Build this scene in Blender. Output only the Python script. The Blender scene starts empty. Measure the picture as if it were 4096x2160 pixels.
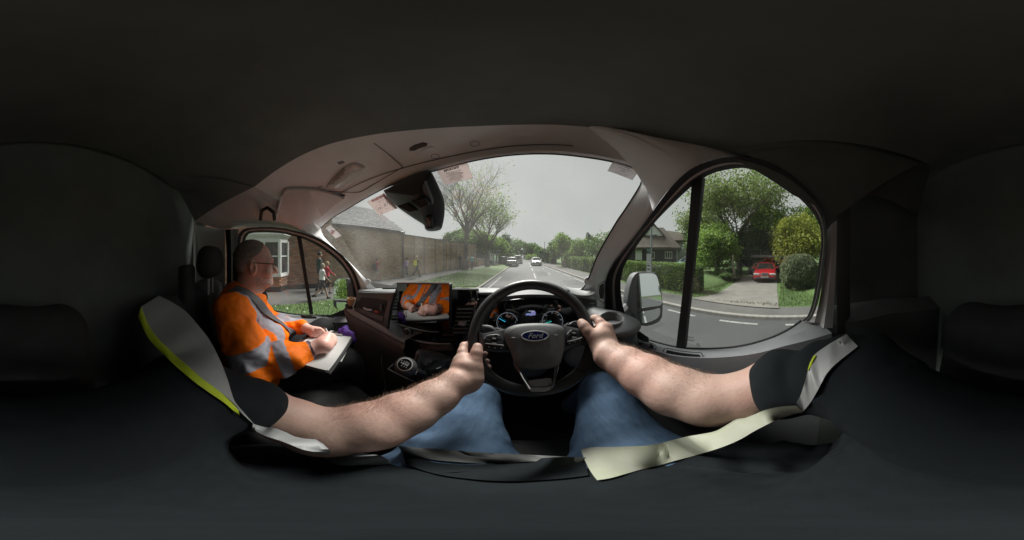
import bpy, bmesh, math, random
import numpy as np
from mathutils import Vector, Matrix, noise as mnoise
random.seed(7); RNG = np.random.default_rng(7)
S = bpy.context.scene
COL = S.collection

# ------------------------------------------------------------------ camera, sky, sun, exposure
cam_d = bpy.data.cameras.new("cab_camera"); cam = bpy.data.objects.new("cab_camera", cam_d); COL.objects.link(cam)
S.camera = cam
cam_d.type = 'PANO'; cam_d.panorama_type = 'EQUIRECTANGULAR'      # the photograph is a full 360 degree frame
cam_d.shift_y = -(270.0 - 254.5) / 540.0
cam_d.clip_start = 0.01; cam_d.clip_end = 2000
cam.location = (0, 0, 0); cam.rotation_euler = (math.pi / 2, 0, math.radians(4.834))
SUN_EL, SUN_AZ = math.radians(47), math.radians(-8)                # azimuth measured from +Y towards +X
w = bpy.data.worlds.new("World"); S.world = w; w.use_nodes = True
nt = w.node_tree; nt.nodes.clear()
sky = nt.nodes.new("ShaderNodeTexSky"); sky.sky_type = 'NISHITA'; sky.sun_disc = False
sky.sun_elevation = SUN_EL; sky.sun_rotation = SUN_AZ; sky.air_density = 1.0; sky.dust_density = 2.0; sky.ozone_density = 1.0
hs = nt.nodes.new("ShaderNodeHueSaturation"); hs.inputs['Saturation'].default_value = 0.10
mx = nt.nodes.new("ShaderNodeMix"); mx.data_type = 'RGBA'; mx.inputs[0].default_value = 0.93
mx.inputs[7].default_value = (3.75, 3.82, 3.72, 1)                    # overcast veil in front of the blue
bg = nt.nodes.new("ShaderNodeBackground"); bg.inputs[1].default_value = 0.055
wo = nt.nodes.new("ShaderNodeOutputWorld")
nt.links.new(sky.outputs[0], hs.inputs['Color']); nt.links.new(hs.outputs[0], mx.inputs[6])
nt.links.new(mx.outputs[2], bg.inputs[0]); nt.links.new(bg.outputs[0], wo.inputs[0])
sd = bpy.data.lights.new("sun", 'SUN'); sd.energy = 3.2; sd.angle = math.radians(26); sd.color = (1, .96, .9)
so = bpy.data.objects.new("sun", sd); COL.objects.link(so)
dv = Vector((math.sin(SUN_AZ) * math.cos(SUN_EL), math.cos(SUN_AZ) * math.cos(SUN_EL), math.sin(SUN_EL)))
so.rotation_euler = dv.to_track_quat('Z', 'Y').to_euler(); so.location = (0, 0, 30)
vs = S.view_settings; vs.view_transform = 'Standard'; vs.look = 'None'; vs.gamma = 1; vs.exposure = 1.3
try: vs.use_curve_mapping = False
except Exception: pass
cy = S.cycles; cy.use_denoising = True; cy.max_bounces = 10; cy.diffuse_bounces = 5; cy.transparent_max_bounces = 24
cy.caustics_reflective = False; cy.caustics_refractive = False; cy.sample_clamp_indirect = 6

# ------------------------------------------------------------------ where a photograph pixel looks (camera at the origin)
CR = {'A': (0, 0, 1 / 1.5907), 'R1': (600, 500, 2.2637), 'R2': (1300, 500, 1.94), 'R3': (2000, 500, 1.94), 'R4': (2400, 550, 1.509),
      'R5': (800, 900, 1.94), 'R6': (1350, 1050, 2.4692), 'R7': (1800, 1050, 2.2628), 'R8': (600, 1150, 1.6973),
      'S1': (1300, 850, 3.395), 'S2': (1700, 850, 4.5275), 'S3': (2050, 850, 4.5275), 'S4': (2450, 850, 3.395), 'S5': (2850, 900, 3.018),
      'S6': (950, 900, 3.396), 'S7': (2300, 1100, 3.395), 'S8': (2300, 1350, 2.1467),
      'M1': (1440, 620, 4.2438), 'M2': (2400, 620, 11.315), 'M3': (1250, 560, 4.6836), 'M4': (1340, 1120, 4.85), 'M5': (1950, 1200, 5.7244),
      'M6': (1900, 1300, 10.733), 'M7': (1500, 1380, 5.6583), 'M8': (900, 900, 2.2636),
      'N1': (2880, 980, 7.546), 'N2': (2540, 960, 8.4857), 'N3': (2380, 1120, 3.394), 'N4': (1320, 1080, 6.7875), 'N5': (1540, 1000, 9.0545),
      'N6': (2640, 1300, 6.788), 'N7': (1180, 560, 4.5267), 'N8': (1180, 1120, 3.0846)}
def px(k, x, y):
    ox, oy, s = CR[k]; return ox + x / s, oy + y / s
def ang(k, x, y):
    X, Y = px(k, x, y); return math.radians((X - 2103) / 11.378), math.radians((1018 - Y) / 12.0)
def dr(k, x, y):
    a, l = ang(k, x, y); return Vector((math.sin(a) * math.cos(l), math.cos(a) * math.cos(l), math.sin(l)))
def at(k, x, y, X=None, Y=None, Z=None, r=None, h=None):
    d = dr(k, x, y)
    if X is not None: return d * (X / d.x)
    if Y is not None: return d * (Y / d.y)
    if Z is not None: return d * (Z / d.z)
    if h is not None: return d * (h / math.hypot(d.x, d.y))
    return d * r
def onp(k, x, y, o, n):
    d = dr(k, x, y); return d * (o.dot(n) / d.dot(n))
def onf(k, x, y, F, t0=.15, t1=6.0):
    d = dr(k, x, y); a, b = t0, t1; fa = F(d * a)
    for _ in range(40):
        m = (a + b) / 2; fm = F(d * m)
        if (fm > 0) == (fa > 0): a = m
        else: b = m
    return d * a
F_WS = lambda p: p.y - (1.0 - .70 * (p.z + .2) - .38 * (p.x + .4) ** 2)      # the windscreen's curved surface
F_DR = lambda p: p.x - (.52 - .12 * (p.z + .4))                             # driver's door glass
F_DL = lambda p: -p.x - (1.30 - .12 * (p.z + .4))                           # passenger's door glass

# ------------------------------------------------------------------ objects
def tag(o, label=None, cat=None, group=None, kind=None):
    if label: o['label'] = label
    if cat: o['category'] = cat
    if group: o['group'] = group
    if kind: o['kind'] = kind
    return o
def wloc(o):
    v = Vector((0, 0, 0))
    while o is not None: v += o.location; o = o.parent
    return v
def thing(name, label, cat, loc=(0, 0, 0), rz=0, group=None):
    o = bpy.data.objects.new(name, None); COL.objects.link(o); o.location = loc; o.rotation_euler = (0, 0, rz)
    o.empty_display_size = .1
    return tag(o, label, cat, group)
def mk(name, verts, faces, mats, parent=None, smooth=True, idx=None, local=False, sharp=None):
    V = np.array([tuple(v) for v in verts], dtype=np.float64) if not isinstance(verts, np.ndarray) else verts.astype(np.float64)
    if parent is not None and not local: org = np.array(wloc(parent))
    elif parent is None and not local: org = np.array([V[:, 0].mean(), V[:, 1].mean(), V[:, 2].min()])
    else: org = np.zeros(3)
    me = bpy.data.meshes.new(name)
    V = V - org
    if isinstance(faces, np.ndarray):
        n, k = faces.shape
        me.vertices.add(len(V)); me.vertices.foreach_set('co', V.astype(np.float32).ravel())
        me.loops.add(n * k); me.loops.foreach_set('vertex_index', faces.astype(np.int32).ravel())
        me.polygons.add(n); me.polygons.foreach_set('loop_start', np.arange(0, n * k, k, dtype=np.int32))
        me.update(calc_edges=True)
    else:
        me.from_pydata(V.tolist(), [], [list(f) for f in faces]); me.update()
    if not isinstance(mats, (list, tuple)): mats = [mats]
    for m in mats: me.materials.append(m)
    if idx is not None: me.polygons.foreach_set('material_index', np.asarray(idx, dtype=np.int32))
    if smooth:
        me.polygons.foreach_set('use_smooth', np.ones(len(me.polygons), dtype=bool))
        if sharp: 
            try: me.set_sharp_from_angle(angle=math.radians(sharp))
            except Exception: pass
    me.validate()
    o = bpy.data.objects.new(name, me); COL.objects.link(o)
    if parent is not None: o.parent = parent
    elif not local: o.location = org
    return o
class MB:
    """collects primitives into one mesh; each call may name a material slot"""
    def __init__(s): s.v = []; s.f = []; s.m = []
    def add(s, vs, fs, m=0):
        b = len(s.v); s.v += [tuple(v) for v in vs]; s.f += [[i + b for i in f] for f in fs]; s.m += [m] * len(fs); return s
    def box(s, c, sz, m=0, R=None):
        x, y, z = [k / 2 for k in sz]
        p = [Vector(q) for q in ((-x, -y, -z), (x, -y, -z), (x, y, -z), (-x, y, -z), (-x, -y, z), (x, -y, z), (x, y, z), (-x, y, z))]
        if R is not None: p = [R @ q for q in p]
        c = Vector(c); return s.add([q + c for q in p], [(0, 3, 2, 1), (4, 5, 6, 7), (0, 1, 5, 4), (1, 2, 6, 5), (2, 3, 7, 6), (3, 0, 4, 7)], m)
    def tube(s, pts, rad, n=8, m=0, cap=True, closed=False):
        pts = [Vector(p) for p in pts]; N = len(pts)
        if not isinstance(rad, (list, tuple)): rad = [rad] * N
        rings = []; up = None
        for i, p in enumerate(pts):
            t = (pts[(i + 1) % N] - pts[i - 1]) if closed else (pts[min(i + 1, N - 1)] - pts[max(i - 1, 0)])
            if t.length < 1e-9: t = Vector((0, 0, 1))
            t.normalize()
            if up is None: up = t.orthogonal().normalized()
            up = (up - t * up.dot(t)); up = up.normalized() if up.length > 1e-6 else t.orthogonal().normalized()
            b = t.cross(up); rings.append([p + (up * math.cos(a) + b * math.sin(a)) * rad[i] for a in [2 * math.pi * k / n for k in range(n)]])
        v = [q for r in rings for q in r]; f = []
        for i in range(N if closed else N - 1):
            j = (i + 1) % N
            for k in range(n): f.append((i * n + k, i * n + (k + 1) % n, j * n + (k + 1) % n, j * n + k))
        if cap and not closed: f += [tuple(range(n - 1, -1, -1)), tuple((N - 1) * n + k for k in range(n))]
        return s.add(v, f, m)
    def lathe(s, prof, c=(0, 0, 0), axis=Vector((0, 0, 1)), n=24, m=0):
        axis = Vector(axis).normalized(); u = axis.orthogonal().normalized(); w_ = axis.cross(u); c = Vector(c); v = []; f = []
        for r, z in prof:
            for k in range(n):
                a = 2 * math.pi * k / n; v.append(c + axis * z + (u * math.cos(a) + w_ * math.sin(a)) * r)
        for i in range(len(prof) - 1):
            for k in range(n): f.append((i * n + k, i * n + (k + 1) % n, (i + 1) * n + (k + 1) % n, (i + 1) * n + k))
        f += [tuple(range(n - 1, -1, -1)), tuple((len(prof) - 1) * n + k for k in range(n))]
        return s.add(v, f, m)
    def loft(s, rows, m=0, close=False):
        n = len(rows[0]); v = [p for r in rows for p in r]; f = []
        for i in range(len(rows) - 1):
            for k in range(n if close else n - 1): f.append((i * n + k, i * n + (k + 1) % n, (i + 1) * n + (k + 1) % n, (i + 1) * n + k))
        mm = m if isinstance(m, list) else None
        b = len(s.v); s.add(v, f, 0 if mm else m)
        if mm:
            q = n if close else n - 1; s.m[-len(f):] = [mm[i // q] for i in range(len(f))]
        return s
    def build(s, name, mats, parent=None, smooth=True, local=False, sharp=35, bevel=0):
        o = mk(name, s.v, s.f, mats, parent, smooth, s.m, local, sharp)
        if bevel:
            b = o.modifiers.new('bevel', 'BEVEL'); b.width = bevel; b.segments = 2; b.limit_method = 'ANGLE'; b.angle_limit = math.radians(40)
        return o
def resample(pts, n, smooth=True):
    P = np.array([tuple(p) for p in pts]); d = np.r_[0, np.cumsum(np.linalg.norm(np.diff(P, axis=0), axis=1))]
    t = np.linspace(0, d[-1], n)
    if smooth and len(P) > 3:                                        # Catmull-Rom through the points
        out = []
        for x in t:
            i = min(max(int(np.searchsorted(d, x)) - 1, 0), len(P) - 2); u = (x - d[i]) / max(d[i + 1] - d[i], 1e-9)
            p0, p1, p2, p3 = P[max(i - 1, 0)], P[i], P[i + 1], P[min(i + 2, len(P) - 1)]
            m1 = (p2 - p0) / max(d[i + 1] - d[max(i - 1, 0)], 1e-9) * (d[i + 1] - d[i]); m2 = (p3 - p1) / max(d[min(i + 2, len(P) - 1)] - d[i], 1e-9) * (d[i + 1] - d[i])
            out.append((2 * u**3 - 3 * u**2 + 1) * p1 + (u**3 - 2 * u**2 + u) * m1 + (-2 * u**3 + 3 * u**2) * p2 + (u**3 - u**2) * m2)
        return [Vector(q) for q in out]
    return [Vector([np.interp(x, d, P[:, k]) for k in range(3)]) for x in t]
def smooth_closed(pts, n):
    q = resample(list(pts) + [pts[0]], n + 1); return q[:-1]
def plate(name, pts, depth, mat, parent=None, bevel=.002, toward=None, smooth=True, crown=0, local=False):
    """a traced outline given a real thickness: the front face at pts, the back pushed away from the camera by depth"""
    pts = [Vector(p) for p in pts]; c = sum(pts, Vector()) / len(pts)
    nrm = Vector((0, 0, 0))
    for i in range(len(pts)): nrm += (pts[i] - c).cross(pts[(i + 1) % len(pts)] - c)
    nrm.normalize(); view = Vector(toward) if toward is not None else -c
    if nrm.dot(view) < 0: pts = pts[::-1]; nrm = -nrm
    n = len(pts); bm = bmesh.new()
    b = min(bevel, depth * .45)
    rows = [[p + (c - p).normalized() * min(b, (c - p).length * .3) for p in pts], [p - nrm * b for p in pts], [p - nrm * depth for p in pts]] if b > 0 else [pts, [p - nrm * depth for p in pts]]
    if b > 0:
        rows.insert(1, [p + (c - p).normalized() * min(b * .3, (c - p).length * .3) - nrm * b * .3 for p in pts])
    vs_ = [[bm.verts.new(p) for p in r] for r in rows]
    for i in range(len(rows) - 1):
        for k in range(n): bm.faces.new((vs_[i][k], vs_[i + 1][k], vs_[i + 1][(k + 1) % n], vs_[i][(k + 1) % n]))
    if crown:
        cv = bm.verts.new(c + nrm * crown); mid = [bm.verts.new(p + (c - p) * .45 + nrm * crown * .72) for p in rows[0]]
        for k in range(n):
            bm.faces.new((vs_[0][k], vs_[0][(k + 1) % n], mid[(k + 1) % n], mid[k])); bm.faces.new((mid[k], mid[(k + 1) % n], cv))
    else: bm.faces.new(vs_[0])
    bm.faces.new(vs_[-1][::-1])
    bmesh.ops.recalc_face_normals(bm, faces=bm.faces)
    tri = [f for f in bm.faces if len(f.verts) > 4]
    if tri: bmesh.ops.triangulate(bm, faces=tri)
    bm.verts.index_update(); V = [v.co.copy() for v in bm.verts]; Fs = [[v.index for v in f.verts] for f in bm.faces]; bm.free()
    return mk(name, V, Fs, mat, parent, smooth, None, local, 30)
def solid(ob, M, parent):
    me = bpy.data.meshes.new_from_object(ob); me.name = ob.name.split('.')[0]; nm = me.name; cu = ob.data; bpy.data.objects.remove(ob); bpy.data.curves.remove(cu)
    q = bpy.data.objects.new(nm, me); COL.objects.link(q); q.parent = parent; q.matrix_basis = M; return q
def text(s, size, o, ux, uy, mat, parent=None, align='CENTER', ext=.0002, name='lettering', shear=0, bold=0, spacing=1):
    """flat print: o = anchor on the surface, ux/uy = reading and up directions on it"""
    cu = bpy.data.curves.new(name, 'FONT'); cu.body = s; cu.size = size; cu.align_x = align; cu.align_y = 'CENTER'; cu.extrude = ext; cu.shear = shear
    cu.offset = bold; cu.resolution_u = 2; cu.space_character = spacing; cu.materials.append(mat)
    ob = bpy.data.objects.new(name, cu); COL.objects.link(ob)
    ux = Vector(ux).normalized(); uz = ux.cross(Vector(uy)).normalized(); uy = uz.cross(ux)
    M = Matrix((ux, uy, uz)).transposed().to_4x4(); M.translation = Vector(o) - (wloc(parent) if parent else Vector())
    return solid(ob, M, parent)

from mathutils.bvhtree import BVHTree
def bvh(objs):
    V, Fc = [], []
    for o in objs:
        b0 = len(V); w_ = wloc(o); V += [v.co + w_ for v in o.data.vertices]; Fc += [[i + b0 for i in p.vertices] for p in o.data.polygons]
    return BVHTree.FromPolygons(V, Fc)
def cast(B, k, x, y, f=1.0, off=0.0, dflt=None):
    d = dr(k, x, y); h = B.ray_cast(Vector((0, 0, 0)), d, 8)
    if h[0] is None: return d * dflt if dflt else None
    return h[0] * f - d * off
# ------------------------------------------------------------------ materials
MATS = {}
def mat(name, col, rough=.6, metal=0, var=.12, vscale=8, bump=0, bscale=60, spec=.5, col2=None, coat=0, sheen=0, sheen_t=None, emit=0, trans=0, wave=None, detail=4, dist=.002, clump=None):
    if name in MATS: return MATS[name]
    m = bpy.data.materials.new(name); m.use_nodes = True; N = m.node_tree; L = N.links
    b = N.nodes['Principled BSDF']; b.inputs['Roughness'].default_value = rough; b.inputs['Metallic'].default_value = metal
    b.inputs['Specular IOR Level'].default_value = spec; b.inputs['Coat Weight'].default_value = coat; b.inputs['Coat Roughness'].default_value = .08
    if sheen: b.inputs['Sheen Weight'].default_value = sheen; b.inputs['Sheen Roughness'].default_value = .4
    if sheen_t: b.inputs['Sheen Tint'].default_value = (*sheen_t, 1)
    tc = N.nodes.new('ShaderNodeTexCoord')
    c1 = (*col, 1); c2 = (*(col2 if col2 else [max(0, k * (1 - 2 * var)) for k in col]), 1)
    if var or col2:
        n = N.nodes.new('ShaderNodeTexNoise'); n.inputs['Scale'].default_value = vscale; n.inputs['Detail'].default_value = detail; n.inputs['Roughness'].default_value = .65
        r = N.nodes.new('ShaderNodeValToRGB'); r.color_ramp.elements[0].position = .35; r.color_ramp.elements[1].position = .68
        r.color_ramp.elements[0].color = c2; r.color_ramp.elements[1].color = c1
        L.new(tc.outputs['Object'], n.inputs['Vector']); L.new(n.outputs['Fac'], r.inputs[0]); L.new(r.outputs[0], b.inputs['Base Color'])
        if emit: L.new(r.outputs[0], b.inputs['Emission Color'])
        rr = N.nodes.new('ShaderNodeMapRange'); rr.inputs[3].default_value = max(rough - .08, .02); rr.inputs[4].default_value = min(rough + .1, 1)
        L.new(n.outputs['Fac'], rr.inputs[0]); L.new(rr.outputs[0], b.inputs['Roughness'])
    else: b.inputs['Base Color'].default_value = c1; b.inputs['Emission Color'].default_value = c1
    if emit: b.inputs['Emission Strength'].default_value = emit
    if bump:
        if wave:
            t = N.nodes.new('ShaderNodeTexWave'); t.wave_type = 'BANDS'; t.bands_direction = wave; t.inputs['Scale'].default_value = bscale; t.inputs['Distortion'].default_value = 1.5; t.inputs['Detail'].default_value = 2
        else:
            t = N.nodes.new('ShaderNodeTexNoise'); t.inputs['Scale'].default_value = bscale; t.inputs['Detail'].default_value = 3
        bp = N.nodes.new('ShaderNodeBump'); bp.inputs['Strength'].default_value = bump; bp.inputs['Distance'].default_value = dist
        L.new(tc.outputs['Object'], t.inputs['Vector']); L.new(t.outputs['Fac'], bp.inputs['Height']); L.new(bp.outputs[0], b.inputs['Normal'])
    MATS[name] = m; return m
def denim(name, a, b_):
    m = mat(name, a, .85, 0, 0, bump=.5, bscale=700, dist=.0008); N = m.node_tree; L = N.links; bs = N.nodes['Principled BSDF']; tc = N.nodes.new('ShaderNodeTexCoord'); col = None
    for sc, rot in (((900, 60, 900), .5), ((5, 5, 5), 0), ((90, 14, 90), .4)):
        mp = N.nodes.new('ShaderNodeMapping'); mp.inputs['Scale'].default_value = sc; mp.inputs['Rotation'].default_value = (0, 0, rot); nz = N.nodes.new('ShaderNodeTexNoise'); nz.inputs['Scale'].default_value = 1; nz.inputs['Detail'].default_value = 3
        L.new(tc.outputs['Object'], mp.inputs[0]); L.new(mp.outputs[0], nz.inputs[0])
        if col is None: col = nz.outputs['Fac']
        else:
            ad = N.nodes.new('ShaderNodeMath'); ad.operation = 'ADD'; L.new(col, ad.inputs[0]); L.new(nz.outputs['Fac'], ad.inputs[1]); col = ad.outputs[0]
    r = N.nodes.new('ShaderNodeValToRGB'); mr = N.nodes.new('ShaderNodeMapRange'); mr.inputs[1].default_value = 1.0; mr.inputs[2].default_value = 2.0; L.new(col, mr.inputs[0]); L.new(mr.outputs[0], r.inputs[0])
    r.color_ramp.elements[0].color = (*b_, 1); r.color_ramp.elements[1].color = (*a, 1); L.new(r.outputs[0], bs.inputs['Base Color']); return m
def leafmat(name, col, col2):
    m = mat(name, col, .55, 0, .2, 1.3, col2=col2, spec=.35)
    N = m.node_tree; L = N.links; b = N.nodes['Principled BSDF']; out = N.nodes['Material Output']
    t = N.nodes.new('ShaderNodeBsdfTranslucent'); x = N.nodes.new('ShaderNodeMixShader'); x.inputs[0].default_value = .4
    src = b.inputs['Base Color'].links[0].from_socket
    # each leaf a little lighter or darker than its neighbour
    gi = N.nodes.new('ShaderNodeNewGeometry'); mr = N.nodes.new('ShaderNodeMapRange'); mr.inputs[3].default_value = .55; mr.inputs[4].default_value = 1.35
    ml = N.nodes.new('ShaderNodeMix'); ml.data_type = 'RGBA'; ml.blend_type = 'MULTIPLY'; ml.inputs[0].default_value = 1
    L.new(gi.outputs['Random Per Island'], mr.inputs[0]); L.new(src, ml.inputs[6]); L.new(mr.outputs[0], ml.inputs[7])
    L.new(ml.outputs[2], b.inputs['Base Color']); L.new(ml.outputs[2], t.inputs['Color'])
    L.new(b.outputs[0], x.inputs[1]); L.new(t.outputs[0], x.inputs[2]); L.new(x.outputs[0], out.inputs[0]); return m
def glassmat(name, tint=(.93, .96, .94), refl=.05, dust_haze=.03):
    m = bpy.data.materials.new(name); m.use_nodes = True; N = m.node_tree; L = N.links; N.nodes.clear()
    out = N.nodes.new('ShaderNodeOutputMaterial'); tr = N.nodes.new('ShaderNodeBsdfTransparent'); tr.inputs[0].default_value = (*tint, 1)
    gl = N.nodes.new('ShaderNodeBsdfGlossy'); gl.inputs['Roughness'].default_value = .02; df = N.nodes.new('ShaderNodeBsdfDiffuse'); df.inputs[0].default_value = (.8, .8, .78, 1)
    tl = N.nodes.new('ShaderNodeBsdfTranslucent'); tl.inputs[0].default_value = (.8, .8, .78, 1); ad = N.nodes.new('ShaderNodeMixShader'); ad.inputs[0].default_value = .6
    lw = N.nodes.new('ShaderNodeFresnel'); lw.inputs[0].default_value = 1.45
    ge = N.nodes.new('ShaderNodeNewGeometry'); nm = N.nodes.new('ShaderNodeVectorMath'); nm.operation = 'MULTIPLY'      # same reflectance from both sides of the sheet
    dt = N.nodes.new('ShaderNodeVectorMath'); dt.operation = 'DOT_PRODUCT'; ab = N.nodes.new('ShaderNodeMath'); ab.operation = 'ABSOLUTE'
    pw = N.nodes.new('ShaderNodeMath'); pw.operation = 'POWER'; pw.inputs[1].default_value = 5; sb = N.nodes.new('ShaderNodeMath'); sb.operation = 'SUBTRACT'; sb.inputs[0].default_value = 1
    L.new(ge.outputs['Incoming'], dt.inputs[0]); L.new(ge.outputs['Normal'], dt.inputs[1]); L.new(dt.outputs['Value'], ab.inputs[0]); L.new(ab.outputs[0], sb.inputs[1]); L.new(sb.outputs[0], pw.inputs[0])
    ma = N.nodes.new('ShaderNodeMath'); ma.operation = 'MULTIPLY_ADD'; ma.inputs[1].default_value = .8; ma.inputs[2].default_value = refl; ma.use_clamp = True; L.new(pw.outputs[0], ma.inputs[0])
    N.nodes.remove(lw); N.nodes.remove(nm)
    tc = N.nodes.new('ShaderNodeTexCoord'); nz = N.nodes.new('ShaderNodeTexNoise'); nz.inputs['Scale'].default_value = 3.5; nz.inputs['Detail'].default_value = 5
    mr = N.nodes.new('ShaderNodeMapRange'); mr.inputs[1].default_value = .35; mr.inputs[2].default_value = .75; mr.inputs[3].default_value = dust_haze * .4; mr.inputs[4].default_value = dust_haze * 1.9  # patchy dust film; its pale tone also stands in for veiling haze
    L.new(tc.outputs['Object'], nz.inputs['Vector']); L.new(nz.outputs['Fac'], mr.inputs[0])
    L.new(df.outputs[0], ad.inputs[1]); L.new(tl.outputs[0], ad.inputs[2])
    m1 = N.nodes.new('ShaderNodeMixShader'); m2 = N.nodes.new('ShaderNodeMixShader')
    L.new(ma.outputs[0], m1.inputs[0]); L.new(tr.outputs[0], m1.inputs[1]); L.new(gl.outputs[0], m1.inputs[2])
    L.new(mr.outputs[0], m2.inputs[0]); L.new(m1.outputs[0], m2.inputs[1]); L.new(ad.outputs[0], m2.inputs[2]); L.new(m2.outputs[0], out.inputs[0])
    MATS[name] = m; return m

# ------------------------------------------------------------------ organic bodies: smooth union of tapered limbs, meshed as one surface
def cap(p0, p1, r0, r1=None, k=.02): return ('c', Vector(p0), Vector(p1), r0, r0 if r1 is None else r1, k)
def ell(c, r, k=.02, R=None): return ('e', Vector(c), Vector(r), R, k)
def chain(pts, rad, k=.02): return [cap(pts[i], pts[i + 1], rad[i], rad[i + 1], k) for i in range(len(pts) - 1)]
def sdf_verts(prims, vox):
    los, his = [], []
    for p in prims:
        if p[0] == 'c': r = max(p[3], p[4]); los.append(np.minimum(p[1], p[2]) - r); his.append(np.maximum(p[1], p[2]) + r)
        else: r = max(p[2]); los.append(np.array(p[1]) - r); his.append(np.array(p[1]) + r)
    lo = np.min(los, 0) - 4 * vox - .01; hi = np.max(his, 0) + 4 * vox + .01
    n = np.ceil((hi - lo) / vox).astype(int) + 1; F = np.full(n, 1.0, np.float32)
    ax = [lo[i] + np.arange(n[i]) * vox for i in range(3)]
    for p, l, h in zip(prims, los, his):
        k = abs(p[-1]); mg = k * 1.5 + 3 * vox
        a = np.maximum(((l - mg - lo) / vox).astype(int), 0); b = np.minimum(((h + mg - lo) / vox).astype(int) + 2, n)
        X, Y, Z = np.meshgrid(ax[0][a[0]:b[0]], ax[1][a[1]:b[1]], ax[2][a[2]:b[2]], indexing='ij'); P = np.stack([X, Y, Z], -1).astype(np.float32)
        if p[0] == 'c':
            A = np.array(p[1], np.float32); B = np.array(p[2], np.float32); d = B - A; L2 = max(float(d @ d), 1e-12)
            t = np.clip(((P - A) @ d) / L2, 0, 1); D = np.linalg.norm(P - A - t[..., None] * d, axis=-1) - (p[3] + (p[4] - p[3]) * t)
        else:
            Q = P - np.array(p[1], np.float32)
            if p[3] is not None: Q = Q @ np.array(p[3], np.float32)
            r = np.array(p[2], np.float32); k0 = np.linalg.norm(Q / r, axis=-1); k1 = np.linalg.norm(Q / (r * r), axis=-1); D = k0 * (k0 - 1) / np.maximum(k1, 1e-6)
        sl = F[a[0]:b[0], a[1]:b[1], a[2]:b[2]]
        if p[-1] < 0:                                                  # carve
            D = -D; hh = np.maximum(k - np.abs(sl - D), 0) / k; F[a[0]:b[0], a[1]:b[1], a[2]:b[2]] = np.maximum(sl, D) + hh * hh * k * .25
        else:
            hh = np.maximum(k - np.abs(sl - D), 0) / k; F[a[0]:b[0], a[1]:b[1], a[2]:b[2]] = np.minimum(sl, D) - hh * hh * k * .25
    return F, lo
def surface_nets(F, lo, vox):
    I = F < 0; nx, ny, nz = F.shape
    c = np.zeros((nx - 1, ny - 1, nz - 1), np.int8)
    for dx in (0, 1):
        for dy in (0, 1):
            for dz in (0, 1): c += I[dx:nx - 1 + dx, dy:ny - 1 + dy, dz:nz - 1 + dz]
    act = (c > 0) & (c < 8); idx = -np.ones(act.shape, np.int64); A = np.argwhere(act); idx[act] = np.arange(len(A))
    acc = np.zeros((len(A), 3)); cnt = np.zeros(len(A))
    cor = [(0, 0, 0), (1, 0, 0), (0, 1, 0), (1, 1, 0), (0, 0, 1), (1, 0, 1), (0, 1, 1), (1, 1, 1)]
    ed = [(0, 1), (2, 3), (4, 5), (6, 7), (0, 2), (1, 3), (4, 6), (5, 7), (0, 4), (1, 5), (2, 6), (3, 7)]
    fv = [F[A[:, 0] + q[0], A[:, 1] + q[1], A[:, 2] + q[2]] for q in cor]
    for a, b in ed:
        m = (fv[a] < 0) != (fv[b] < 0); t = np.where(m, fv[a] / np.where(np.abs(fv[a] - fv[b]) < 1e-12, 1, fv[a] - fv[b]), 0)
        p = np.array(cor[a]) + t[:, None] * (np.array(cor[b]) - np.array(cor[a])); acc[m] += p[m]; cnt[m] += 1
    V = (A + acc / np.maximum(cnt, 1)[:, None]) * vox + lo; Q = []
    for d in range(3):
        s0 = [slice(None)] * 3; s1 = [slice(None)] * 3; s0[d] = slice(0, -1); s1[d] = slice(1, None)
        ch = I[tuple(s0)] != I[tuple(s1)]; E = np.argwhere(ch); u, v = (d + 1) % 3, (d + 2) % 3
        E = E[(E[:, u] > 0) & (E[:, v] > 0) & (E[:, u] < F.shape[u] - 1) & (E[:, v] < F.shape[v] - 1)]
        def g(du, dv):
            q = E.copy(); q[:, u] -= du; q[:, v] -= dv; return idx[q[:, 0], q[:, 1], q[:, 2]]
        q = np.stack([g(0, 0), g(1, 0), g(1, 1), g(0, 1)], 1); inside = I[E[:, 0], E[:, 1], E[:, 2]]; q[~inside] = q[~inside][:, ::-1]
        Q.append(q[(q >= 0).all(1)])
    return V, np.concatenate(Q)
def relax(V, Q, it=2, lam=.5):
    e = np.concatenate([Q[:, [0, 1]], Q[:, [1, 2]], Q[:, [2, 3]], Q[:, [3, 0]]]); e = np.concatenate([e, e[:, ::-1]])
    for _ in range(it):
        s = np.zeros_like(V); np.add.at(s, e[:, 0], V[e[:, 1]]); c = np.bincount(e[:, 0], minlength=len(V))[:, None]; V = V + lam * (s / np.maximum(c, 1) - V)
    return V
def vnoise(P, scale, seed=0, octs=2):
    """cheap value noise for folds and unevenness"""
    out = np.zeros(len(P)); amp = 1
    for o in range(octs):
        q = P * scale * 2**o + seed * 17.3 + 100; i = np.floor(q).astype(np.int64); f = q - i; f = f * f * (3 - 2 * f)
        def h(a):
            n = (a[:, 0] * 73856093) ^ (a[:, 1] * 19349663) ^ (a[:, 2] * 83492791); n = (n ^ (n >> 13)) * 1274126177; return ((n ^ (n >> 16)) & 0xffff) / 65535.
        r = 0
        for dx in (0, 1):
            for dy in (0, 1):
                for dz in (0, 1):
                    wt = (f[:, 0] if dx else 1 - f[:, 0]) * (f[:, 1] if dy else 1 - f[:, 1]) * (f[:, 2] if dz else 1 - f[:, 2]); r = r + wt * h(i + np.array([dx, dy, dz]))
        out += amp * (r - .5); amp *= .5
    return out
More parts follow.
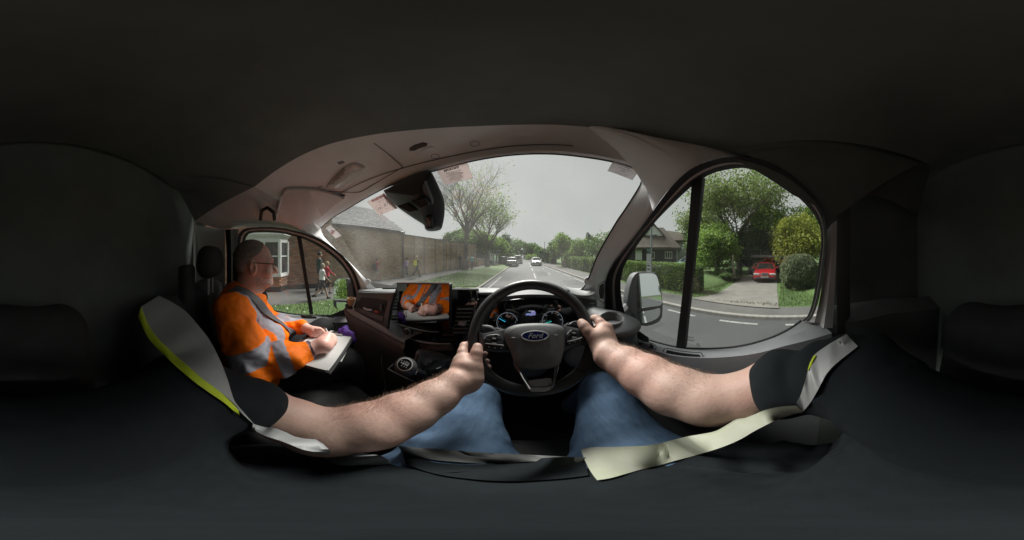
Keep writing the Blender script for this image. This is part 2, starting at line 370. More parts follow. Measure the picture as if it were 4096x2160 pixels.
def body(name, prims, vox, mats, parent=None, zone=None, fold=None, local=False, it=2):
    F, lo = sdf_verts(prims, vox); V, Q = surface_nets(F, lo, vox); V = relax(V, Q, it)
    if fold is not None:
        a = V[Q[:, 1]] - V[Q[:, 0]]; b = V[Q[:, 3]] - V[Q[:, 0]]; fn = np.cross(a, b); vn = np.zeros_like(V)
        for k in range(4): np.add.at(vn, Q[:, k], fn)
        vn /= np.maximum(np.linalg.norm(vn, axis=1)[:, None], 1e-12); V = V + vn * fold(V)[:, None]
    idx = None
    if zone is not None: idx = zone(V[Q].mean(1))
    return mk(name, V, Q, mats, parent, True, idx, local)
def segpar(P, a, b):
    a = np.array(a); b = np.array(b); d = b - a; t = ((P - a) @ d) / (d @ d); return t, np.linalg.norm(P - a - np.clip(t, 0, 1)[:, None] * d, axis=1)
# ================================================================== OUTSIDE: colours
m_asph = mat('asphalt', (.068, .07, .074), .8, 0, .18, .7, bump=.5, bscale=45, dist=.01, col2=(.052, .054, .057))
m_pave = mat('pavement_tarmac', (.11, .108, .105), .9, 0, .2, 1.2, bump=.4, bscale=50, dist=.008, col2=(.085, .084, .082))
m_conc = mat('drive_concrete', (.21, .2, .185), .9, 0, .2, 1.6, bump=.4, bscale=30, dist=.01, col2=(.155, .148, .135))
m_kerb = mat('kerb_stone', (.3, .29, .27), .85, 0, .15, 6)
m_line = mat('road_paint', (.36, .36, .35), .7, 0, .1, 9, col2=(.2, .2, .2))
m_grass = mat('lawn', (.095, .155, .045), .9, 0, .3, 1.1, bump=.9, bscale=30, dist=.03, col2=(.06, .105, .03), detail=8)
m_blade = leafmat('grass_blade', (.12, .19, .05), (.075, .125, .035))
m_soil = mat('soil', (.06, .07, .035), .95, 0, .3, .5, col2=(.045, .06, .025))
m_bark = mat('bark', (.10, .09, .075), .9, 0, .3, 5, bump=.8, bscale=22, dist=.02, col2=(.08, .07, .06))
m_bark2 = mat('pale_bark', (.3, .28, .22), .9, 0, .2, 5)
L_fresh = leafmat('leaf_fresh', (.27, .40, .085), (.17, .28, .055))
L_mid = leafmat('leaf_mid', (.17, .27, .085), (.10, .18, .055))
L_dark = leafmat('leaf_dark', (.095, .155, .07), (.055, .095, .045))
L_yel = leafmat('leaf_yellow', (.36, .38, .06), (.2, .25, .04))
L_bud = leafmat('leaf_bud', (.27, .35, .12), (.18, .25, .075))
L_priv = leafmat('leaf_privet', (.23, .34, .09), (.13, .21, .055))
L_con = leafmat('leaf_conifer', (.21, .25, .14), (.13, .165, .09))
L_pur = leafmat('leaf_purple', (.07, .03, .035), (.04, .02, .02))
def brickmat(name, cols):
    m = bpy.data.materials.new(name); m.use_nodes = True; N = m.node_tree; L = N.links; b = N.nodes['Principled BSDF']; b.inputs['Roughness'].default_value = .9
    oi = N.nodes.new('ShaderNodeObjectInfo'); gi = N.nodes.new('ShaderNodeNewGeometry'); ad = N.nodes.new('ShaderNodeMath'); ad.operation = 'ADD'; fr = N.nodes.new('ShaderNodeMath'); fr.operation = 'FRACT'
    L.new(oi.outputs['Random'], ad.inputs[0]); L.new(gi.outputs['Random Per Island'], ad.inputs[1]); L.new(ad.outputs[0], fr.inputs[0])
    r = N.nodes.new('ShaderNodeValToRGB'); e = r.color_ramp; e.interpolation = 'LINEAR'
    e.elements[0].color = (*cols[0], 1); e.elements[1].color = (*cols[-1], 1)
    for i, c in enumerate(cols[1:-1]): q = e.elements.new((i + 1) / (len(cols) - 1)); q.color = (*c, 1)
    n = N.nodes.new('ShaderNodeTexNoise'); n.inputs['Scale'].default_value = 14; mr = N.nodes.new('ShaderNodeMapRange'); mr.inputs[3].default_value = .7; mr.inputs[4].default_value = 1.25
    ml = N.nodes.new('ShaderNodeMix'); ml.data_type = 'RGBA'; ml.blend_type = 'MULTIPLY'; ml.inputs[0].default_value = 1
    L.new(fr.outputs[0], r.inputs[0]); L.new(n.outputs['Fac'], mr.inputs[0]); L.new(r.outputs[0], ml.inputs[6]); L.new(mr.outputs[0], ml.inputs[7]); L.new(ml.outputs[2], b.inputs['Base Color']); return m
B_red = brickmat('red_brick', [(.26, .13, .085), (.33, .17, .11), (.22, .115, .08), (.37, .21, .14), (.31, .2, .14), (.17, .11, .09)])
B_buff = brickmat('buff_brick', [(.33, .24, .145), (.40, .29, .175), (.25, .19, .125), (.43, .33, .21), (.33, .19, .12), (.29, .23, .16)])
m_mort = mat('mortar', (.34, .31, .25), .95, 0, .15, 5)
m_slate = brickmat('slate', [(.1, .105, .115), (.14, .145, .155), (.085, .09, .1), (.16, .16, .165)])
m_white = mat('white_paint', (.78, .79, .78), .45, 0, .05, 6)
m_black = mat('black_boards', (.018, .018, .02), .6, 0, .2, 5)
m_thatch = mat('thatch', (.115, .098, .08), .95, 0, .25, 3, bump=.9, bscale=40, dist=.03, col2=(.07, .06, .05))
m_pane = mat('dark_pane', (.03, .035, .04), .08, 0, 0, spec=.8)
m_pipe = mat('drainpipe', (.02, .02, .022), .5)
m_tyre = mat('tyre', (.015, .015, .016), .8)
m_alloy = mat('alloy', (.45, .46, .48), .3, .8, .05)
m_chr = mat('chrome', (.75, .76, .78), .12, 1, 0)
m_steel = mat('galvanised', (.3, .33, .34), .5, .5, .1)

# ------------------------------------------------------------------ ground, road, pavements
GZ = -1.9
def XL(y): return float(np.interp(y, [-90, 14, 25, 35, 60, 110, 300], [-2.6, -2.6, -2.55, -2.7, -3.2, -4.2, -9]))
def XR(y): return float(np.interp(y, [-90, 4, 8, 13, 20, 26, 35, 60, 110, 300], [4.9, 4.70, 4.62, 4.42, 4.0, 3.58, 3.2, 2.6, 1.6, -3]))
YS = list(np.r_[-90:-20:10, -20:30:1.0, 30:60:3, 60:301:15])
def strip(name, prof, mats, ys=YS, parent=None, mi=0, n_sub=1):
    mb = MB(); rows = [[Vector((x, y, z)) for x, z in prof(y)] for y in ys]; mb.loft(rows, mi); o = mb.build(name, mats, parent, True, sharp=30); return o
def struct(o): o['kind'] = 'structure'; return o
g = MB(); g.add([(-400, -400, GZ - .25), (400, -400, GZ - .25), (400, 700, GZ - .25), (-400, 700, GZ - .25)], [(0, 1, 2, 3)]); struct(g.build('ground', m_soil))
struct(strip('road', lambda y: [(XL(y) - .02, GZ + .005), (XL(y) + 1.6, GZ + .02), ((XL(y) + XR(y)) / 2, GZ + .035), (XR(y) - 1.6, GZ + .02), (XR(y) + .02, GZ)], m_asph))
def kerbs(side, X):
    K = struct(bpy.data.objects.new('kerb', None)); COL.objects.link(K)
    me = None; y = -14.0
    while y < 24:
        x0, x1 = X(y), X(y + .9); mb = MB(); s = side
        ww = .125; z0, z1 = GZ - .05, GZ + .115
        P = [(0, 0, z0), (ww * s, 0, z0), (ww * s, 0, z1), (.02 * s, 0, z1), (0, 0, z1 - .02)]
        a = [Vector((x0 + p[0], y + .004, p[2])) for p in P]; b = [Vector((x1 + p[0], y + .896, p[2])) for p in P]
        mb.loft([a + [a[0]], b + [b[0]]]); mb.add(a, [range(5)]); mb.add(b, [range(4, -1, -1)])
        mb.build('kerb_stone', m_kerb, K, smooth=False); y += .9
    ys = [v for v in YS if v >= 24] ; ys[0] = 24.0
    st = strip('far_kerb', lambda y: [(X(y), GZ - .05), (X(y), GZ + .115), (X(y) + .125 * side, GZ + .115)], m_kerb, ys, K); st['kind'] = 'stuff'
    st = strip('rear_kerb', lambda y: [(X(y), GZ - .05), (X(y), GZ + .115), (X(y) + .125 * side, GZ + .115)], m_kerb, [-90, -50, -14], K); st['kind'] = 'stuff'
kerbs(-1, XL); kerbs(1, XR)
def XV(y): return float(np.interp(y, [-90, -3, .5, 2.1, 8.7, 15, 22, 26, 300], [-5.2, -5.2, -5.3, -5.6, -6.2, -6.2, -5.7, -5.2, -9.5]))
PZ = -1.62
struct(strip('grass_verge', lambda y: [(XL(y) - .125, GZ + .10), (XL(y) - .5, GZ + .15), ((XL(y) + XV(y)) / 2, GZ + .24), (XV(y), PZ + .01)], m_grass))
struct(strip('left_pavement', lambda y: [(XV(y), PZ + .002), (XV(y) - 1.2, PZ + .0), (-8.6 if y < 200 else -20, PZ - .005)], m_pave))
struct(strip('left_garden', lambda y: [(-8.5, PZ - .02), (-16, PZ), (-120, PZ + .2)], m_grass))
def XP(y): return float(np.interp(y, [-90, 0, 3, 9, 14, 26, 60, 300], [6.0, 5.6, 5.95, 6.0, 6.1, 5.5, 4.6, 1]))
struct(strip('right_pavement', lambda y: [(XR(y) + .125, GZ + .105), (XR(y) + .8, GZ + .11), (XP(y), GZ + .13)], m_pave))
struct(strip('right_lawn', lambda y: [(XP(y), GZ + .130), (XP(y) + .4, GZ + .133), (12, GZ + .134), (16, GZ + .138), (40, GZ + .25), (150, GZ + .3)], m_grass))
dw = MB(); N_ = 9
lft = resample([(5.75, 3.6, 0), (6.6, 3.0, 0), (8.5, 2.95, 0), (10.7, 3.0, 0), (17, 3.0, 0)], N_); rgt = resample([(5.45, .1, 0), (6.6, .15, 0), (8.5, .25, 0), (10.7, .3, 0), (17, .5, 0)], N_)
dw.loft([[Vector((p.x, p.y, GZ + .145)) for p in (a, a.lerp(b, .5), b)] for a, b in zip(lft, rgt)])
struct(dw.build('driveway', m_conc))
def dash(x0, y0, x1, y1, wd):
    d = Vector((x1 - x0, y1 - y0, 0)).normalized(); n = Vector((-d.y, d.x, 0)) * wd / 2
    def zz(x, y): 
        t = (x - XL(y)) / (XR(y) - XL(y)); return GZ + np.interp(t, [0, .22, .5, .78, 1], [.005, .02, .035, .02, 0]) + .005
    v = [Vector((x0, y0, 0)) - n, Vector((x1, y1, 0)) - n, Vector((x1, y1, 0)) + n, Vector((x0, y0, 0)) + n]
    for p in v: p.z = zz(p.x, p.y)
    o = MB().add(v, [(0, 1, 2, 3)]).build('road_marking', m_line, MK, smooth=False)
MK = struct(bpy.data.objects.new('road_markings', None)); COL.objects.link(MK)
for y in (3.66, 1.75, -.1, -2.0, -4, 7.2, 9.2): dash(XR(y) - .34, y, XR(y - 1.1) - .34, y - 1.1, .11)
for y in np.arange(10.6, 30, 3.4): dash(XR(y) - .4, y, XR(y + 2.6) - .4, y + 2.6, .1)
for y in list(np.arange(-30, 8, 6)) + [13.3, 19.5, 26, 32, 38, 44, 52, 60]: dash(XL(y) + 3.42, y, XL(y + 3.6) + 3.42, y + 3.6, .12)
for y in (9.2, -6): dash(XL(y) + .42, y, XL(y + 5.2) + .42, y + 5.2, .1)
for y in (16, 22, 27): dash(XL(y) + 5.0, y, XL(y + 1.2) + 5.0, y + 1.2, .1)

for i, (x, y, sx, sy) in enumerate(((-.9, 7.5, 1.1, 2.6), (2.9, 4.5, .9, 3.2), (3.3, 11, 1.2, 2.0), (1.6, 17, 1.0, 4.0), (-1.6, 13, .8, 2.2), (2.6, 1.5, .35, 6))):
    st_ = Matrix.Rotation(.03, 3, 'Z'); z = GZ + float(np.interp((x - XL(y)) / (XR(y) - XL(y)), [0, .22, .5, .78, 1], [.005, .02, .035, .02, 0]))
    V = [Vector((x - sx / 2, y - sy / 2, 0)), Vector((x + sx / 2, y - sy / 2, 0)), Vector((x + sx / 2, y + sy / 2, 0)), Vector((x - sx / 2, y + sy / 2, 0))]
    for p in V: p.z = GZ + float(np.interp((p.x - XL(p.y)) / (XR(p.y) - XL(p.y)), [0, .22, .5, .78, 1], [.005, .02, .035, .02, 0])) + .0035
    struct(MB().add(V, [(0, 1, 2, 3)]).build('tarmac_patch', mat('patch_tarmac', (.055, .057, .062), .85, 0, .15, 3, bump=.4, bscale=50, dist=.008), None, smooth=False))
def quads(C, size, elong=1.5, up=.0, rng=RNG):
    """leaf faces at the points C, each turned its own way"""
    n = len(C); a = rng.normal(size=(n, 3)); a[:, 2] += up; a /= np.linalg.norm(a, axis=1)[:, None]; b = rng.normal(size=(n, 3)); b -= (a * b).sum(1)[:, None] * a; b /= np.linalg.norm(b, axis=1)[:, None]
    c = np.cross(a, b); s = size * rng.uniform(.6, 1.35, (n, 1)); L = b * s * elong * .5; W = c * s * .5
    V = np.stack([C - L, C + W * .9 - L * .1, C + L, C - W * .9 + L * .1], 1).reshape(-1, 3); return V, np.arange(4 * n).reshape(n, 4)
# short grass blades and daisies close to the cab
def blades(name, inside, x0, x1, y0, y1, zf, n, h):
    P = np.stack([RNG.uniform(x0, x1, n), RNG.uniform(y0, y1, n)], 1); P = np.array([p for p in P if inside(*p)])
    n = len(P); z = np.array([zf(*p) for p in P]); a = RNG.uniform(0, 6.28, n); hh = h * RNG.uniform(.5, 1.4, n); w_ = .012
    B = np.c_[P, z - .005]; d = np.c_[np.cos(a), np.sin(a), np.zeros(n)] * w_; t = np.c_[RNG.normal(0, .35, (n, 2)) * hh[:, None], hh]
    V = np.stack([B - d, B + d, B + t], 1).reshape(-1, 3); o = mk(name, V, np.arange(3 * n).reshape(n, 3), m_blade, None, False); o['kind'] = 'stuff'; return o
def vz(x, y): return float(np.interp(-x, [-XL(y) + .125, -XL(y) + .5, -(XL(y) + XV(y)) / 2, -XV(y)], [GZ + .10, GZ + .15, GZ + .24, PZ + .01]))
tag(blades('verge_grass', lambda x, y: XV(y) < x < XL(y) - .13, -6.3, -2.7, -2, 14, vz, 26000, .05), 'short mown grass on the verge between road and pavement', 'grass')
tag(blades('lawn_grass', lambda x, y: x > XP(y) + .05 and not (6 < x and .1 < y < 3.1), 5.6, 13, -3, 9, lambda x, y: GZ + .135 + (x - 5.6) * .01, 24000, .09), 'longer grass beside the driveway', 'grass')
dz = MB()
for _ in range(60):
    x, y = random.uniform(-5.2, -3), random.uniform(-1, 12)
    if XV(y) < x: dz.lathe([(.012, 0), (.022, .004), (.006, .006)], (x, y, vz(x, y) + .05), n=6)
tag(dz.build('daisies', m_white, smooth=False), 'tiny white daisies scattered in the verge grass', 'daisies', kind='stuff')

# ------------------------------------------------------------------ trees, hedges, bushes
def tree(name, label, base, H, tr, trunk_h, spread, leaf, n_leaf, lsize, levels=3, nb=5, lean=(0, 0), group=None, bark=None, up=.55, seed=1, leaf_r=.5, nodes=None, crown_r=None):
    rnd = random.Random(seed); T = thing(name, label, 'tree', base, 0, group); b0 = Vector(base); mb = MB(); tips = []
    def branch(p, d, L, r, lv):
        n = 5; pts = [p]; q = p.copy(); dd = d.copy()
        for i in range(n):
            dd = (dd + Vector((rnd.uniform(-1, 1), rnd.uniform(-1, 1), rnd.uniform(-.5, 1) * (.8 if lv else .1))) * (.16 if lv else .04)).normalized(); q = q + dd * L / n; pts.append(q.copy())
            if lv >= 1: tips.append((q.copy(), r))
        rr = [r * (1 - .62 * i / n) for i in range(n + 1)]
        if lv == 0: rr[0] *= 1.35
        mb.tube(pts, rr, 9 if lv == 0 else (6 if lv == 1 else (4 if lv == 2 else 3)))
        if lv >= levels: return
        k = nb if lv == 0 else (5 if lv == 1 else 4)
        for i in range(k):
            f = (.62 + .38 * (i + 1) / k) if lv == 0 else rnd.uniform(.3, 1); j = min(int(f * n), n - 1); pp = pts[j].lerp(pts[j + 1], f * n - j) if j < n else pts[-1]
            a = 2 * math.pi * (i / k) + rnd.uniform(-.5, .5); out = Vector((math.cos(a), math.sin(a), 0)); 
            ndir = (dd * (.55 if lv == 0 else .8) + out * (spread if lv == 0 else .75) + Vector((0, 0, up if lv == 0 else .12))).normalized()
            branch(pp, ndir, (H - trunk_h) * (.62 if lv == 0 else (.42 if lv == 1 else .24)) * rnd.uniform(.75, 1.15), rr[j] * (.62 if lv == 0 else .58), lv + 1)
    branch(b0, Vector((lean[0], lean[1], 1)).normalized(), trunk_h * 1.25, tr, 0)
    mb.build('trunk', bark or m_bark, T)
    if n_leaf:
        ti = np.array([tuple(t[0]) for t in tips if t[1] < tr * .5]); c = ti[RNG.integers(0, len(ti), n_leaf)] + RNG.normal(0, leaf_r * .5, (n_leaf, 3)); V, F = quads(c, lsize)
        cr = mk('crown', V, F, leaf, T, False); cr['kind'] = 'stuff'
    return T
def lumps(c, r, n, seed, k=9):
    rg = np.random.default_rng(seed); cs = rg.normal(size=(k, 3)); cs /= np.linalg.norm(cs, axis=1)[:, None]; cs *= rg.uniform(.35, .8, (k, 1)); rs = rg.uniform(.26, .5, k)
    w_ = rg.integers(0, k, n); d = rg.normal(size=(n, 3)); d /= np.linalg.norm(d, axis=1)[:, None]; return np.array(c) + (cs[w_] + d * (rs[w_] * np.where(rg.uniform(0, 1, n) < .2, rg.uniform(1.0, 1.45, n), rg.uniform(.55, 1.05, n) ** .5))[:, None]) * np.array(r)
def leafy(name, label, base, r, zc, leaf, n, ls, tr=.12, seed=1, cat='tree', group=None, core=True, k=14, bark=None):
    """a dense tree or bush: trunk and limbs reaching into a lumpy crown of leaf faces"""
    T = thing(name, label, cat, base, 0, group); b0 = Vector(base); c = b0 + Vector((0, 0, zc)); rnd = random.Random(seed); mb = MB()
    mb.tube([b0, b0 + Vector((rnd.uniform(-.1, .1), rnd.uniform(-.1, .1), zc * .5)), c], [tr, tr * .8, tr * .4], 8)
    for i in range(9):
        a = i * 2.4; t = c + Vector((math.cos(a) * r[0] * .7, math.sin(a) * r[1] * .7, rnd.uniform(-.3, .6) * r[2])); s = b0.lerp(c, rnd.uniform(.4, .95)); mb.tube([s, s.lerp(t, .5) + Vector((0, 0, .1)), t], [tr * .4, tr * .28, tr * .1], 5)
    mb.build('trunk' if cat == 'tree' else 'stem', bark or m_bark, T)
    P = lumps(c, r, n, seed, k); V, F = quads(P, ls); cr = mk('crown', V, F, leaf, T, False); cr['kind'] = 'stuff'
    return T
def hedge(name, label, pts, width, h, leaf, n, ls, seed=3, pickets=None, cat='hedge', parent=None):
    P0 = resample([(*p, 0) if len(p) == 2 else p for p in pts], 40); T = thing(name, label, cat, tuple(P0[0])); rg = np.random.default_rng(seed)
    A = np.array([tuple(p) for p in P0]); i = rg.integers(0, 39, n); f = rg.uniform(0, 1, (n, 1)); c = A[i] * (1 - f) + A[i + 1] * f; d = A[i + 1] - A[i]; d /= np.linalg.norm(d, axis=1)[:, None]; nn = np.c_[-d[:, 1], d[:, 0], np.zeros(n)]
    # leaves sit on the faces and top of the hedge, thinning inwards
    ph = rg.uniform(0, math.pi, n); rad = rg.uniform(.78, 1.06, n); und = .85 + .3 * vnoise(c, 1.3, seed)
    wv = np.sign(np.cos(ph)) * np.abs(np.cos(ph)) ** .4; hv = np.sin(ph) ** .35
    low = rg.uniform(0, 1, n) ** .8
    c = c + nn * (wv * width / 2 * rad * und)[:, None] + np.array([0, 0, 1]) * (np.where(rg.uniform(0, 1, n) < .45, hv * h * und * rad, low * h * .98))[:, None]
    V, F = quads(c, ls); cr = mk('foliage', V, F, leaf, T, False); cr['kind'] = 'stuff'
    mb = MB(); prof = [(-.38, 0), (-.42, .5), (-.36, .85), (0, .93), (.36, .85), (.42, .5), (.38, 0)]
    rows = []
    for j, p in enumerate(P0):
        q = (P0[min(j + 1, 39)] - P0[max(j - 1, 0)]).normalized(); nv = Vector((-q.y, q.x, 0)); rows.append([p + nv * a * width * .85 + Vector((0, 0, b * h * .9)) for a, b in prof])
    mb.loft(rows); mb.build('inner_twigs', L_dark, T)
    if pickets:
        off, ph_, step = pickets; L = sum((P0[j + 1] - P0[j]).length for j in range(39)); m = int(L / step); q = resample(P0, m)
        for j, p in enumerate(q[:-1]):
            t = (q[j + 1] - p).normalized(); nv = Vector((-t.y, t.x, 0)); c = p + nv * off; hh = ph_ * random.uniform(.9, 1.05)
            b_ = MB().box(c + Vector((0, 0, hh / 2)), (.02, .07, hh), R=Matrix.Rotation(math.atan2(t.y, t.x) - math.pi / 2, 3, 'Z') @ Matrix.Rotation(random.uniform(-.03, .03), 3, 'X')); o = b_.build('picket', m_bark, T, smooth=False)
    return T
def PP(k, x, y, h, z=None):
    p = at(k, x, y, h=h); return (p.x, p.y, p.z if z is None else z)

# the two big bare street trees on the verge
tree('street_tree', 'large bare plane tree with few leaf buds standing nearest on the left verge', PP('S2', 725, 1062, 18.3, -1.78), 10.9, .32, 3.9, .72, L_fresh, 1500, .12, 4, 11, seed=5, leaf_r=.5, up=.75)
tree('street_tree', 'second large street tree with sparse fresh leaves beside the bus shelter', PP('S2', 1130, 1000, 23.2, -1.78), 9.6, .33, 3.0, .95, L_fresh, 2600, .17, 4, 9, seed=11, leaf_r=.8, up=.5)
# green mass beyond the wall on the left
for i, (x, y, h, r, zc, lf, n, ls) in enumerate([(560, 520, 26, (2.6, 2.2, 2.3), 3.6, L_mid, 5200, .2), (850, 520, 30, (3.2, 2.5, 2.8), 4.2, L_fresh, 6500, .22), (1060, 600, 33, (3.0, 2.5, 2.4), 3.4, L_fresh, 4500, .23), (1290, 600, 36, (2.7, 2.5, 2.6), 3.6, L_fresh, 3800, .25), (1430, 640, 42, (2.6, 2.5, 3.0), 3.9, L_dark, 3000, .28), (360, 500, 28, (1.5, 1.4, 1.4), 3.3, L_pur, 1300, .2), (990, 800, 28, (2.4, 1.2, 1.2), 1.2, L_dark, 2500, .2), (1560, 740, 62, (5, 4, 3.4), 4.6, L_mid, 3000, .4), (1680, 760, 80, (5, 4, 3.2), 4.2, L_dark, 2200, .45), (1480, 780, 48, (3, 3, 2), 1.9, L_mid, 2500, .3)]):
    leafy('garden_tree', ['broad mid green tree rising over the brick wall behind the near street tree', 'tall fresh green tree between the two street trees behind the wall', 'fresh green tree directly behind the second street tree', 'bright green tree right of the second street tree above the bus shelter', 'dark upright conifer beyond the bus shelter', 'small purple leaved tree peeping over the brick wall', 'low dark shrubbery tree at the far end of the wall', 'wide green tree over the parked cars far along the left side', 'most distant dark green tree on the left of the road', 'leafy tree right behind the parked silver car'][i],
          PP('S2', x, y, h, -1.7), r, zc, lf, n, ls, .16, 20 + i, group='trees behind the wall on the left')
# right-hand side, near to far along the road
RT = [(1620, 700, 19, (2.2, 2.0, 2.2), 2.3, L_mid, 3000, .18, 'grey green tree beside the windscreen pillar behind the hedge'), (1385, 640, 26, (.75, .75, 1.6), 3.5, L_dark, 1800, .18, 'narrow dark ivy covered tree rising above the hedge on the right'), (1440, 640, 25, (.9, .8, 1.2), 3.2, L_dark, 1500, .18, 'second stem of dark ivy covered tree beside the narrow one'),
      (1180, 760, 24, (2.4, 2.0, 1.9), 2.0, L_fresh, 5200, .17, 'wide yellow green bush tree leaning over the fence'), (1010, 720, 29, (1.5, 1.5, 1.9), 3.1, L_mid, 2600, .2, 'grey green pointed tree behind the bright green ones'), (900, 720, 27, (1.6, 1.5, 2.1), 2.9, L_fresh, 4000, .18, 'tall bright green tree at the end of the low fence'),
      (770, 760, 34, (2.2, 2.0, 2.0), 2.6, L_mid, 3200, .22, 'mid green tree left of the tall bright green one'), (670, 800, 38, (2.6, 2.0, 1.6), 1.9, L_dark, 3000, .24, 'dark spreading tree shading the drive entrance on the right'), (560, 800, 44, (1.7, 1.7, 1.7), 2.4, L_mid, 2000, .26, 'small green tree past the dark spreading one'),
      (470, 800, 55, (2.2, 2.2, 1.9), 2.9, L_mid, 1800, .34, 'far green tree right behind the oncoming car'), (320, 780, 75, (5.2, 4, 3.2), 4.3, L_mid, 2600, .45, 'large rounded tree at the end of the road on the right'), (350, 860, 50, (2.2, 2, .9), .9, L_fresh, 1600, .26, 'low bright shrub left of the oncoming car'), (240, 830, 120, (5, 4, 3), 3.2, L_dark, 1200, .6, 'smallest distant tree on the horizon where the road ends')]
for i, (x, y, h, r, zc, lf, n, ls, lb) in enumerate(RT): leafy('roadside_tree', lb, PP('S3', x, y, h, -1.75), r, zc, lf, n, ls, .12, 50 + i, group='trees along the right side of the road')
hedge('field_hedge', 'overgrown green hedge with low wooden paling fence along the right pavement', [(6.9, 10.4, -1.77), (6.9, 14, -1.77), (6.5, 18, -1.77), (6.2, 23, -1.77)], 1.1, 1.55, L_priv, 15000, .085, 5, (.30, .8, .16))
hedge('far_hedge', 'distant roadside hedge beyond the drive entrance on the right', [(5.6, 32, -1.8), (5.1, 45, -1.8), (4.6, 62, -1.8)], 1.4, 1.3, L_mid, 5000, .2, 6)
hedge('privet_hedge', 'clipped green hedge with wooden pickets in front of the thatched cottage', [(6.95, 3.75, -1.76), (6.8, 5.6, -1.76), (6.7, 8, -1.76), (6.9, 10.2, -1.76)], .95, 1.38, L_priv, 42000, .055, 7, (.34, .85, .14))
fb = thing('wooden_fence', 'low grey boarded fence panel beside the drive entrance on the right', 'fence', (6.0, 23.4, -1.8))
for j in range(14): MB().box((6.05 - j * .02, 23.6 + j * .16, -1.8 + .48), (.03, .14, .96)).build('board', m_bark2, fb, smooth=False)
for j in (0, 1): MB().box((6.07 - j * .28, 23.55 + j * 2.2, -1.8 + .55), (.09, .09, 1.1)).build('post', m_bark, fb, smooth=False)

# driver's side garden
tree('walnut_tree', 'tall half bare tree high above the driveway with opening leaves', (14.6, 3.9, -1.75), 9.5, .28, 3.0, .8, L_bud, 15000, .15, 4, 8, seed=23, leaf_r=.7)
tree('garden_tree', 'thin leaved tree behind the thatched cottage seen left of the window bar', (24.5, 13.5, -1.75), 8.5, .2, 3.0, .8, L_bud, 8000, .22, 4, 8, seed=31, leaf_r=.9)
leafy('maple_tree', 'bright green bushy tree with pale trunk left of the driveway', (11.9, 5.1, -1.75), (2.0, 2.1, 1.75), 2.4, L_fresh, 24000, .10, .11, 71, bark=m_bark2, k=20)
mb = MB(); q = PP('N1', 400, 780, 11.6, -1.72); q = Vector(q); mb.tube([q, q + Vector((.05, -.06, .5)), q + Vector((.0, .06, 1.1)), q + Vector((-.02, .0, 1.7))], [.11, .1, .085, .07], 8)
tg = thing('birch_stem', 'pale bare curved tree trunk standing left of the red car', 'tree', tuple(q)); mb.build('trunk', m_bark2, tg)
leafy('yew_tree', 'dark ivy clad evergreen behind the red car', (14.8, 2.9, -1.75), (1.7, 1.7, 2.4), 2.4, L_dark, 16000, .11, .2, 72, k=20)
leafy('ash_tree', 'tall light green tree filling the gap above the carport', (16.5, 1.0, -1.75), (2.6, 2.6, 2.6), 4.4, L_fresh, 16000, .15, .2, 75, k=24)
leafy('lime_tree', 'tall mid green tree behind the bright green maple', (16.0, 6.6, -1.75), (2.8, 2.8, 2.2), 2.9, L_fresh, 14000, .15, .2, 77, k=24)
leafy('hazel_tree', 'loose light green tree behind the golden one on the right of the driveway', (14.5, -2.6, -1.75), (2.4, 2.6, 2.7), 3.6, L_fresh, 14000, .14, .2, 79, k=24)
leafy('holly_tree', 'dark green tree behind the carport to the right', (19, .4, -1.75), (2.4, 2.2, 2.6), 3.0, L_mid, 9000, .16, .2, 73)
leafy('golden_tree', 'yellow leaved tree over the right side of the driveway', (11.7, -1.15, -1.75), (1.9, 1.9, 1.7), 2.7, L_yel, 20000, .10, .14, 74, k=40)
leafy('lilac_bush', 'low green shrub under the maple left of the driveway', (11.2, 4.0, -1.75), (1.3, 1.0, .5), .35, L_mid, 6000, .08, .04, 76, cat='bush')
leafy('bluebell_bank', 'dark shady ground plants with blue flowers at the edge of the driveway', (11.9, 3.3, -1.75), (1.5, .6, .35), .22, L_dark, 5000, .07, .03, 78, cat='bush')
for i in range(9): leafy('background_tree', ['dense green tree closing the view behind the garden on the driver side'][0], (24 + (i % 3) * 4, -14 + i * 4.6, -1.75), (3.2, 3.2, 3.2), 3.4, [L_mid, L_dark][i % 2], 3500, .32, .25, 80 + i, group='trees closing the garden on the driver side')
# rounded conifer bush: a smooth clipped mound covered in small sprays
cb = thing('conifer_bush', 'large rounded clipped conifer bush right of the driveway', 'bush', (8.9, -.95, -1.75)); c0 = np.array((8.9, -.95, -.9))
n_ = 42000; d_ = RNG.normal(size=(n_, 3)); d_ /= np.linalg.norm(d_, axis=1)[:, None]; r_ = 1 + .16 * vnoise(d_, 3.2, 5) + .05 * vnoise(d_, 14, 6)
P_ = c0 + np.sign(d_) * np.abs(d_) ** .8 * np.array((1.0, 1.0, .93)) * (r_ * RNG.uniform(.94, 1.02, n_))[:, None]; P_ = P_[P_[:, 2] > -1.76]
V, F = quads(P_, .045, 2.2); mk('foliage', V, F, L_con, cb, False)['kind'] = 'stuff'
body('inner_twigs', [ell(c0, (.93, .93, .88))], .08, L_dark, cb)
struct(body('grass_bank', [ell((9.4, 5.0, -2.0), (2.7, 1.75, .62), .1), ell((11.5, 6.0, -2.0), (2.6, 2.0, .75), .4)], .12, m_grass))
struct(body('grass_bank', [ell((7.8, -3.0, -2.02), (2.0, 2.4, .45), .1)], .12, m_grass))
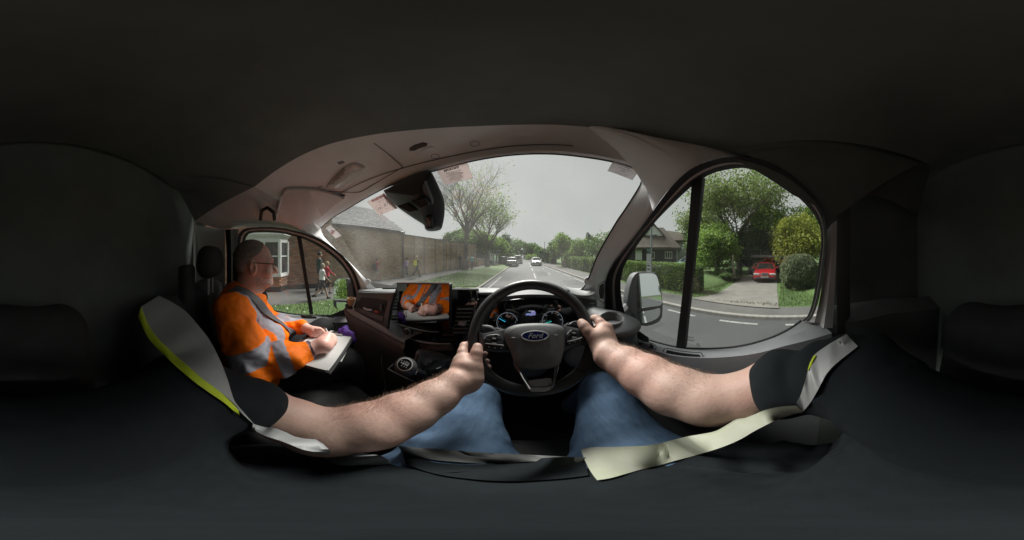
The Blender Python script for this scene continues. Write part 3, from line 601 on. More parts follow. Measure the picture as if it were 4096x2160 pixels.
# carport and what is under it
cp = thing('carport', 'dark open carport with flat roof behind the red car', 'carport', (14.2, .9, -1.75))
MB().box((15.4, 1.0, -.12), (4.2, 3.0, .16)).build('roof', mat('felt_roof', (.12, .125, .13), .8), cp, smooth=False)
MB().box((13.28, 1.0, -.13), (.04, 3.05, .2)).build('fascia', mat('grey_board', (.2, .2, .2), .7), cp, smooth=False)
for x, y in ((13.5, -.35), (13.5, 2.3), (17.2, -.35), (17.2, 2.3)): MB().box((x, y, -.98), (.1, .1, 1.54)).build('post', m_bark, cp, smooth=False)
MB().box((17.4, 1.0, -1.0), (.08, 2.9, 1.5)).build('rear_wall', m_black, cp, smooth=False)

# ------------------------------------------------------------------ brick house with bay window, barn, garden wall
def brick_mesh(nm, sx, sy, sz, m):
    b = MB().box((0, 0, 0), (sx, sy, sz)).build(nm, m, None, smooth=False, local=True); me = b.data; bpy.data.objects.remove(b); return me
BM = {}
def bricks(T, X, y0, y1, z0, z1, m, limit=300, skip=None, depth=.05, bl=.215, bh=.065, near=(0, 0), facing=1):
    key = m.name
    if key not in BM: BM[key] = brick_mesh('brick', depth, bl, bh, m)
    me = BM[key]; pos = []; r = 0; z = z0 + bh / 2 + .005
    while z < z1:
        y = y0 + (bl / 2 if r % 2 else 0) * 1.0 + bl / 2 - .1
        while y < y1 - bl * .4:
            if not (skip and skip(y, z)): pos.append((y, z))
            y += bl + .01
        z += bh + .01; r += 1
    pos.sort(key=lambda p: (p[0] ** 2 + X * X + p[1] ** 2)); org = wloc(T); st = MB()
    for i, (y, z) in enumerate(pos):
        x = X + facing * random.uniform(-.004, .006)
        if i < limit:
            o = bpy.data.objects.new('brick', me); COL.objects.link(o); o.parent = T; o.location = Vector((x, y, z)) - org; o.rotation_euler = (0, 0, random.uniform(-.01, .01))
        else: st.box((x, y, z), (depth, bl, bh))
    if st.v: st.build('brickwork', m, T, smooth=False)['kind'] = 'stuff'
house = thing('brick_house', 'red brick house with white bay window beside the pavement', 'house', (-10, -1.5, PZ))
MB().box((-11.96, -1.4, .9), (8, 9.2, 5.1)).build('wall', m_mort, house, smooth=False)
MB().add([(-7.6, -6.2, 3.4), (-7.6, 3.3, 3.4), (-12, 3.3, 6.2), (-12, -6.2, 6.2), (-16.4, -6.2, 3.4), (-16.4, 3.3, 3.4)], [(0, 1, 2, 3), (3, 2, 5, 4), (1, 5, 2), (0, 3, 4), (0, 4, 5, 1)]).build('roof', m_slate, house, smooth=False)
bay_skip = lambda y, z: (y < .8 and z > -.95 and z < 1.0)
bricks(house, -7.93, .75, 3.2, PZ + .2, 1.6, B_red, 300)
bricks(house, -7.93, .75, 3.2, 1.62, 3.3, B_red, 0)
bricks(house, -7.93, -4.5, .75, PZ + .2, 3.0, B_red, 0)
MB().box((-7.9, -1.0, PZ + .1), (.1, 8.4, .24)).build('plinth', m_black, house, smooth=False)
bay = [(-7.9, .86), (-7.32, .45), (-7.32, -.95), (-7.9, -1.4)]
def bayband(nm, z0, z1, off, m, par):
    c = Vector((-7.6, -.25, 0)); P = []
    for x, y in bay: v = Vector((x, y, 0)); d = (v - c); P.append(v + Vector((off if x > -7.6 else 0, off * (1 if y > c.y else -1), 0)))
    P = [(-7.95, P[0].y, 0)] + P + [(-7.95, P[-1].y, 0)]
    a = [Vector((p[0], p[1], z0)) for p in P]; b = [Vector((p[0], p[1], z1)) for p in P]; n = len(a)
    return MB().add(a + b, [(i, i + 1, n + i + 1, n + i) for i in range(n - 1)] + [tuple(range(n)), tuple(range(2 * n - 1, n - 1, -1))]).build(nm, m, par, smooth=False)
bayband('bay_base', PZ + .22, -.96, -.02, m_mort, house)
bayband('bay_plinth', PZ, PZ + .22, .03, m_black, house)
for (xa, ya), (xb, yb) in zip(bay[:-1], bay[1:]):        # bricks under the bay
    a = Vector((xa, ya, 0)); b = Vector((xb, yb, 0)); d = (b - a); L = d.length; d.normalize(); st = MB(); r = 0; z = PZ + .26
    while z < -1.0:
        s = .11 if r % 2 else 0
        while s < L - .1: st.box(a + d * (s + .1) + Vector((0, 0, z)), (.04, .205, .065), R=Matrix.Rotation(math.atan2(d.y, d.x) - math.pi / 2, 3, 'Z')); s += .225
        z += .075; r += 1
    st.build('bay_brickwork', B_red, house, smooth=False)['kind'] = 'stuff'
bw = bayband('bay_window', -.96, -.88, .05, m_white, house); 
for z0, z1, off in ((.6, .72, .02), (.72, .78, .07), (.78, .84, .12), (.84, .93, .17)): bayband('cornice', z0, z1, off, m_white, bw)
for (xa, ya), (xb, yb), nsp in zip(bay[:-1], bay[1:], (1, 2, 1)):
    a = Vector((xa, ya, 0)); b = Vector((xb, yb, 0)); d = (b - a).normalized(); L = (b - a).length; R = Matrix.Rotation(math.atan2(d.y, d.x), 3, 'Z')
    for j in range(nsp + 1): MB().box(a + d * (L * j / nsp) + Vector((0, 0, -.14)), (.12 if j in (0, nsp) else .09, .12, 1.48), R=R).build('frame', m_white, bw, smooth=False)
    for j in range(nsp):
        c = a + d * (L * (j + .5) / nsp); wd = L / nsp - .1
        for z in (-.84, -.07, .56): MB().box(c + Vector((0, 0, z)), (wd, .07, .07 if z != -.07 else .05), R=R).build('sash', m_white, bw, smooth=False)
        for z in (-.455, .245): MB().box(c + Vector((0, 0, z)), (wd, .02, .72 if z < 0 else .58), R=R).build('pane', mat('house_glass', (.09, .1, .11), .12, 0, .3, 3, spec=.9), bw, smooth=False)
barn = thing('stone_barn', 'long buff brick barn with slate roof beside the pavement', 'barn', (-10, 6, PZ))
MB().box((-11.3, 6.02, -.1), (5.9, 5.6, 3.25)).build('wall', m_mort, barn, smooth=False)
bricks(barn, -8.33, 3.25, 8.85, PZ + .02, 1.5, B_buff, 300)
MB().tube([(-8.2, 8.75, 1.5), (-8.2, 8.75, PZ)], .05, 8).build('drainpipe', m_pipe, barn)
MB().box((-8.2, 6.0, 1.52), (.14, 5.8, .1)).build('gutter', m_pipe, barn, smooth=False)
A_, B_ = Vector((-8.1, 0, 1.58)), Vector((-11.3, 0, 3.75)); sl = (B_ - A_); SLn = Vector((-sl.z, 0, sl.x)).normalized(); SLn = SLn if SLn.z > 0 else -SLn
MB().add([(-8.12, 3.0, 1.5), (-8.12, 8.95, 1.5), (-11.3, 8.6, 3.66), (-11.3, 3.0, 3.66), (-14.5, 3, 1.5), (-14.5, 8.95, 1.5)], [(0, 1, 2, 3), (3, 2, 5, 4), (1, 5, 2), (0, 3, 4)]).build('roof', m_pipe, barn, smooth=False)
sme = brick_mesh('slate', .30, .29, .012, m_slate); rows_ = 17; cnt = 0; st = MB(); ry = math.atan2(sl.z, -sl.x)
for j in range(rows_):
    p = A_ + sl * ((j + .5) / rows_) + SLn * .03
    y = 3.05 + (.15 if j % 2 else 0)
    while y < 8.9 - .35 * j / rows_:
        R = Matrix.Rotation(ry - .05, 3, 'Y'); c = Vector((p.x, y, p.z)) + SLn * random.uniform(0, .006)
        if cnt < 300 and y > 3.6: o = bpy.data.objects.new('slate', sme); COL.objects.link(o); o.parent = barn; o.location = c - wloc(barn); o.rotation_euler = (0, ry - .05, 0); cnt += 1
        else: st.box(c, (.30, .29, .012), R=R)
        y += .30
st.build('slate_rows', m_slate, barn, smooth=False)['kind'] = 'stuff'
gw = thing('garden_wall', 'long high buff brick wall with piers running along the pavement to the trees', 'wall', (-8.4, 16, PZ))
m_bw = bpy.data.materials.new('coursed_brick'); m_bw.use_nodes = True; N = m_bw.node_tree; L = N.links; bt = N.nodes.new('ShaderNodeTexBrick'); tc = N.nodes.new('ShaderNodeTexCoord'); mp = N.nodes.new('ShaderNodeMapping')
mp.inputs['Rotation'].default_value = (math.radians(90), 0, math.radians(90)); bt.inputs['Scale'].default_value = 1; bt.inputs['Brick Width'].default_value = .225; bt.inputs['Row Height'].default_value = .075; bt.inputs['Mortar Size'].default_value = .008
bt.inputs['Color1'].default_value = (.40, .29, .175, 1); bt.inputs['Color2'].default_value = (.26, .195, .125, 1); bt.inputs['Mortar'].default_value = (.2, .18, .145, 1)
nz = N.nodes.new('ShaderNodeTexNoise'); nz.inputs['Scale'].default_value = .9; mr = N.nodes.new('ShaderNodeMapRange'); mr.inputs[3].default_value = .65; mr.inputs[4].default_value = 1.3; ml = N.nodes.new('ShaderNodeMix'); ml.data_type = 'RGBA'; ml.blend_type = 'MULTIPLY'; ml.inputs[0].default_value = 1
L.new(tc.outputs['Object'], mp.inputs[0]); L.new(mp.outputs[0], bt.inputs[0]); L.new(tc.outputs['Object'], nz.inputs[0]); L.new(nz.outputs['Fac'], mr.inputs[0]); L.new(bt.outputs['Color'], ml.inputs[6]); L.new(mr.outputs[0], ml.inputs[7]); L.new(ml.outputs[2], N.nodes['Principled BSDF'].inputs['Base Color']); N.nodes['Principled BSDF'].inputs['Roughness'].default_value = .9
wallX = lambda y: float(np.interp(y, [8.85, 12, 18, 22, 26, 40], [-8.35, -8.4, -8.1, -7.2, -6.9, -7.2]))
ys = [8.9, 10.4, 11.9, 13.6, 15.6, 18, 20.2, 22.2]
for a, b in zip(ys[:-1], ys[1:]):
    xa, xb = wallX(a), wallX(b); V = [(xa, a, PZ), (xb, b, PZ), (xb, b, 1.38), (xa, a, 1.38), (xa - .3, a, PZ), (xb - .3, b, PZ), (xb - .3, b, 1.38), (xa - .3, a, 1.38)]
    MB().add(V, [(0, 1, 2, 3), (5, 4, 7, 6), (3, 2, 6, 7), (0, 3, 7, 4), (1, 5, 6, 2)]).build('wall_bay', m_bw, gw, smooth=False)
    V = [(xa + .06, a, 1.382), (xb + .06, b, 1.382), (xb + .06, b, 1.46), (xa + .06, a, 1.46), (xa - .36, a, 1.382), (xb - .36, b, 1.382), (xb - .36, b, 1.46), (xa - .36, a, 1.46)]
    MB().add(V, [(0, 1, 2, 3), (5, 4, 7, 6), (3, 2, 6, 7), (0, 3, 7, 4), (1, 5, 6, 2), (4, 5, 1, 0)]).build('coping', m_slate, gw, smooth=False)
    MB().box((xb + .0, b, -.12), (.2, .34, 3.0)).build('pier', m_bw, gw, smooth=False)
lw = thing('low_wall', 'low buff wall between the garden wall and the bus shelter', 'wall', (-6.9, 25, PZ))
MB().box((-6.95, 25.5, PZ + .5), (.3, 6, 1.0)).build('wall', m_bw, lw, smooth=False); MB().box((-6.95, 25.5, PZ + 1.04), (.36, 6.1, .07)).build('coping', m_kerb, lw, smooth=False)

# ------------------------------------------------------------------ bus shelter and stop signs
bs = thing('bus_shelter', 'glazed bus shelter with flat roof under the trees ahead', 'bus shelter', (-5.3, 27.5, PZ)); m_sg = glassmat('shelter_glass', (.8, .86, .86), .08, .12)
MB().box((-5.3, 28.2, PZ + 2.3), (1.5, 3.4, .1)).build('roof', m_steel, bs, smooth=False)
for x in (-6, -4.6):
    for y in (26.6, 28.2, 29.8): MB().box((x, y, PZ + 1.13), (.07, .07, 2.25)).build('post', m_steel, bs, smooth=False)
for y in (26.6,): MB().box((-5.3, y, PZ + 1.25), (1.3, .015, 1.7)).build('glass_panel', m_sg, bs, smooth=False)
for y in (27.4, 29): MB().box((-6, y, PZ + 1.25), (.015, 1.5, 1.7)).build('glass_panel', m_sg, bs, smooth=False)
MB().box((-5.7, 26.52, PZ + 1.2), (.6, .03, 1.1)).build('timetable_case', m_white, bs, smooth=False)
MB().box((-5.8, 28.2, PZ + .5), (.25, 2.6, .05)).build('bench', m_steel, bs, smooth=False)
def pole(name, label, loc, h, r, cat='post', group=None):
    T = thing(name, label, cat, loc, 0, group); MB().lathe([(r * 1.1, 0), (r, .02), (r, h), (r * .6, h + .02)], loc, n=12).build('pole', m_steel, T); return T
sp = Vector((5.55, 5.72, GZ + .12)); BSP = pole('bus_stop_sign', 'grey green bus stop post with timetable cases in front of the hedge', tuple(sp), 3.05, .045, 'bus stop')
vr = Vector((sp.x, sp.y, 0)).normalized(); ri = Vector((vr.y, -vr.x, 0)); Rz = Matrix.Rotation(math.atan2(ri.y, ri.x), 3, 'Z'); m_sgn = mat('sign_green', (.035, .11, .085), .45); m_sgw = mat('sign_white', (.6, .64, .62), .45)
o = sp - ri * .13 - vr * .05
MB().box(o + Vector((0, 0, 1.97)), (.2, .025, .3), R=Rz).build('flag', m_sgn, BSP, smooth=False)
MB().box(o + Vector((0, 0, 1.60)), (.2, .03, .42), R=Rz).build('timetable_case', m_sgw, BSP, smooth=False)
MB().box(o + Vector((0, 0, 1.14)), (.19, .03, .44), R=Rz).build('route_case', m_sgw, BSP, smooth=False)
text('BUS', .08, o + Vector((0, 0, 1.98)) - vr * .016, ri, (0, 0, 1), m_sgw, BSP, ext=.001)
for dz_ in (1.27, 1.1): MB().box(o + Vector((0, 0, dz_)) - vr * .017, (.13, .004, .07), R=Rz).build('notice', m_sgn, BSP, smooth=False)
for k in range(7): MB().box(o + Vector((0, 0, 1.76 - k * .05)) - vr * .0165, (.15, .002, .008), R=Rz).build('print_line', m_sgn, BSP, smooth=False)
for i, (x, h, zt) in enumerate([(1247, 25.5, 3.6), (1470, 44, 4.6), (1628, 50, 5.2)]): pole('street_pole', ['slim grey pole standing in front of the bus shelter', 'thin pole beyond the bus shelter near the parked cars', 'lamp post beside the distant parked cars'][i], PP('S2', x, 980, h, -1.8), zt, .05, 'pole')
pole('street_lamp', 'dark lamp column rising over the trees on the right side of the road', PP('S3', 583, 900, 37, -1.8), 4.6, .06, 'lamp post')

# ------------------------------------------------------------------ thatched cottage
ct = thing('thatched_cottage', 'black boarded cottage with white gable and thatched roof behind the hedge', 'cottage', (19.2, 14.4, GZ + .15))
O = Vector((19.2, 14.4, 0)); e_ = Vector((-3, 3.9, 0)).normalized(); n_v = Vector((-3.9, -3.0, 0)).normalized()
def CP(s, d, z): return O + e_ * s + n_v * d + Vector((0, 0, z))
def hexa(nm, s0, s1, d0, d1, z0, z1, m, par=ct):
    V = [CP(s, d, z) for z in (z0, z1) for s, d in ((s0, d0), (s1, d0), (s1, d1), (s0, d1))]; return MB().add(V, [(0, 1, 2, 3), (7, 6, 5, 4), (0, 4, 5, 1), (1, 5, 6, 2), (2, 6, 7, 3), (3, 7, 4, 0)]).build(nm, m, par, smooth=False)
hexa('wall', 0, 12, 0, -7, -1.8, 1.1, m_black)
for k in range(13): hexa('weatherboard', 0, 12, .03, .004, -1.7 + k * .2, -1.7 + k * .2 + .17, m_black)
def roofp(nm, V, F, m=m_thatch, th=.3):
    b = MB(); V = [Vector(v) for v in V]; n = len(V); b.add(V + [v - Vector((0, 0, th)) for v in V], list(F) + [tuple(i + n for i in f[::-1]) for f in F])
    E = {}
    for f in F:
        for i in range(len(f)): a, c = f[i], f[(i + 1) % len(f)]; E[(a, c)] = 1
    ed = [(a, c) for (a, c) in E if (c, a) not in E]; b.add(V + [v - Vector((0, 0, th)) for v in V], [(a, a + n, c + n, c) for a, c in ed])
    o = b.build(nm, m, ct, smooth=False); return o
roofp('thatched_roof', [CP(-.6, .7, .95), CP(12.6, .7, .95), CP(10.5, -3.2, 4.6), CP(2.2, -3.2, 4.3), CP(-.6, -7.5, .95), CP(12.6, -7.5, .95)], [(0, 1, 2, 3), (3, 2, 5, 4), (0, 3, 4), (1, 5, 2)])
gbl = hexa('gable_wall', 2.2, 5.0, -1.4, -4, 1.0, 3.0, m_white)
MB().add([CP(2.2, -1.38, 3.0), CP(5.0, -1.38, 3.0), CP(3.6, -1.38, 4.4)], [(0, 1, 2)]).build('gable_peak', m_white, ct, smooth=False)
roofp('gable_roof', [CP(1.7, -1.1, 2.6), CP(3.6, -1.1, 4.75), CP(5.5, -1.1, 2.6), CP(1.7, -4.5, 2.6), CP(3.6, -4.5, 4.75), CP(5.5, -4.5, 2.6)], [(0, 1, 4, 3), (1, 2, 5, 4)], th=.25)
roofp('lower_roof', [CP(.9, .75, 1.0), CP(7, .75, 1.0), CP(5.0, -1.3, 2.55), CP(2.1, -1.3, 2.4)], [(0, 1, 2, 3)], th=.25)
hexa('wing_wall', -2.4, 1.2, -4, -9, -1.8, 2.3, m_white)
roofp('wing_roof', [CP(-3.0, -3.4, 2.3), CP(2.2, -3.4, 2.3), CP(1.8, -6.5, 4.3), CP(-1.0, -6.5, 3.9), CP(-3, -9.5, 2.3), CP(2, -9.5, 2.3)], [(0, 1, 2, 3), (3, 2, 5, 4), (0, 3, 4), (1, 5, 2)])
def cwin(s0, s1, z0, z1, d, nm='window', cols=3):
    w0 = hexa(nm, s0, s1, d + .03, d, z0, z1, m_white)
    for k in range(cols):
        a = s0 + .06 + (s1 - s0 - .06) * k / cols; V = [CP(s, d + .045, z) for s, z in ((a, z0 + .07), (a + (s1 - s0 - .06) / cols - .06, z0 + .07), (a + (s1 - s0 - .06) / cols - .06, z1 - .07), (a, z1 - .07))]
        MB().add(V, [(0, 1, 2, 3)]).build('pane', m_pane, w0, smooth=False)
cwin(.7, 1.75, -.55, .4, .03); cwin(3.3, 3.75, -.6, .35, .03, cols=1); cwin(3.0, 4.3, 2.55, 3.05, -1.38, cols=2)
hexa('white_panel', 5.2, 6.2, .06, .02, -1.7, .85, m_white)
hexa('louvre_panel', 5.35, 6.05, .09, .062, -1.7, -.75, m_black)
MB().tube([CP(-.02, .08, .9), CP(-.02, .08, -1.7)], .05, 8).build('drainpipe', m_white, ct)

# ------------------------------------------------------------------ cars
m_glass_car = mat('car_glass', (.02, .024, .028), .04, 0, 0, spec=1.0)
m_bump = mat('bumper_plastic', (.03, .03, .033), .6)
m_lamp = mat('lamp_lens', (.6, .62, .63), .1, 0, .1, 30, spec=1)
m_tail = mat('tail_lens', (.3, .012, .01), .15)
m_pla = mat('plate_white', (.6, .6, .58), .5); m_ply = mat('plate_yellow', (.6, .42, .05), .5); m_ink = mat('plate_ink', (.01, .01, .01), .5)
def car(name, label, loc, rz, paint, W=.84, Lf=2.05, H=1.43, plate_txt='', grille=True, est=False, group=None, detail=True, belt=.92, parcel=True):
    T = thing(name, label, 'car', loc, rz, group); w_ = W
    st = [(Lf + .03, .80, .30, .50, .50), (Lf - .03, .90, .22, .66, .60), (Lf - .25, .97, .2, .74, .70), (Lf - .9, 1, .2, .86, .80), (Lf - 1.15, 1, .2, belt, .86), (.2, 1, .2, belt + .01, .9), (-.9, 1, .2, belt + .03, .9), (-Lf + .25, .97, .22, belt + .05, .82), (-Lf + .03, .92, .26, belt, .8), (-Lf - .04, .84, .32, .62, .6)]
    mb = MB(); rows = []
    for y, wf, z0, z1, fl in st:
        W_ = w_ * wf; half = [(W_ * .9, z0), (W_ * .985, z0 + .12), (W_, (z0 + z1) / 2), (W_ * .985, z1 - .12), (W_ * .93, z1 - .03), (W_ * .8, z1), (W_ * .4, z1 + .015), (0, z1 + .02)]
        rows.append([Vector((-a, y, b)) for a, b in half] + [Vector((a, y, b)) for a, b in half[-2::-1]])
    mb.loft(rows); n = len(rows[0]); mb.add(rows[0], [tuple(range(n))[::-1]]); mb.add(rows[-1], [tuple(range(n))]); mb.build('body', paint, T, local=True, sharp=50)
    rb = -Lf + (.15 if est else .35); yf, yr = Lf - 1.12, rb; ry, rf = (-Lf + .38 if est else -Lf + .95), .28
    bot = [(-w_ * .93, yf), (w_ * .93, yf), (w_ * .93, yr), (-w_ * .93, yr)]; top = [(-w_ * .68, rf), (w_ * .68, rf), (w_ * .66, ry), (-w_ * .66, ry)]
    bb = [Vector((x, y, belt - .02)) for x, y in bot]; tt = [Vector((x, y, H - .05)) for x, y in top]
    MB().add(bb + tt, [(0, 1, 5, 4), (1, 2, 6, 5), (2, 3, 7, 6), (3, 0, 4, 7)]).build('glazing', m_glass_car, T, local=True, smooth=False)
    r2 = [Vector((x * .86, y + (-.12 if i < 2 else .12), H)) for i, (x, y) in enumerate(top)]
    MB().add([t + Vector((t.x * .02, 0, 0)) for t in tt] + r2, [(0, 1, 5, 4), (1, 2, 6, 5), (2, 3, 7, 6), (3, 0, 4, 7), (4, 5, 6, 7)]).build('roof', paint, T, local=True, sharp=60)
    for i in range(4): MB().tube([bb[i], tt[i]], .035, 6).build('pillar', paint, T, local=True)
    for s in (-1, 1):
        MB().tube([Vector((s * w_ * .935, .0 - .15, belt)), Vector((s * w_ * .685, -.15, H - .05))], .03, 5).build('pillar', paint, T, local=True); MB().tube([tt[0 if s < 0 else 1], tt[3 if s < 0 else 2]], .03, 5).build('roof_rail', paint, T, local=True)
    for s in (-1, 1):
        for y in (Lf - .78, -Lf + .78):
            MB().lathe([(.2, -.1), (.31, -.1), (.32, -.05), (.32, .07), (.3, .1), (.2, .1)], (s * (w_ - .1), y, .32), (s, 0, 0), 20).build('tyre', m_tyre, T, local=True)
            if detail: MB().lathe([(.02, .02), (.19, .04), (.205, .1), (.16, .085), (.05, .07), (.02, .075)], (s * (w_ - .1), y, .32), (s, 0, 0), 14).build('rim', m_alloy, T, local=True)
        MB().box((s * (w_ + .1), Lf - 1.3, belt + .08), (.17, .1, .13)).build('mirror', paint, T, local=True, bevel=.03)
        MB().box((s * w_ * .68, Lf - .03, .66 - .03), (w_ * .5, .1, .13)).build('headlight', m_lamp, T, local=True, bevel=.02)
        MB().box((s * w_ * .74, -Lf + .0, .78), (w_ * .3, .12, .2)).build('tail_light', m_tail, T, local=True, bevel=.02)
    MB().box((0, Lf + .02, .34), (w_ * 1.7, .1, .1)).build('bumper', m_bump, T, local=True, bevel=.03)
    MB().box((0, -Lf - .02, .36), (w_ * 1.6, .1, .14)).build('bumper', m_bump, T, local=True, bevel=.03)
    if grille:
        MB().box((0, Lf - .0, .645), (w_ * .62, .08, .17)).build('grille_frame', m_chr, T, local=True, bevel=.02); MB().box((0, Lf + .035, .645), (w_ * .53, .03, .11)).build('grille', m_bump, T, local=True, bevel=.01)
        MB().lathe([(.045, 0), (.04, .012), (.01, .016)], (0, Lf + .04, .71), (0, 1, 0), 12).build('badge', m_chr, T, local=True)
    for s, y, m in ((1, Lf + .09, m_pla), (-1, -Lf - .09, m_ply)):
        MB().box((0, y, .44 if s > 0 else .62), (.52, .012, .11)).build('number_plate', m, T, local=True)
        if plate_txt:
            cu = bpy.data.curves.new('lettering', 'FONT'); cu.body = plate_txt; cu.size = .1; cu.align_x = 'CENTER'; cu.align_y = 'CENTER'; cu.materials.append(m_ink); cu.extrude = .001; t = bpy.data.objects.new('lettering', cu); COL.objects.link(t)
            solid(t, Matrix.Translation((0, y + s * .008, .44 if s > 0 else .62)) @ Matrix.Rotation(math.pi if s > 0 else 0, 4, 'Z') @ Matrix.Rotation(math.pi / 2, 4, 'X'), T)
    MB().box((0, Lf - 1.08, belt - .005), (w_ * 1.5, .14, .02)).build('scuttle', m_bump, T, local=True)
    return T
P_red = mat('red_paint', (.42, .012, .02), .3, 0, .1, 3, coat=.5, spec=.5); P_sil = mat('silver_paint', (.26, .28, .31), .3, .5, .05, 2, coat=.4); P_wht = mat('pale_car_paint', (.55, .57, .58), .3, 0, .05, 2, coat=.4)
P_drk = mat('dark_car_paint', (.035, .04, .05), .25, .3, .05, 2, coat=.5); P_tea = mat('teal_paint', (.2, .33, .32), .35, .2, .05, 2, coat=.4)
car('red_car', 'red hatchback facing the road on the concrete driveway', (12.35, 1.2, -1.755), math.radians(90 + 3), P_red, .84, 2.1, 1.36, 'RF54 EHE').scale = (.92, .92, .87)
car('parked_car', 'silver car parked at the left kerb ahead seen from behind', (-2.25, 28.4, GZ + .03), math.radians(-2), P_sil, .9, 2.2, 1.45, 'AP17 OKU')
car('oncoming_car', 'pale car with dark front coming towards the van in the right lane', (1.9, 30.2, GZ), math.radians(181), P_wht, .88, 2.1, 1.42, 'WX12 LDN')
car('parked_car', 'white van-like car parked in front of the silver car', (-1.7, 36.5, GZ), math.radians(-2), P_wht, .9, 2.2, 1.7, est=True, detail=False)
car('parked_car', 'dark car parked left of the silver car beside the verge', (-3.9, 30.5, GZ + .1), math.radians(-4), P_drk, .88, 2.1, 1.45, est=True, detail=False)
for i, (x, y, c) in enumerate([(-2.0, 44, P_drk), (-2.1, 52, P_red), (-2.3, 61, P_drk), (-.2, 70, P_drk)]): car('distant_car', ['dark car parked behind the white one along the left kerb', 'small red car in the distant parked row', 'dark car parked farthest along the left kerb', 'dark car standing in the lane at the far end of the road'][i], (x, y, GZ), 0, c, .88, 2.1, 1.5, detail=False, group='distant cars on the left')
car('teal_car', 'pale teal car partly hidden beside the thatched cottage', (17.4, 11.2, -1.75), math.radians(60), P_tea, .85, 2.1, 1.5, est=True)

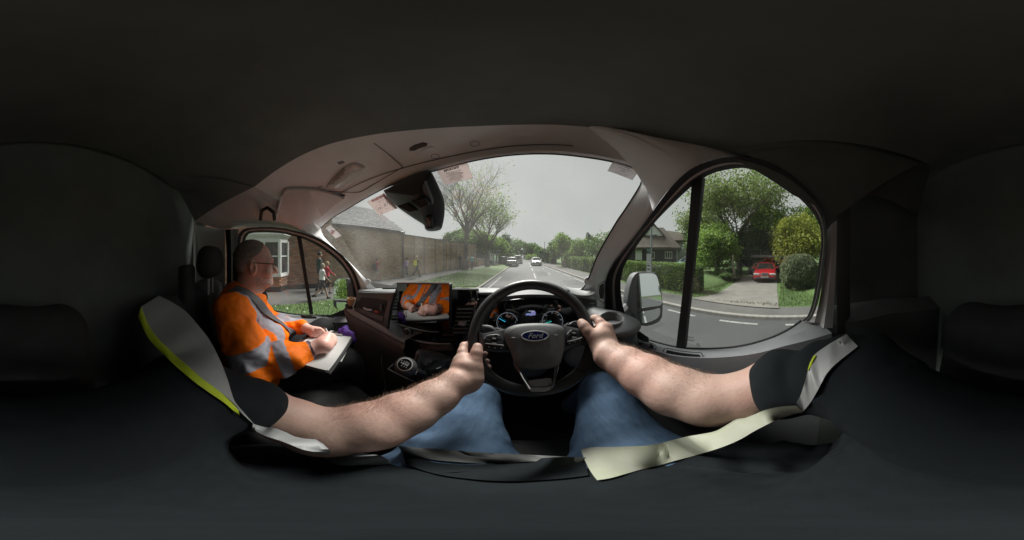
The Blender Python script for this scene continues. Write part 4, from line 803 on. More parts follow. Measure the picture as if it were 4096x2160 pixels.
# ------------------------------------------------------------------ people outside
SK = mat('skin_small', (.42, .26, .2), .55, 0, .1, 20)
def cloth(name, c, v=.15): return mat('cloth_' + name, c, .85, 0, v, 9, bump=.4, bscale=40, dist=.01)
def person(label, loc, rz, H, top, bottom, shoes, hair, stride=.3, shorts=False, short_sleeve=True, pack=None, arms=(.3, -.3), pack_col2=None, name='person', seat=False, group=None, ponytail=False, skin=None, cap_=None):
    T = thing(name, label, 'person', loc, rz, group); s = H / 1.6
    V3 = lambda x, y, z: Vector((x * s, y * s, z * s)); pr = []
    hz = .84 if not seat else .92
    hip = [V3(-.085, 0, hz), V3(.085, 0, hz)]
    legs = []
    for i, sd in enumerate((1, -1)):
        if seat: kn = V3(-.09 + .18 * i, .38, hz - .08 + .1 * sd); an = V3(-.09 + .18 * i, .26 + .05 * sd, hz - .50 + .1 * sd)
        else:
            a = stride * sd; kn = hip[i] + V3(0, math.sin(a) * .42 + .02, -math.cos(a) * .40); b = a - (.55 if sd < 0 else .05) * min(1, abs(stride) * 2.5); an = kn + V3(0, math.sin(b) * .4, -math.cos(b) * .37)
            if sd > 0: an.z = .07 * s
            an.z = max(an.z, .07 * s)
        legs.append((hip[i], kn, an)); pr += [cap(hip[i], kn, .082 * s, .056 * s, .03), cap(kn, an, .052 * s, .036 * s, .02)]
        if not shorts: pr += [cap(kn, an, .056 * s, .05 * s, .02)]
        pr += [cap(an + V3(0, -.03, -.03), an + V3(0, .14, -.04), .038 * s, .03 * s, .02)]
    pr += [ell(V3(0, 0, hz + .06), V3(.135, .1, .12), .04), cap(V3(0, 0, hz + .1), V3(0, .0, 1.2 + (hz - .84)), .115 * s, .125 * s, .05)]
    ch = 1.24 + (hz - .84); pr += [cap(V3(-.13, 0, ch), V3(.13, 0, ch), .065 * s, .065 * s, .05), cap(V3(0, 0, ch), V3(0, .02, ch + .12), .052 * s, .046 * s, .02)]
    hd = V3(0, .035, ch + .22); pr += [ell(hd, V3(.074, .092, .108), .01), ell(hd + V3(0, .03, -.055), V3(.05, .055, .05), .02), ell(hd + V3(0, .1, -.015), V3(.012, .02, .022), .01)]
    for sx in (-1, 1): pr += [ell(hd + V3(sx * .075, 0, -.01), V3(.012, .02, .03), .008)]
    arm = []
    for i, sx in enumerate((-1, 1)):
        a = arms[i]; sh = V3(sx * .165, 0, ch); el_ = sh + V3(sx * .04, math.sin(a) * .26, -math.cos(a) * .26); b = a + (.5 if not seat else .3); ha = el_ + V3(-sx * .01, math.sin(b) * .23, -math.cos(b) * .23)
        pr += [cap(sh, el_, .048 * s, .038 * s, .03), cap(el_, ha, .036 * s, .027 * s, .015), ell(ha + V3(0, .02, -.04), V3(.022, .03, .045), .012)]; arm.append((sh, el_, ha))
        if not short_sleeve: pr += [cap(el_, ha, .042 * s, .036 * s, .015)]
    def zone(P):
        z = P[:, 2]; idx = np.full(len(P), 1)
        idx[z < (hz + .04) * s] = 2
        for h_, k_, an in legs:
            t, d = segpar(P, k_, an)
            low = (d < .075 * s) & (z < (k_.z + .02 * s if shorts else .01))
            idx[low & (idx == 2)] = 0
        lowz = min(l[2].z for l in legs)
        for h_, k_, an in legs: idx[(np.linalg.norm(P - np.array(an), axis=1) < .19 * s) & (z < an.z + .03 * s)] = 3
        for sh, el_, ha in arm:
            t, d = segpar(P, el_, ha); t2, d2 = segpar(P, sh, el_)
            if short_sleeve: m = ((d < .055 * s) & (t > 0.02) & (d < d2 + .001)) ; idx[m | ((d2 < .06 * s) & (t2 > .55) & (t2 < 1.2) & (abs(P[:, 0]) > .15 * s))] = 0
            else: idx[(d < .07 * s) & (t > .97)] = 0
            idx[np.linalg.norm(P - np.array(ha), axis=1) < .06 * s] = 0
        idx[z > (ch + .075) * s] = 0
        return idx
    body('body', pr, .019 * s, [SK if skin is None else skin, top, bottom, shoes], T, zone, local=True, it=1)
    hr = [ell(hd + V3(0, -.014, .028), V3(.083, .098, .095), .01), ell(hd + V3(0, .12, -.05), V3(.07, .08, .07), -.01), ell(hd + V3(0, .03, -.13), V3(.07, .12, .09), -.01)]
    if ponytail: hr += [cap(hd + V3(0, -.09, .03), hd + V3(0, -.13, -.12), .03 * s, .018 * s, .02)]
    body('hair', hr, .014 * s, hair, T, local=True, it=1)
    if pack:
        pk = body('backpack', [cap(V3(-.07, -.19, ch - .33), V3(.07, -.19, ch - .33), .10 * s, .1 * s, .05), cap(V3(-.07, -.17, ch - .08), V3(.07, -.17, ch - .08), .09 * s, .09 * s, .08), cap(V3(-.07, -.18, ch - .2), V3(.07, -.18, ch - .2), .1 * s, .1 * s, .08), cap(V3(-.05, -.27, ch - .3), V3(.05, -.27, ch - .3), .055 * s, .055 * s, .02)], .018 * s,
                  [pack, pack_col2 or pack], T, lambda P: ((P[:, 2] < (ch - .25) * s) & (P[:, 1] > -.24 * s)).astype(int), local=True)
        st = MB()
        for sx in (-1, 1): st.tube([V3(sx * .1, -.12, ch - .02), V3(sx * .11, 0, ch + .085), V3(sx * .1, .125, ch - .05), V3(sx * .12, .1, ch - .25), V3(sx * .11, -.1, ch - .34)], .016 * s, 6)
        st.build('strap', pack, pk, local=True)
    return T
hb = mat('hair_brown', (.05, .03, .02), .7); hbl = mat('hair_blond', (.35, .25, .14), .7); hgr = mat('hair_fair_grey', (.3, .26, .2), .7); hdk = mat('hair_dark', (.015, .012, .01), .6); hlt = mat('hair_light', (.5, .42, .3), .7)
cw, cr_, cg, cnv, cbk = cloth('white', (.8, .8, .82)), cloth('red', (.5, .02, .04)), cloth('green', (.035, .075, .065)), cloth('navy', (.02, .024, .04)), cloth('black', (.015, .015, .018))
cshoe, cwsh, cyl, cpu, cpk, ctl, cgy = cloth('shoe', (.02, .02, .02)), cloth('whiteshoe', (.6, .6, .6)), cloth('yellow', (.8, .8, .03)), cloth('purple', (.34, .18, .48)), cloth('pink', (.5, .05, .2)), cloth('turquoise', (.05, .4, .42)), cloth('grey', (.2, .2, .22))
def foot(k, x, y, h): p = at(k, x, y, h=h); return (p.x, p.y, PZ + .005)
R_ = math.radians
#
person('boy in white polo shirt and dark shorts walking nearest the van window', foot('S6', 1150, 1002, 6.0), R_(3), 1.33, cw, cnv, cshoe, hgr, .38, True, True, arms=(-.3, .35))
person('fair haired boy in red sweater and dark shorts beside the boy in white', foot('S6', 1215, 935, 6.9), R_(3), 1.36, cr_, cbk, cshoe, hbl, -.32, True, False, arms=(.25, .6))
person('dark haired youth in green jumper walking along the brick wall', foot('S6', 1110, 905, 7.5), R_(3), 1.76, cg, cnv, cshoe, hdk, .12, False, False, arms=(.25, .1))
person('boy in red top with dark pack seen through the windscreen by the barn', (-8.0, 6.15, PZ + .005), R_(0), 1.42, cr_, cgy, cshoe, hb, .3, True, True, pack=cnv, arms=(.1, .2))
person('girl in white top with purple and pink backpack walking by the wall', foot('N5', 790, 1090, 12.3), R_(-8), 1.42, cw, cnv, cwsh, hb, .22, False, True, pack=cpu, pack_col2=cpk, arms=(.2, .3))
person('person in dark clothes striding with bright yellow backpack', foot('N5', 1150, 1120, 11.9), R_(-8), 1.55, cbk, cnv, cshoe, hlt, .5, False, False, pack=cyl, arms=(.3, .5))
person('person in dark clothes standing left of the near street tree', foot('S2', 640, 1018, 19.5), R_(0), 1.75, cbk, cnv, cshoe, hdk, .1, False, False)
person('person in white top walking right behind the near street tree', foot('S2', 765, 985, 20.5), R_(170), 1.7, cw, cbk, cshoe, hdk, .2, False, True)
bkp = foot('S2', 850, 1025, 18.6); cy_ = person('cyclist in pale top with turquoise backpack riding away', bkp, R_(14), 1.55, cw, cgy, cshoe, hdk, .3, False, True, pack=ctl, arms=(.95, .95), seat=True)
bike = thing('bicycle', 'red bicycle ridden on the pavement behind the near street tree', 'bicycle', bkp, R_(14)); m_bred = mat('bike_red', (.35, .03, .05), .4)
for y in (-.42, .56):
    MB().tube([Vector((0, y + .3 * math.cos(a), .32 + .3 * math.sin(a))) for a in np.linspace(0, 2 * math.pi, 21)[:-1]], .022, 6, closed=True).build('tyre', m_tyre, bike, local=True)
    sp_ = MB(); [sp_.tube([(0, y, .32), (0, y + .29 * math.cos(a), .32 + .29 * math.sin(a))], .003, 3) for a in np.linspace(0, 2 * math.pi, 13)[:-1]]; sp_.build('spokes', m_alloy, bike, local=True)
fr = MB(); [fr.tube(p, .018, 6) for p in ([(0, -.42, .32), (0, -.02, .34), (0, -.18, .8)], [(0, -.02, .34), (0, .42, .78)], [(0, -.15, .72), (0, .42, .8), (0, .56, .32)], [(0, -.42, .32), (0, -.15, .72)])]; fr.build('frame', m_bred, bike, local=True)
MB().tube([(-.24, .36, .98), (-.1, .44, 1.0), (.1, .44, 1.0), (.24, .36, .98)], .014, 6).build('handlebar', m_bump, bike, local=True); MB().box((0, -.2, .84), (.12, .24, .05)).build('saddle', m_bump, bike, local=True, bevel=.015)
person('person in pale clothes beside the parked silver car', (-3.35, 27.6, PZ - .1), R_(0), 1.7, cgy, cnv, cshoe, hdk, .1, False, False)
# what the door mirrors look back at
leafy('round_shrub', 'low round green shrub on the pavement behind the van', (-6.2, -7.5, PZ), (1.1, 1.0, .5), .45, L_fresh, 7000, .08, .05, 93, cat='bush')
leafy('pointed_conifer', 'dark pointed conifer behind the van on the left', (-7.2, -17, PZ), (1.0, 1.0, 2.0), 2.3, L_dark, 5000, .14, .15, 94)
for i in range(12): leafy('rear_tree', ['green tree on the driver side of the road behind the van', 'green tree on the pavement side of the road behind the van'][i % 2], ((10.5, -12)[i % 2] + (i % 3) * 1.2, -20 - i * 5.5, -1.75), (2.6, 2.6, 2.8), 3.2, [L_mid, L_dark, L_fresh][i % 3], 2600, .28, .2, 100 + i, group='trees behind the van')
rw = thing('red_wall', 'orange red brick garden wall behind the van on the driver side', 'wall', (7, -9, -1.8)); MB().box((7.3, -9.5, -1.1), (.25, 7, 1.3)).build('wall', B_red, rw, smooth=False)
car('following_car', 'white car following on the road behind the van', (-.6, -22, GZ), 0, P_wht, .88, 2.1, 1.45, group='cars behind the van'); 
# ================================================================== THE VAN CAB
m_trim = mat('grey_trim', (.82, .82, .83), .7, 0, .05, 5, bump=.15, bscale=220, dist=.001, spec=.3)
m_lining = mat('head_lining', (.74, .71, .70), .9, 0, .06, 9, bump=.2, bscale=300, dist=.001)
m_char = mat('charcoal_lining', (.185, .205, .20), .95, 0, .1, 5, spec=.1)
m_dark = mat('dark_plastic', (.11, .114, .125), .55, 0, .08, 12, bump=.25, bscale=420, dist=.0006)
m_mid = mat('door_plastic', (.33, .345, .37), .55, 0, .06, 10, bump=.25, bscale=380, dist=.0006)
m_top = mat('dash_top', (.30, .31, .32), .42, 0, .06, 10, bump=.2, bscale=380, dist=.0006, spec=.6)
m_brown = mat('lower_dash', (.14, .12, .118), .5, 0, .06, 10, bump=.25, bscale=380, dist=.0006)
m_seal = mat('rubber_seal', (.018, .018, .02), .7, 0, 0)
m_body = mat('van_paint_inside', (.72, .68, .67), .35, 0, .04, 4, coat=.3)
m_gloss = mat('piano_black', (.006, .006, .007), .06, 0, 0, spec=1.0, coat=1)
m_leath = mat('wheel_leather', (.055, .056, .062), .38, 0, .1, 30, bump=.25, bscale=500, dist=.0005, spec=.55)
m_pad = mat('airbag_cover', (.15, .155, .165), .5, 0, .08, 40, bump=.5, bscale=260, dist=.0008)
m_satin = mat('satin_silver', (.6, .61, .63), .35, .35, .04, 20)
m_btn = mat('button_black', (.025, .027, .032), .45, 0, .05, 30)
m_prt = mat('white_print', (.5, .52, .54), .5, 0, 0); m_prt2 = mat('grey_print', (.22, .23, .25), .5, 0, 0)
m_seat = mat('seat_fabric', (.045, .046, .05), .9, 0, .15, 20, bump=.5, bscale=300, dist=.001)
m_floor = mat('rubber_floor', (.05, .062, .048), .85, 0, .1, 6)
m_scr = bpy.data.materials.new('screen_glass'); m_scr.use_nodes = True
b = m_scr.node_tree.nodes['Principled BSDF']; b.inputs['Base Color'].default_value = (.004, .004, .005, 1); b.inputs['Roughness'].default_value = .03; b.inputs['IOR'].default_value = 2.0; b.inputs['Coat Weight'].default_value = 1; b.inputs['Coat Roughness'].default_value = .02
m_mir = mat('mirror_glass', (.82, .86, .86), .01, 1, 0)
G_ws = glassmat('windscreen_glass', (.93, .955, .94), .035, .065)
G_dr = glassmat('door_glass', (.9, .94, .92), .035, .05)
van = thing('van_cab', 'charcoal and grey van cab with dashboard, steering wheel, doors and windscreen around both people', 'van', (-.4, .2, -1.15))
def Tt(x, y, **k): return at('A', x, y, **k)

# ---------------- windscreen
WT = [(806, 572), (838, 546), (870, 527), (930, 492), (965, 474), (1020, 452), (1090, 430), (1190, 404), (1290, 389), (1345, 386), (1400, 387), (1460, 393), (1520, 402), (1565, 412), (1597, 424), (1611, 436)]
WL = [(806, 572), (812, 590), (838, 620), (880, 660), (912, 692), (946, 724)]
WR = [(1611, 436), (1615, 446), (1610, 466), (1575, 522), (1549, 560), (1503, 642), (1481, 697), (1471, 719), (1455, 733)]
WB = [(946, 724), (1010, 723), (1080, 721), (1187, 719), (1300, 720), (1400, 725), (1455, 733)]
ws = lambda L: [onf('A', x, y, F_WS) for x, y in L]
wt, wl, wr, wb = ws(WT), ws(WL), ws(WR), ws(WB)
n = 40; top = resample(wt, n); bot = resample(wb, n); rows = []
lft, rgt = resample(wl, 14), resample(wr, 14)
for i in range(14):
    v = i / 13; rows.append([(top[j] * (1 - v) + bot[j] * v) + (lft[i] - (lft[0] * (1 - v) + lft[-1] * v)) * (1 - j / (n - 1)) + (rgt[i] - (rgt[0] * (1 - v) + rgt[-1] * v)) * (j / (n - 1)) for j in range(n)])
def onto_ws(p):
    d = p.normalized(); a, b_ = .2, 4
    for _ in range(30):
        m = (a + b_) / 2
        if F_WS(d * m) > 0: b_ = m
        else: a = m
    return d * a
rows = [[onto_ws(p) for p in r] for r in rows]
MB().loft(rows).build('windscreen', G_ws, van)
MB().tube(resample(wt, 60), .0045, 6).build('windscreen_seal', m_seal, van)
MB().tube(resample(wl[1:], 30), .004, 6).build('windscreen_seal', m_seal, van)
MB().tube(resample(wr, 30), .0035, 6).build('windscreen_seal', m_seal, van)

# ---------------- header and roof trim (rows run from the glass edge up and back)
N = 60
R0 = resample(wt, N)
R3p = [(640, 470, .98), (700, 425, .86), (760, 390, .74), (830, 362, .64), (930, 340, .56), (1050, 326, .52), (1180, 318, .5), (1290, 314, .49), (1400, 314, .49), (1500, 322, .48), (1600, 338, .47), (1700, 362, .46), (1790, 392, .455)]
R3 = resample([Tt(x, y, h=h) for x, y, h in R3p], N)
def mid(a, b, t, push): q = a.lerp(b, t); return q * (1 + push)
lip = [a * .985 + Vector((0, 0, .004)) for a in R0]
hd = [R0, lip, [mid(a, b, .10, -.012) for a, b in zip(R0, R3)], [mid(a, b, .30, .02) for a, b in zip(R0, R3)], [mid(a, b, .62, .03) for a, b in zip(R0, R3)], R3]
HT = MB().loft(hd).build('header_trim', m_trim, van)
MB().tube([mid(a, b, .30, .012) for a, b in zip(R0, R3)][10:50], .002, 5).build('trim_seam', m_dark, van)
# lining from the trim edge back over the driver's head: dark cloth roof
ctr = Vector((-.35, -.2, .56)); roofr = [R3] + [[p.lerp(Vector((p.x * (1 - t) + ctr.x * t, p.y, p.z)), 0) * (1 - t) + Vector((p.x, -.62, .50 - .12 * ((p.x + .4) / .9) ** 2)) * t for p in R3] for t in (.04, .2, .5, .8, 1.0)]
MB().loft(roofr).build('roof_lining', m_char, van)
# ---------------- left side: over-door trim, door frame, A-pillar
LG = [(612, 800), (613, 700), (615, 640), (617, 604), (623, 590), (642, 585), (700, 586), (735, 593), (775, 606), (815, 629), (850, 658), (873, 688), (884, 715), (888, 745), (886, 772), (872, 791)]
L3 = [(596, 800), (596, 700), (597, 640), (599, 592), (610, 577), (636, 572), (700, 572), (742, 580), (786, 593), (828, 615), (864, 645), (889, 680), (901, 710), (907, 735), (907, 765), (900, 800)]
lg = resample([onf('A', x, y, F_DL) for x, y in LG], 60); l3 = resample([onf('A', x, y, lambda p: -p.x - (1.25 - .12 * (p.z + .4))) for x, y in L3], 60)
bands = [lg, [a.lerp(b, .30) * .99 for a, b in zip(lg, l3)], [a.lerp(b, .34) for a, b in zip(lg, l3)], [a.lerp(b, .62) for a, b in zip(lg, l3)], [a.lerp(b, .66) * .985 for a, b in zip(lg, l3)], [a.lerp(b, .98) * .985 for a, b in zip(lg, l3)], l3]
def frame_parts(bands, par):
    MB().loft(bands[0:3]).build('window_seal', m_seal, par); MB().loft(bands[2:4]).build('door_frame', m_body, par); MB().loft(bands[3:]).build('door_seal', m_seal, par)
dl = bpy.data.objects.new('passenger_door', None); COL.objects.link(dl); dl.parent = van; dl.location = (-.9, .3, 0)
frame_parts(bands, dl)
# glass pane
c_ = sum(lg, Vector()) / len(lg); MB().add(lg + [onf('A', 760, 700, F_DL)], [(i, i + 1, 60) for i in range(59)] + [(59, 0, 60)]).build('window_glass', G_dr, dl)
# pillar: from the door seal to the windscreen edge
l3f = resample(l3[30:55], 30); wlf = resample([wt[0] * 1.0] + wl[1:], 30)
MB().loft([l3f, [a.lerp(b, .25) * .975 for a, b in zip(l3f, wlf)], [a.lerp(b, .6) * .97 for a, b in zip(l3f, wlf)], [a.lerp(b, .85) * .985 for a, b in zip(l3f, wlf)], wlf]).build('pillar_trim', m_trim, van)
def disc(k, x, y, r, dist, m, par, nm, depth=.008, n_=20, tilt=1.0):
    c = cast(PB, k, x, y, 1, .004, dist); d = c.normalized(); MB().lathe([(r, -depth), (r, 0), (r * .88, .003), (r * .82, .001), (.001, .002)], c, -d, n_).build(nm, m, par)
PB = bvh([o for o in van.children if o.name.startswith('pillar_trim')])
disc('S1', 580, 945, .024, 1.31, m_trim, van, 'speaker_grille')
# over-door trim up to the dark lining
botp = [(552, 577, 1.38), (600, 573, 1.3), (640, 571, 1.26), (700, 571, 1.24), (742, 579, 1.24), (786, 592, 1.25), (806, 572, None)]
bo = resample([Tt(x, y, h=h) if h else wt[0] for x, y, h in botp], 30); to = resample([Tt(490, 556, h=1.3), Tt(540, 522, h=1.2), Tt(590, 494, h=1.08), R3[0]], 30)
SLN = MB().loft([bo, [a.lerp(b, .3) * .985 for a, b in zip(bo, to)], [a.lerp(b, .65) * .99 for a, b in zip(bo, to)], to]).build('side_lining', m_lining, van)
HB = bvh([HT, SLN]); ch_ = lambda k, x, y, off: cast(HB, k, x, y, 1, off, .9)
to2 = [Vector((p.x * .8, -.62, .5)) for p in to]
MB().loft([to, [a.lerp(b, .5) for a, b in zip(to, to2)], to2]).build('roof_lining', m_char, van)
# grab handle above the passenger door
MB().tube([Tt(655, 552, r=1.13), Tt(658, 530, r=1.07), Tt(672, 522, r=1.05), Tt(688, 534, r=1.05), Tt(690, 552, r=1.1)], .012, 8).build('grab_handle', m_seal, van)
# side wall behind the passenger door, in light plastic, and B-pillar
lw_ = [[Tt(552, 577, h=1.38), Tt(600, 574, h=1.3)], [Tt(552, 700, h=1.38), Tt(600, 700, h=1.3)], [Tt(552, 860, h=1.38), Tt(600, 860, h=1.3)]]
MB().loft([[Tt(492, 566, h=1.46), Tt(525, 572, h=1.42), Tt(553, 576, h=1.38), Tt(566, 577, h=1.36)], [Tt(500, 640, h=1.46), Tt(525, 640, h=1.42), Tt(553, 640, h=1.38), Tt(566, 640, h=1.36)], [Tt(500, 760, h=1.46), Tt(525, 760, h=1.42), Tt(553, 760, h=1.38), Tt(566, 760, h=1.36)]]).build('side_panel', m_trim, van)
MB().loft([[Tt(566, 577, h=1.36), Tt(580, 577, h=1.34)], [Tt(570, 640, h=1.36), Tt(582, 640, h=1.34)], [Tt(570, 800, h=1.36), Tt(582, 800, h=1.34)]]).build('pillar_gap', m_seal, van)
MB().loft([[Tt(580, 577, h=1.33), Tt(590, 576, h=1.28), Tt(600, 577, h=1.27)], [Tt(582, 640, h=1.33), Tt(590, 640, h=1.28), Tt(599, 640, h=1.27)], [Tt(582, 820, h=1.33), Tt(590, 820, h=1.28), Tt(598, 820, h=1.27)]]).build('pillar_trim', m_trim, van)
MB().box(Tt(594, 680, r=1.22), (.03, .05, .26)).build('belt_guide', m_seal, van, bevel=.008)
# rear bulkhead and side closures: the dark space behind the seats
bk = MB(); bk.add([(-1.34, -.66, -1.3), (.62, -.66, -1.3), (.62, -.66, .62), (-1.34, -.66, .62)], [(0, 1, 2, 3)]); bk.build('bulkhead', m_char, van, smooth=False)
MB().add([(-1.345, -.66, -1.3), (-1.345, -.56, -1.3), (-1.345, -.56, .6), (-1.345, -.66, .6)], [(0, 1, 2, 3)]).build('rear_panel', m_char, van, smooth=False)
MB().add([(.6, -.66, -1.3), (.6, -.16, -1.3), (.6, -.16, .6), (.6, -.66, .6)], [(3, 2, 1, 0)]).build('rear_panel', m_char, van, smooth=False)
MB().add([(-1.4, -.68, .6), (.66, -.68, .6), (.66, .75, .6), (-1.4, .75, .6)], [(0, 1, 2, 3)]).build('roof_skin', m_char, van, smooth=False)
MB().add([(-1.4, -.68, -1.25), (.66, -.68, -1.25), (.66, 1.3, -1.25), (-1.4, 1.3, -1.25)], [(0, 1, 2, 3)]).build('cab_floor', m_floor, van, smooth=False)

# ---------------- visor, dome lamp and clips on the left of the header
hdr = lambda k, x, y, d=.0: None
vp = [(1145, 872), (1160, 800), (1195, 640), (1212, 604), (1240, 586), (1330, 583), (1440, 586), (1560, 600), (1700, 640), (1765, 670), (1660, 745), (1560, 835), (1500, 890), (1440, 903), (1372, 914), (1290, 905)]
def hroof(k, x, y, drop=.03):
    d = dr(k, x, y); best = None                                   # a sheet just below the header trim
    a, l = math.atan2(d.x, d.y), math.asin(d.z); return d
h_at = lambda x: float(np.interp(x, [600, 1145, 1400, 1700, 1900], [1.1, 1.10, 1.02, .92, .85]))
plate('sun_visor', [ch_('R1', x, y, .035 if y < 700 else .02) for x, y in vp], .02, m_lining, van, .008)
MB().tube([ch_('R1', x, y, .03) for x, y in ((1140, 862), (1152, 800), (1190, 640))], .008, 6).build('visor_edge', m_trim, van)
dome = bpy.data.objects.new('dome_lamp', None); COL.objects.link(dome); dome.parent = van; dome.location = (-.2, .2, 1.4)
hD = .62
dl_o = [(555, 870), (600, 800), (720, 660), (880, 505), (1000, 435), (1090, 425), (1180, 455), (1255, 490), (1262, 520), (1190, 610), (1050, 740), (900, 850), (800, 905), (700, 915), (600, 900)]
plate('lamp_housing', [ch_('N7', x, y, .010) for x, y in dl_o], .012, mat('lamp_frame', (.55, .53, .52), .4, 0, .03), dome, .005, crown=.006)
plate('lamp_lens', [ch_('N7', x, y, .016) for x, y in [(930, 560), (1000, 470), (1085, 450), (1160, 480), (1215, 505), (1150, 590), (1010, 700), (860, 820), (760, 870), (700, 860), (800, 810), (960, 640)]], .006, mat('frosted_lens', (.62, .6, .58), .25, 0, .05, 30, spec=.8), dome, .003, crown=.004)
plate('switch_panel', [ch_('N7', x, y, .016) for x, y in [(605, 800), (740, 650), (880, 515), (985, 590), (940, 650), (760, 835), (650, 820)]], .006, mat('switch_panel_grey', (.3, .26, .25), .5), dome, .002)
for q in ([(670, 795), (715, 750), (800, 778), (760, 822)], [(720, 740), (790, 665), (868, 695), (800, 770)], [(808, 645), (865, 590), (935, 620), (880, 685)]): plate('switch', [ch_('N7', x, y, .020) for x, y in q], .004, mat('switch_grey', (.36, .31, .30), .45), dome, .0015)
for j in range(4): plate('vent_slot', [ch_('N7', 765 + j * 27 + dx, 405 - j * 8 + dy, .003) for dx, dy in ((0, 0), (10, -6), (52, 34), (42, 42))], .004, m_seal, van, 0)
for j in range(3): plate('vent_slot', [ch_('N7', 405 + j * 30 + dx, 862 - j * 6 + dy, .003) for dx, dy in ((0, 0), (25, -16), (32, -10), (8, 6))], .004, mat('slot_grey', (.12, .1, .1), .6), van, 0)
m_clipd = mat('seam_grey', (.2, .19, .185), .8, 0, 0)  # grey of the header's seam lines and plug rings
def clip(k, pts, h): plate('visor_clip', [ch_(k, x, y, .008) for x, y in pts], .008, mat('clip_brown', (.10, .075, .07), .5), van, .003)
clip('N7', [(742, 1045), (790, 1000), (850, 995), (905, 1012), (860, 1035), (800, 1062)], .80)
clip('M3', [(1815, 165), (1900, 110), (2060, 62), (2150, 80), (2140, 120), (2000, 165), (1910, 205), (1820, 210)], .545)
plate('visor_clip', [ch_('M3', x, y, .006) for x, y in ((2040, 215), (2120, 150), (2250, 122), (2290, 145), (2240, 190), (2130, 225))], .006, m_trim, van, .003)
plate('visor_clip', [ch_('A', x, y, .006) for x, y in ((1600, 372), (1612, 364), (1632, 368), (1624, 378))], .008, m_dark, van, .003)

for pts in ([(1150, 60), (1400, 250), (1690, 510)], [(1690, 510), (1500, 620), (1200, 800), (870, 980), (600, 975), (200, 960)]): MB().tube(resample([ch_('M3', x, y, .001) for x, y in pts], 24), .0022, 5).build('trim_seam', m_clipd, van)
for cx_, cy_q, rx_ in ((2300, 310, 80), (3040, 70, 90)): MB().tube([ch_('M3', cx_ + rx_ * math.cos(a), cy_q + rx_ * .55 * math.sin(a), .001) for a in np.linspace(0, 6.283, 25)[:-1]], .0012, 4, closed=True).build('blanking_plug', m_clipd, van)
# ---------------- driver's door: window frame, glass, trim
RG = [(205, 1190), (165, 1100), (135, 1000), (124, 880), (138, 800), (168, 738), (215, 665), (270, 590), (330, 515), (400, 440), (480, 362), (560, 290), (625, 243), (700, 210), (780, 192), (860, 184), (940, 200), (1020, 232), (1110, 290), (1200, 365), (1280, 450), (1328, 540), (1335, 620), (1322, 740), (1302, 880), (1280, 1000), (1250, 1080), (1216, 1108)]
R3o = [(60, 1235), (40, 1140), (33, 1030), (30, 900), (46, 835), (80, 765), (132, 695), (200, 608), (280, 500), (360, 388), (440, 286), (520, 212), (600, 162), (690, 132), (780, 118), (870, 116), (960, 130), (1050, 165), (1150, 228), (1250, 310), (1330, 410), (1368, 530), (1372, 620), (1360, 740), (1340, 880), (1315, 1000), (1285, 1080), (1262, 1112)]
rg = resample([onf('R4', x, y, F_DR) for x, y in RG], 90); r3 = resample([onf('R4', x, y, lambda p: p.x - (.475 - .12 * (p.z + .4))) for x, y in R3o], 90)
rb = [rg, [a.lerp(b, .33) * .985 for a, b in zip(rg, r3)], [a.lerp(b, .37) for a, b in zip(rg, r3)], [a.lerp(b, .56) for a, b in zip(rg, r3)], [a.lerp(b, .60) * .98 for a, b in zip(rg, r3)], [a.lerp(b, .97) * .98 for a, b in zip(rg, r3)], r3]
ddr = bpy.data.objects.new('driver_door', None); COL.objects.link(ddr); ddr.parent = van; ddr.location = (.88, .2, 0)
frame_parts(rb, ddr)
RB = [(1216, 1108), (1140, 1160), (1060, 1200), (960, 1235), (880, 1255), (800, 1268), (700, 1275), (600, 1276), (510, 1272), (450, 1264), (380, 1248), (310, 1228), (250, 1207), (205, 1190)]
rbp = resample([onf('R4', x, y, F_DR) for x, y in RB], 50)
cc = onf('R4', 800, 700, F_DR); loop = rg + rbp[1:-1]; MB().add(loop + [cc], [(i, (i + 1) % len(loop), len(loop)) for i in range(len(loop))]).build('window_glass', G_dr, ddr)
MB().tube([p * .99 for p in rbp], .005, 6).build('window_seal', m_seal, ddr)
bar = lambda pts, k, F, m, par, dep=.02: plate('window_bar', [onf(k, x, y, F) * .985 for x, y in pts], dep, m, par, .003)
bar([(552, 290), (618, 240), (600, 420), (575, 640), (548, 880), (522, 1120), (508, 1274), (458, 1268), (478, 1100), (510, 800), (535, 520)], 'R4', F_DR, m_seal, ddr)
# the window-glass print
gl = lambda x, y: onf('N6', x, y, F_DR) * .993
def gtext(s_, k, x, y, size, F, m=None, par=None, d=.993, up=None, rt=None, **kw):
    o = onf(k, x, y, F) * d; a = onf(k, x + 20, y + (rt or 0), F) * d; u = (a - o).normalized(); return text(s_, size, o, u, Vector((0, 0, 1)) - u * u.z, m or m_btn, par or van, **kw)
gtext('Ford', 'N6', 825, 335, .012, F_DR, m_btn, ddr, rt=2, shear=.4); gtext('TEMPERED  43R-00', 'N6', 820, 400, .005, F_DR, m_btn, ddr, rt=2); gtext('E6   DOT-459', 'N6', 820, 430, .005, F_DR, m_btn, ddr, rt=2)
for (x0, y0, x1, y1) in ((1010, 500, 1010, 570), (1060, 500, 1060, 575)): MB().tube([gl(x0, y0), gl(x1, y1)], .0007, 4).build('arrow_mark', m_btn, ddr)
for pts in ([(990, 525), (1010, 490), (1030, 525)], [(1040, 555), (1060, 588), (1080, 555)]): plate('arrow_mark', [gl(x, y) for x, y in pts], .0006, m_btn, ddr, 0)
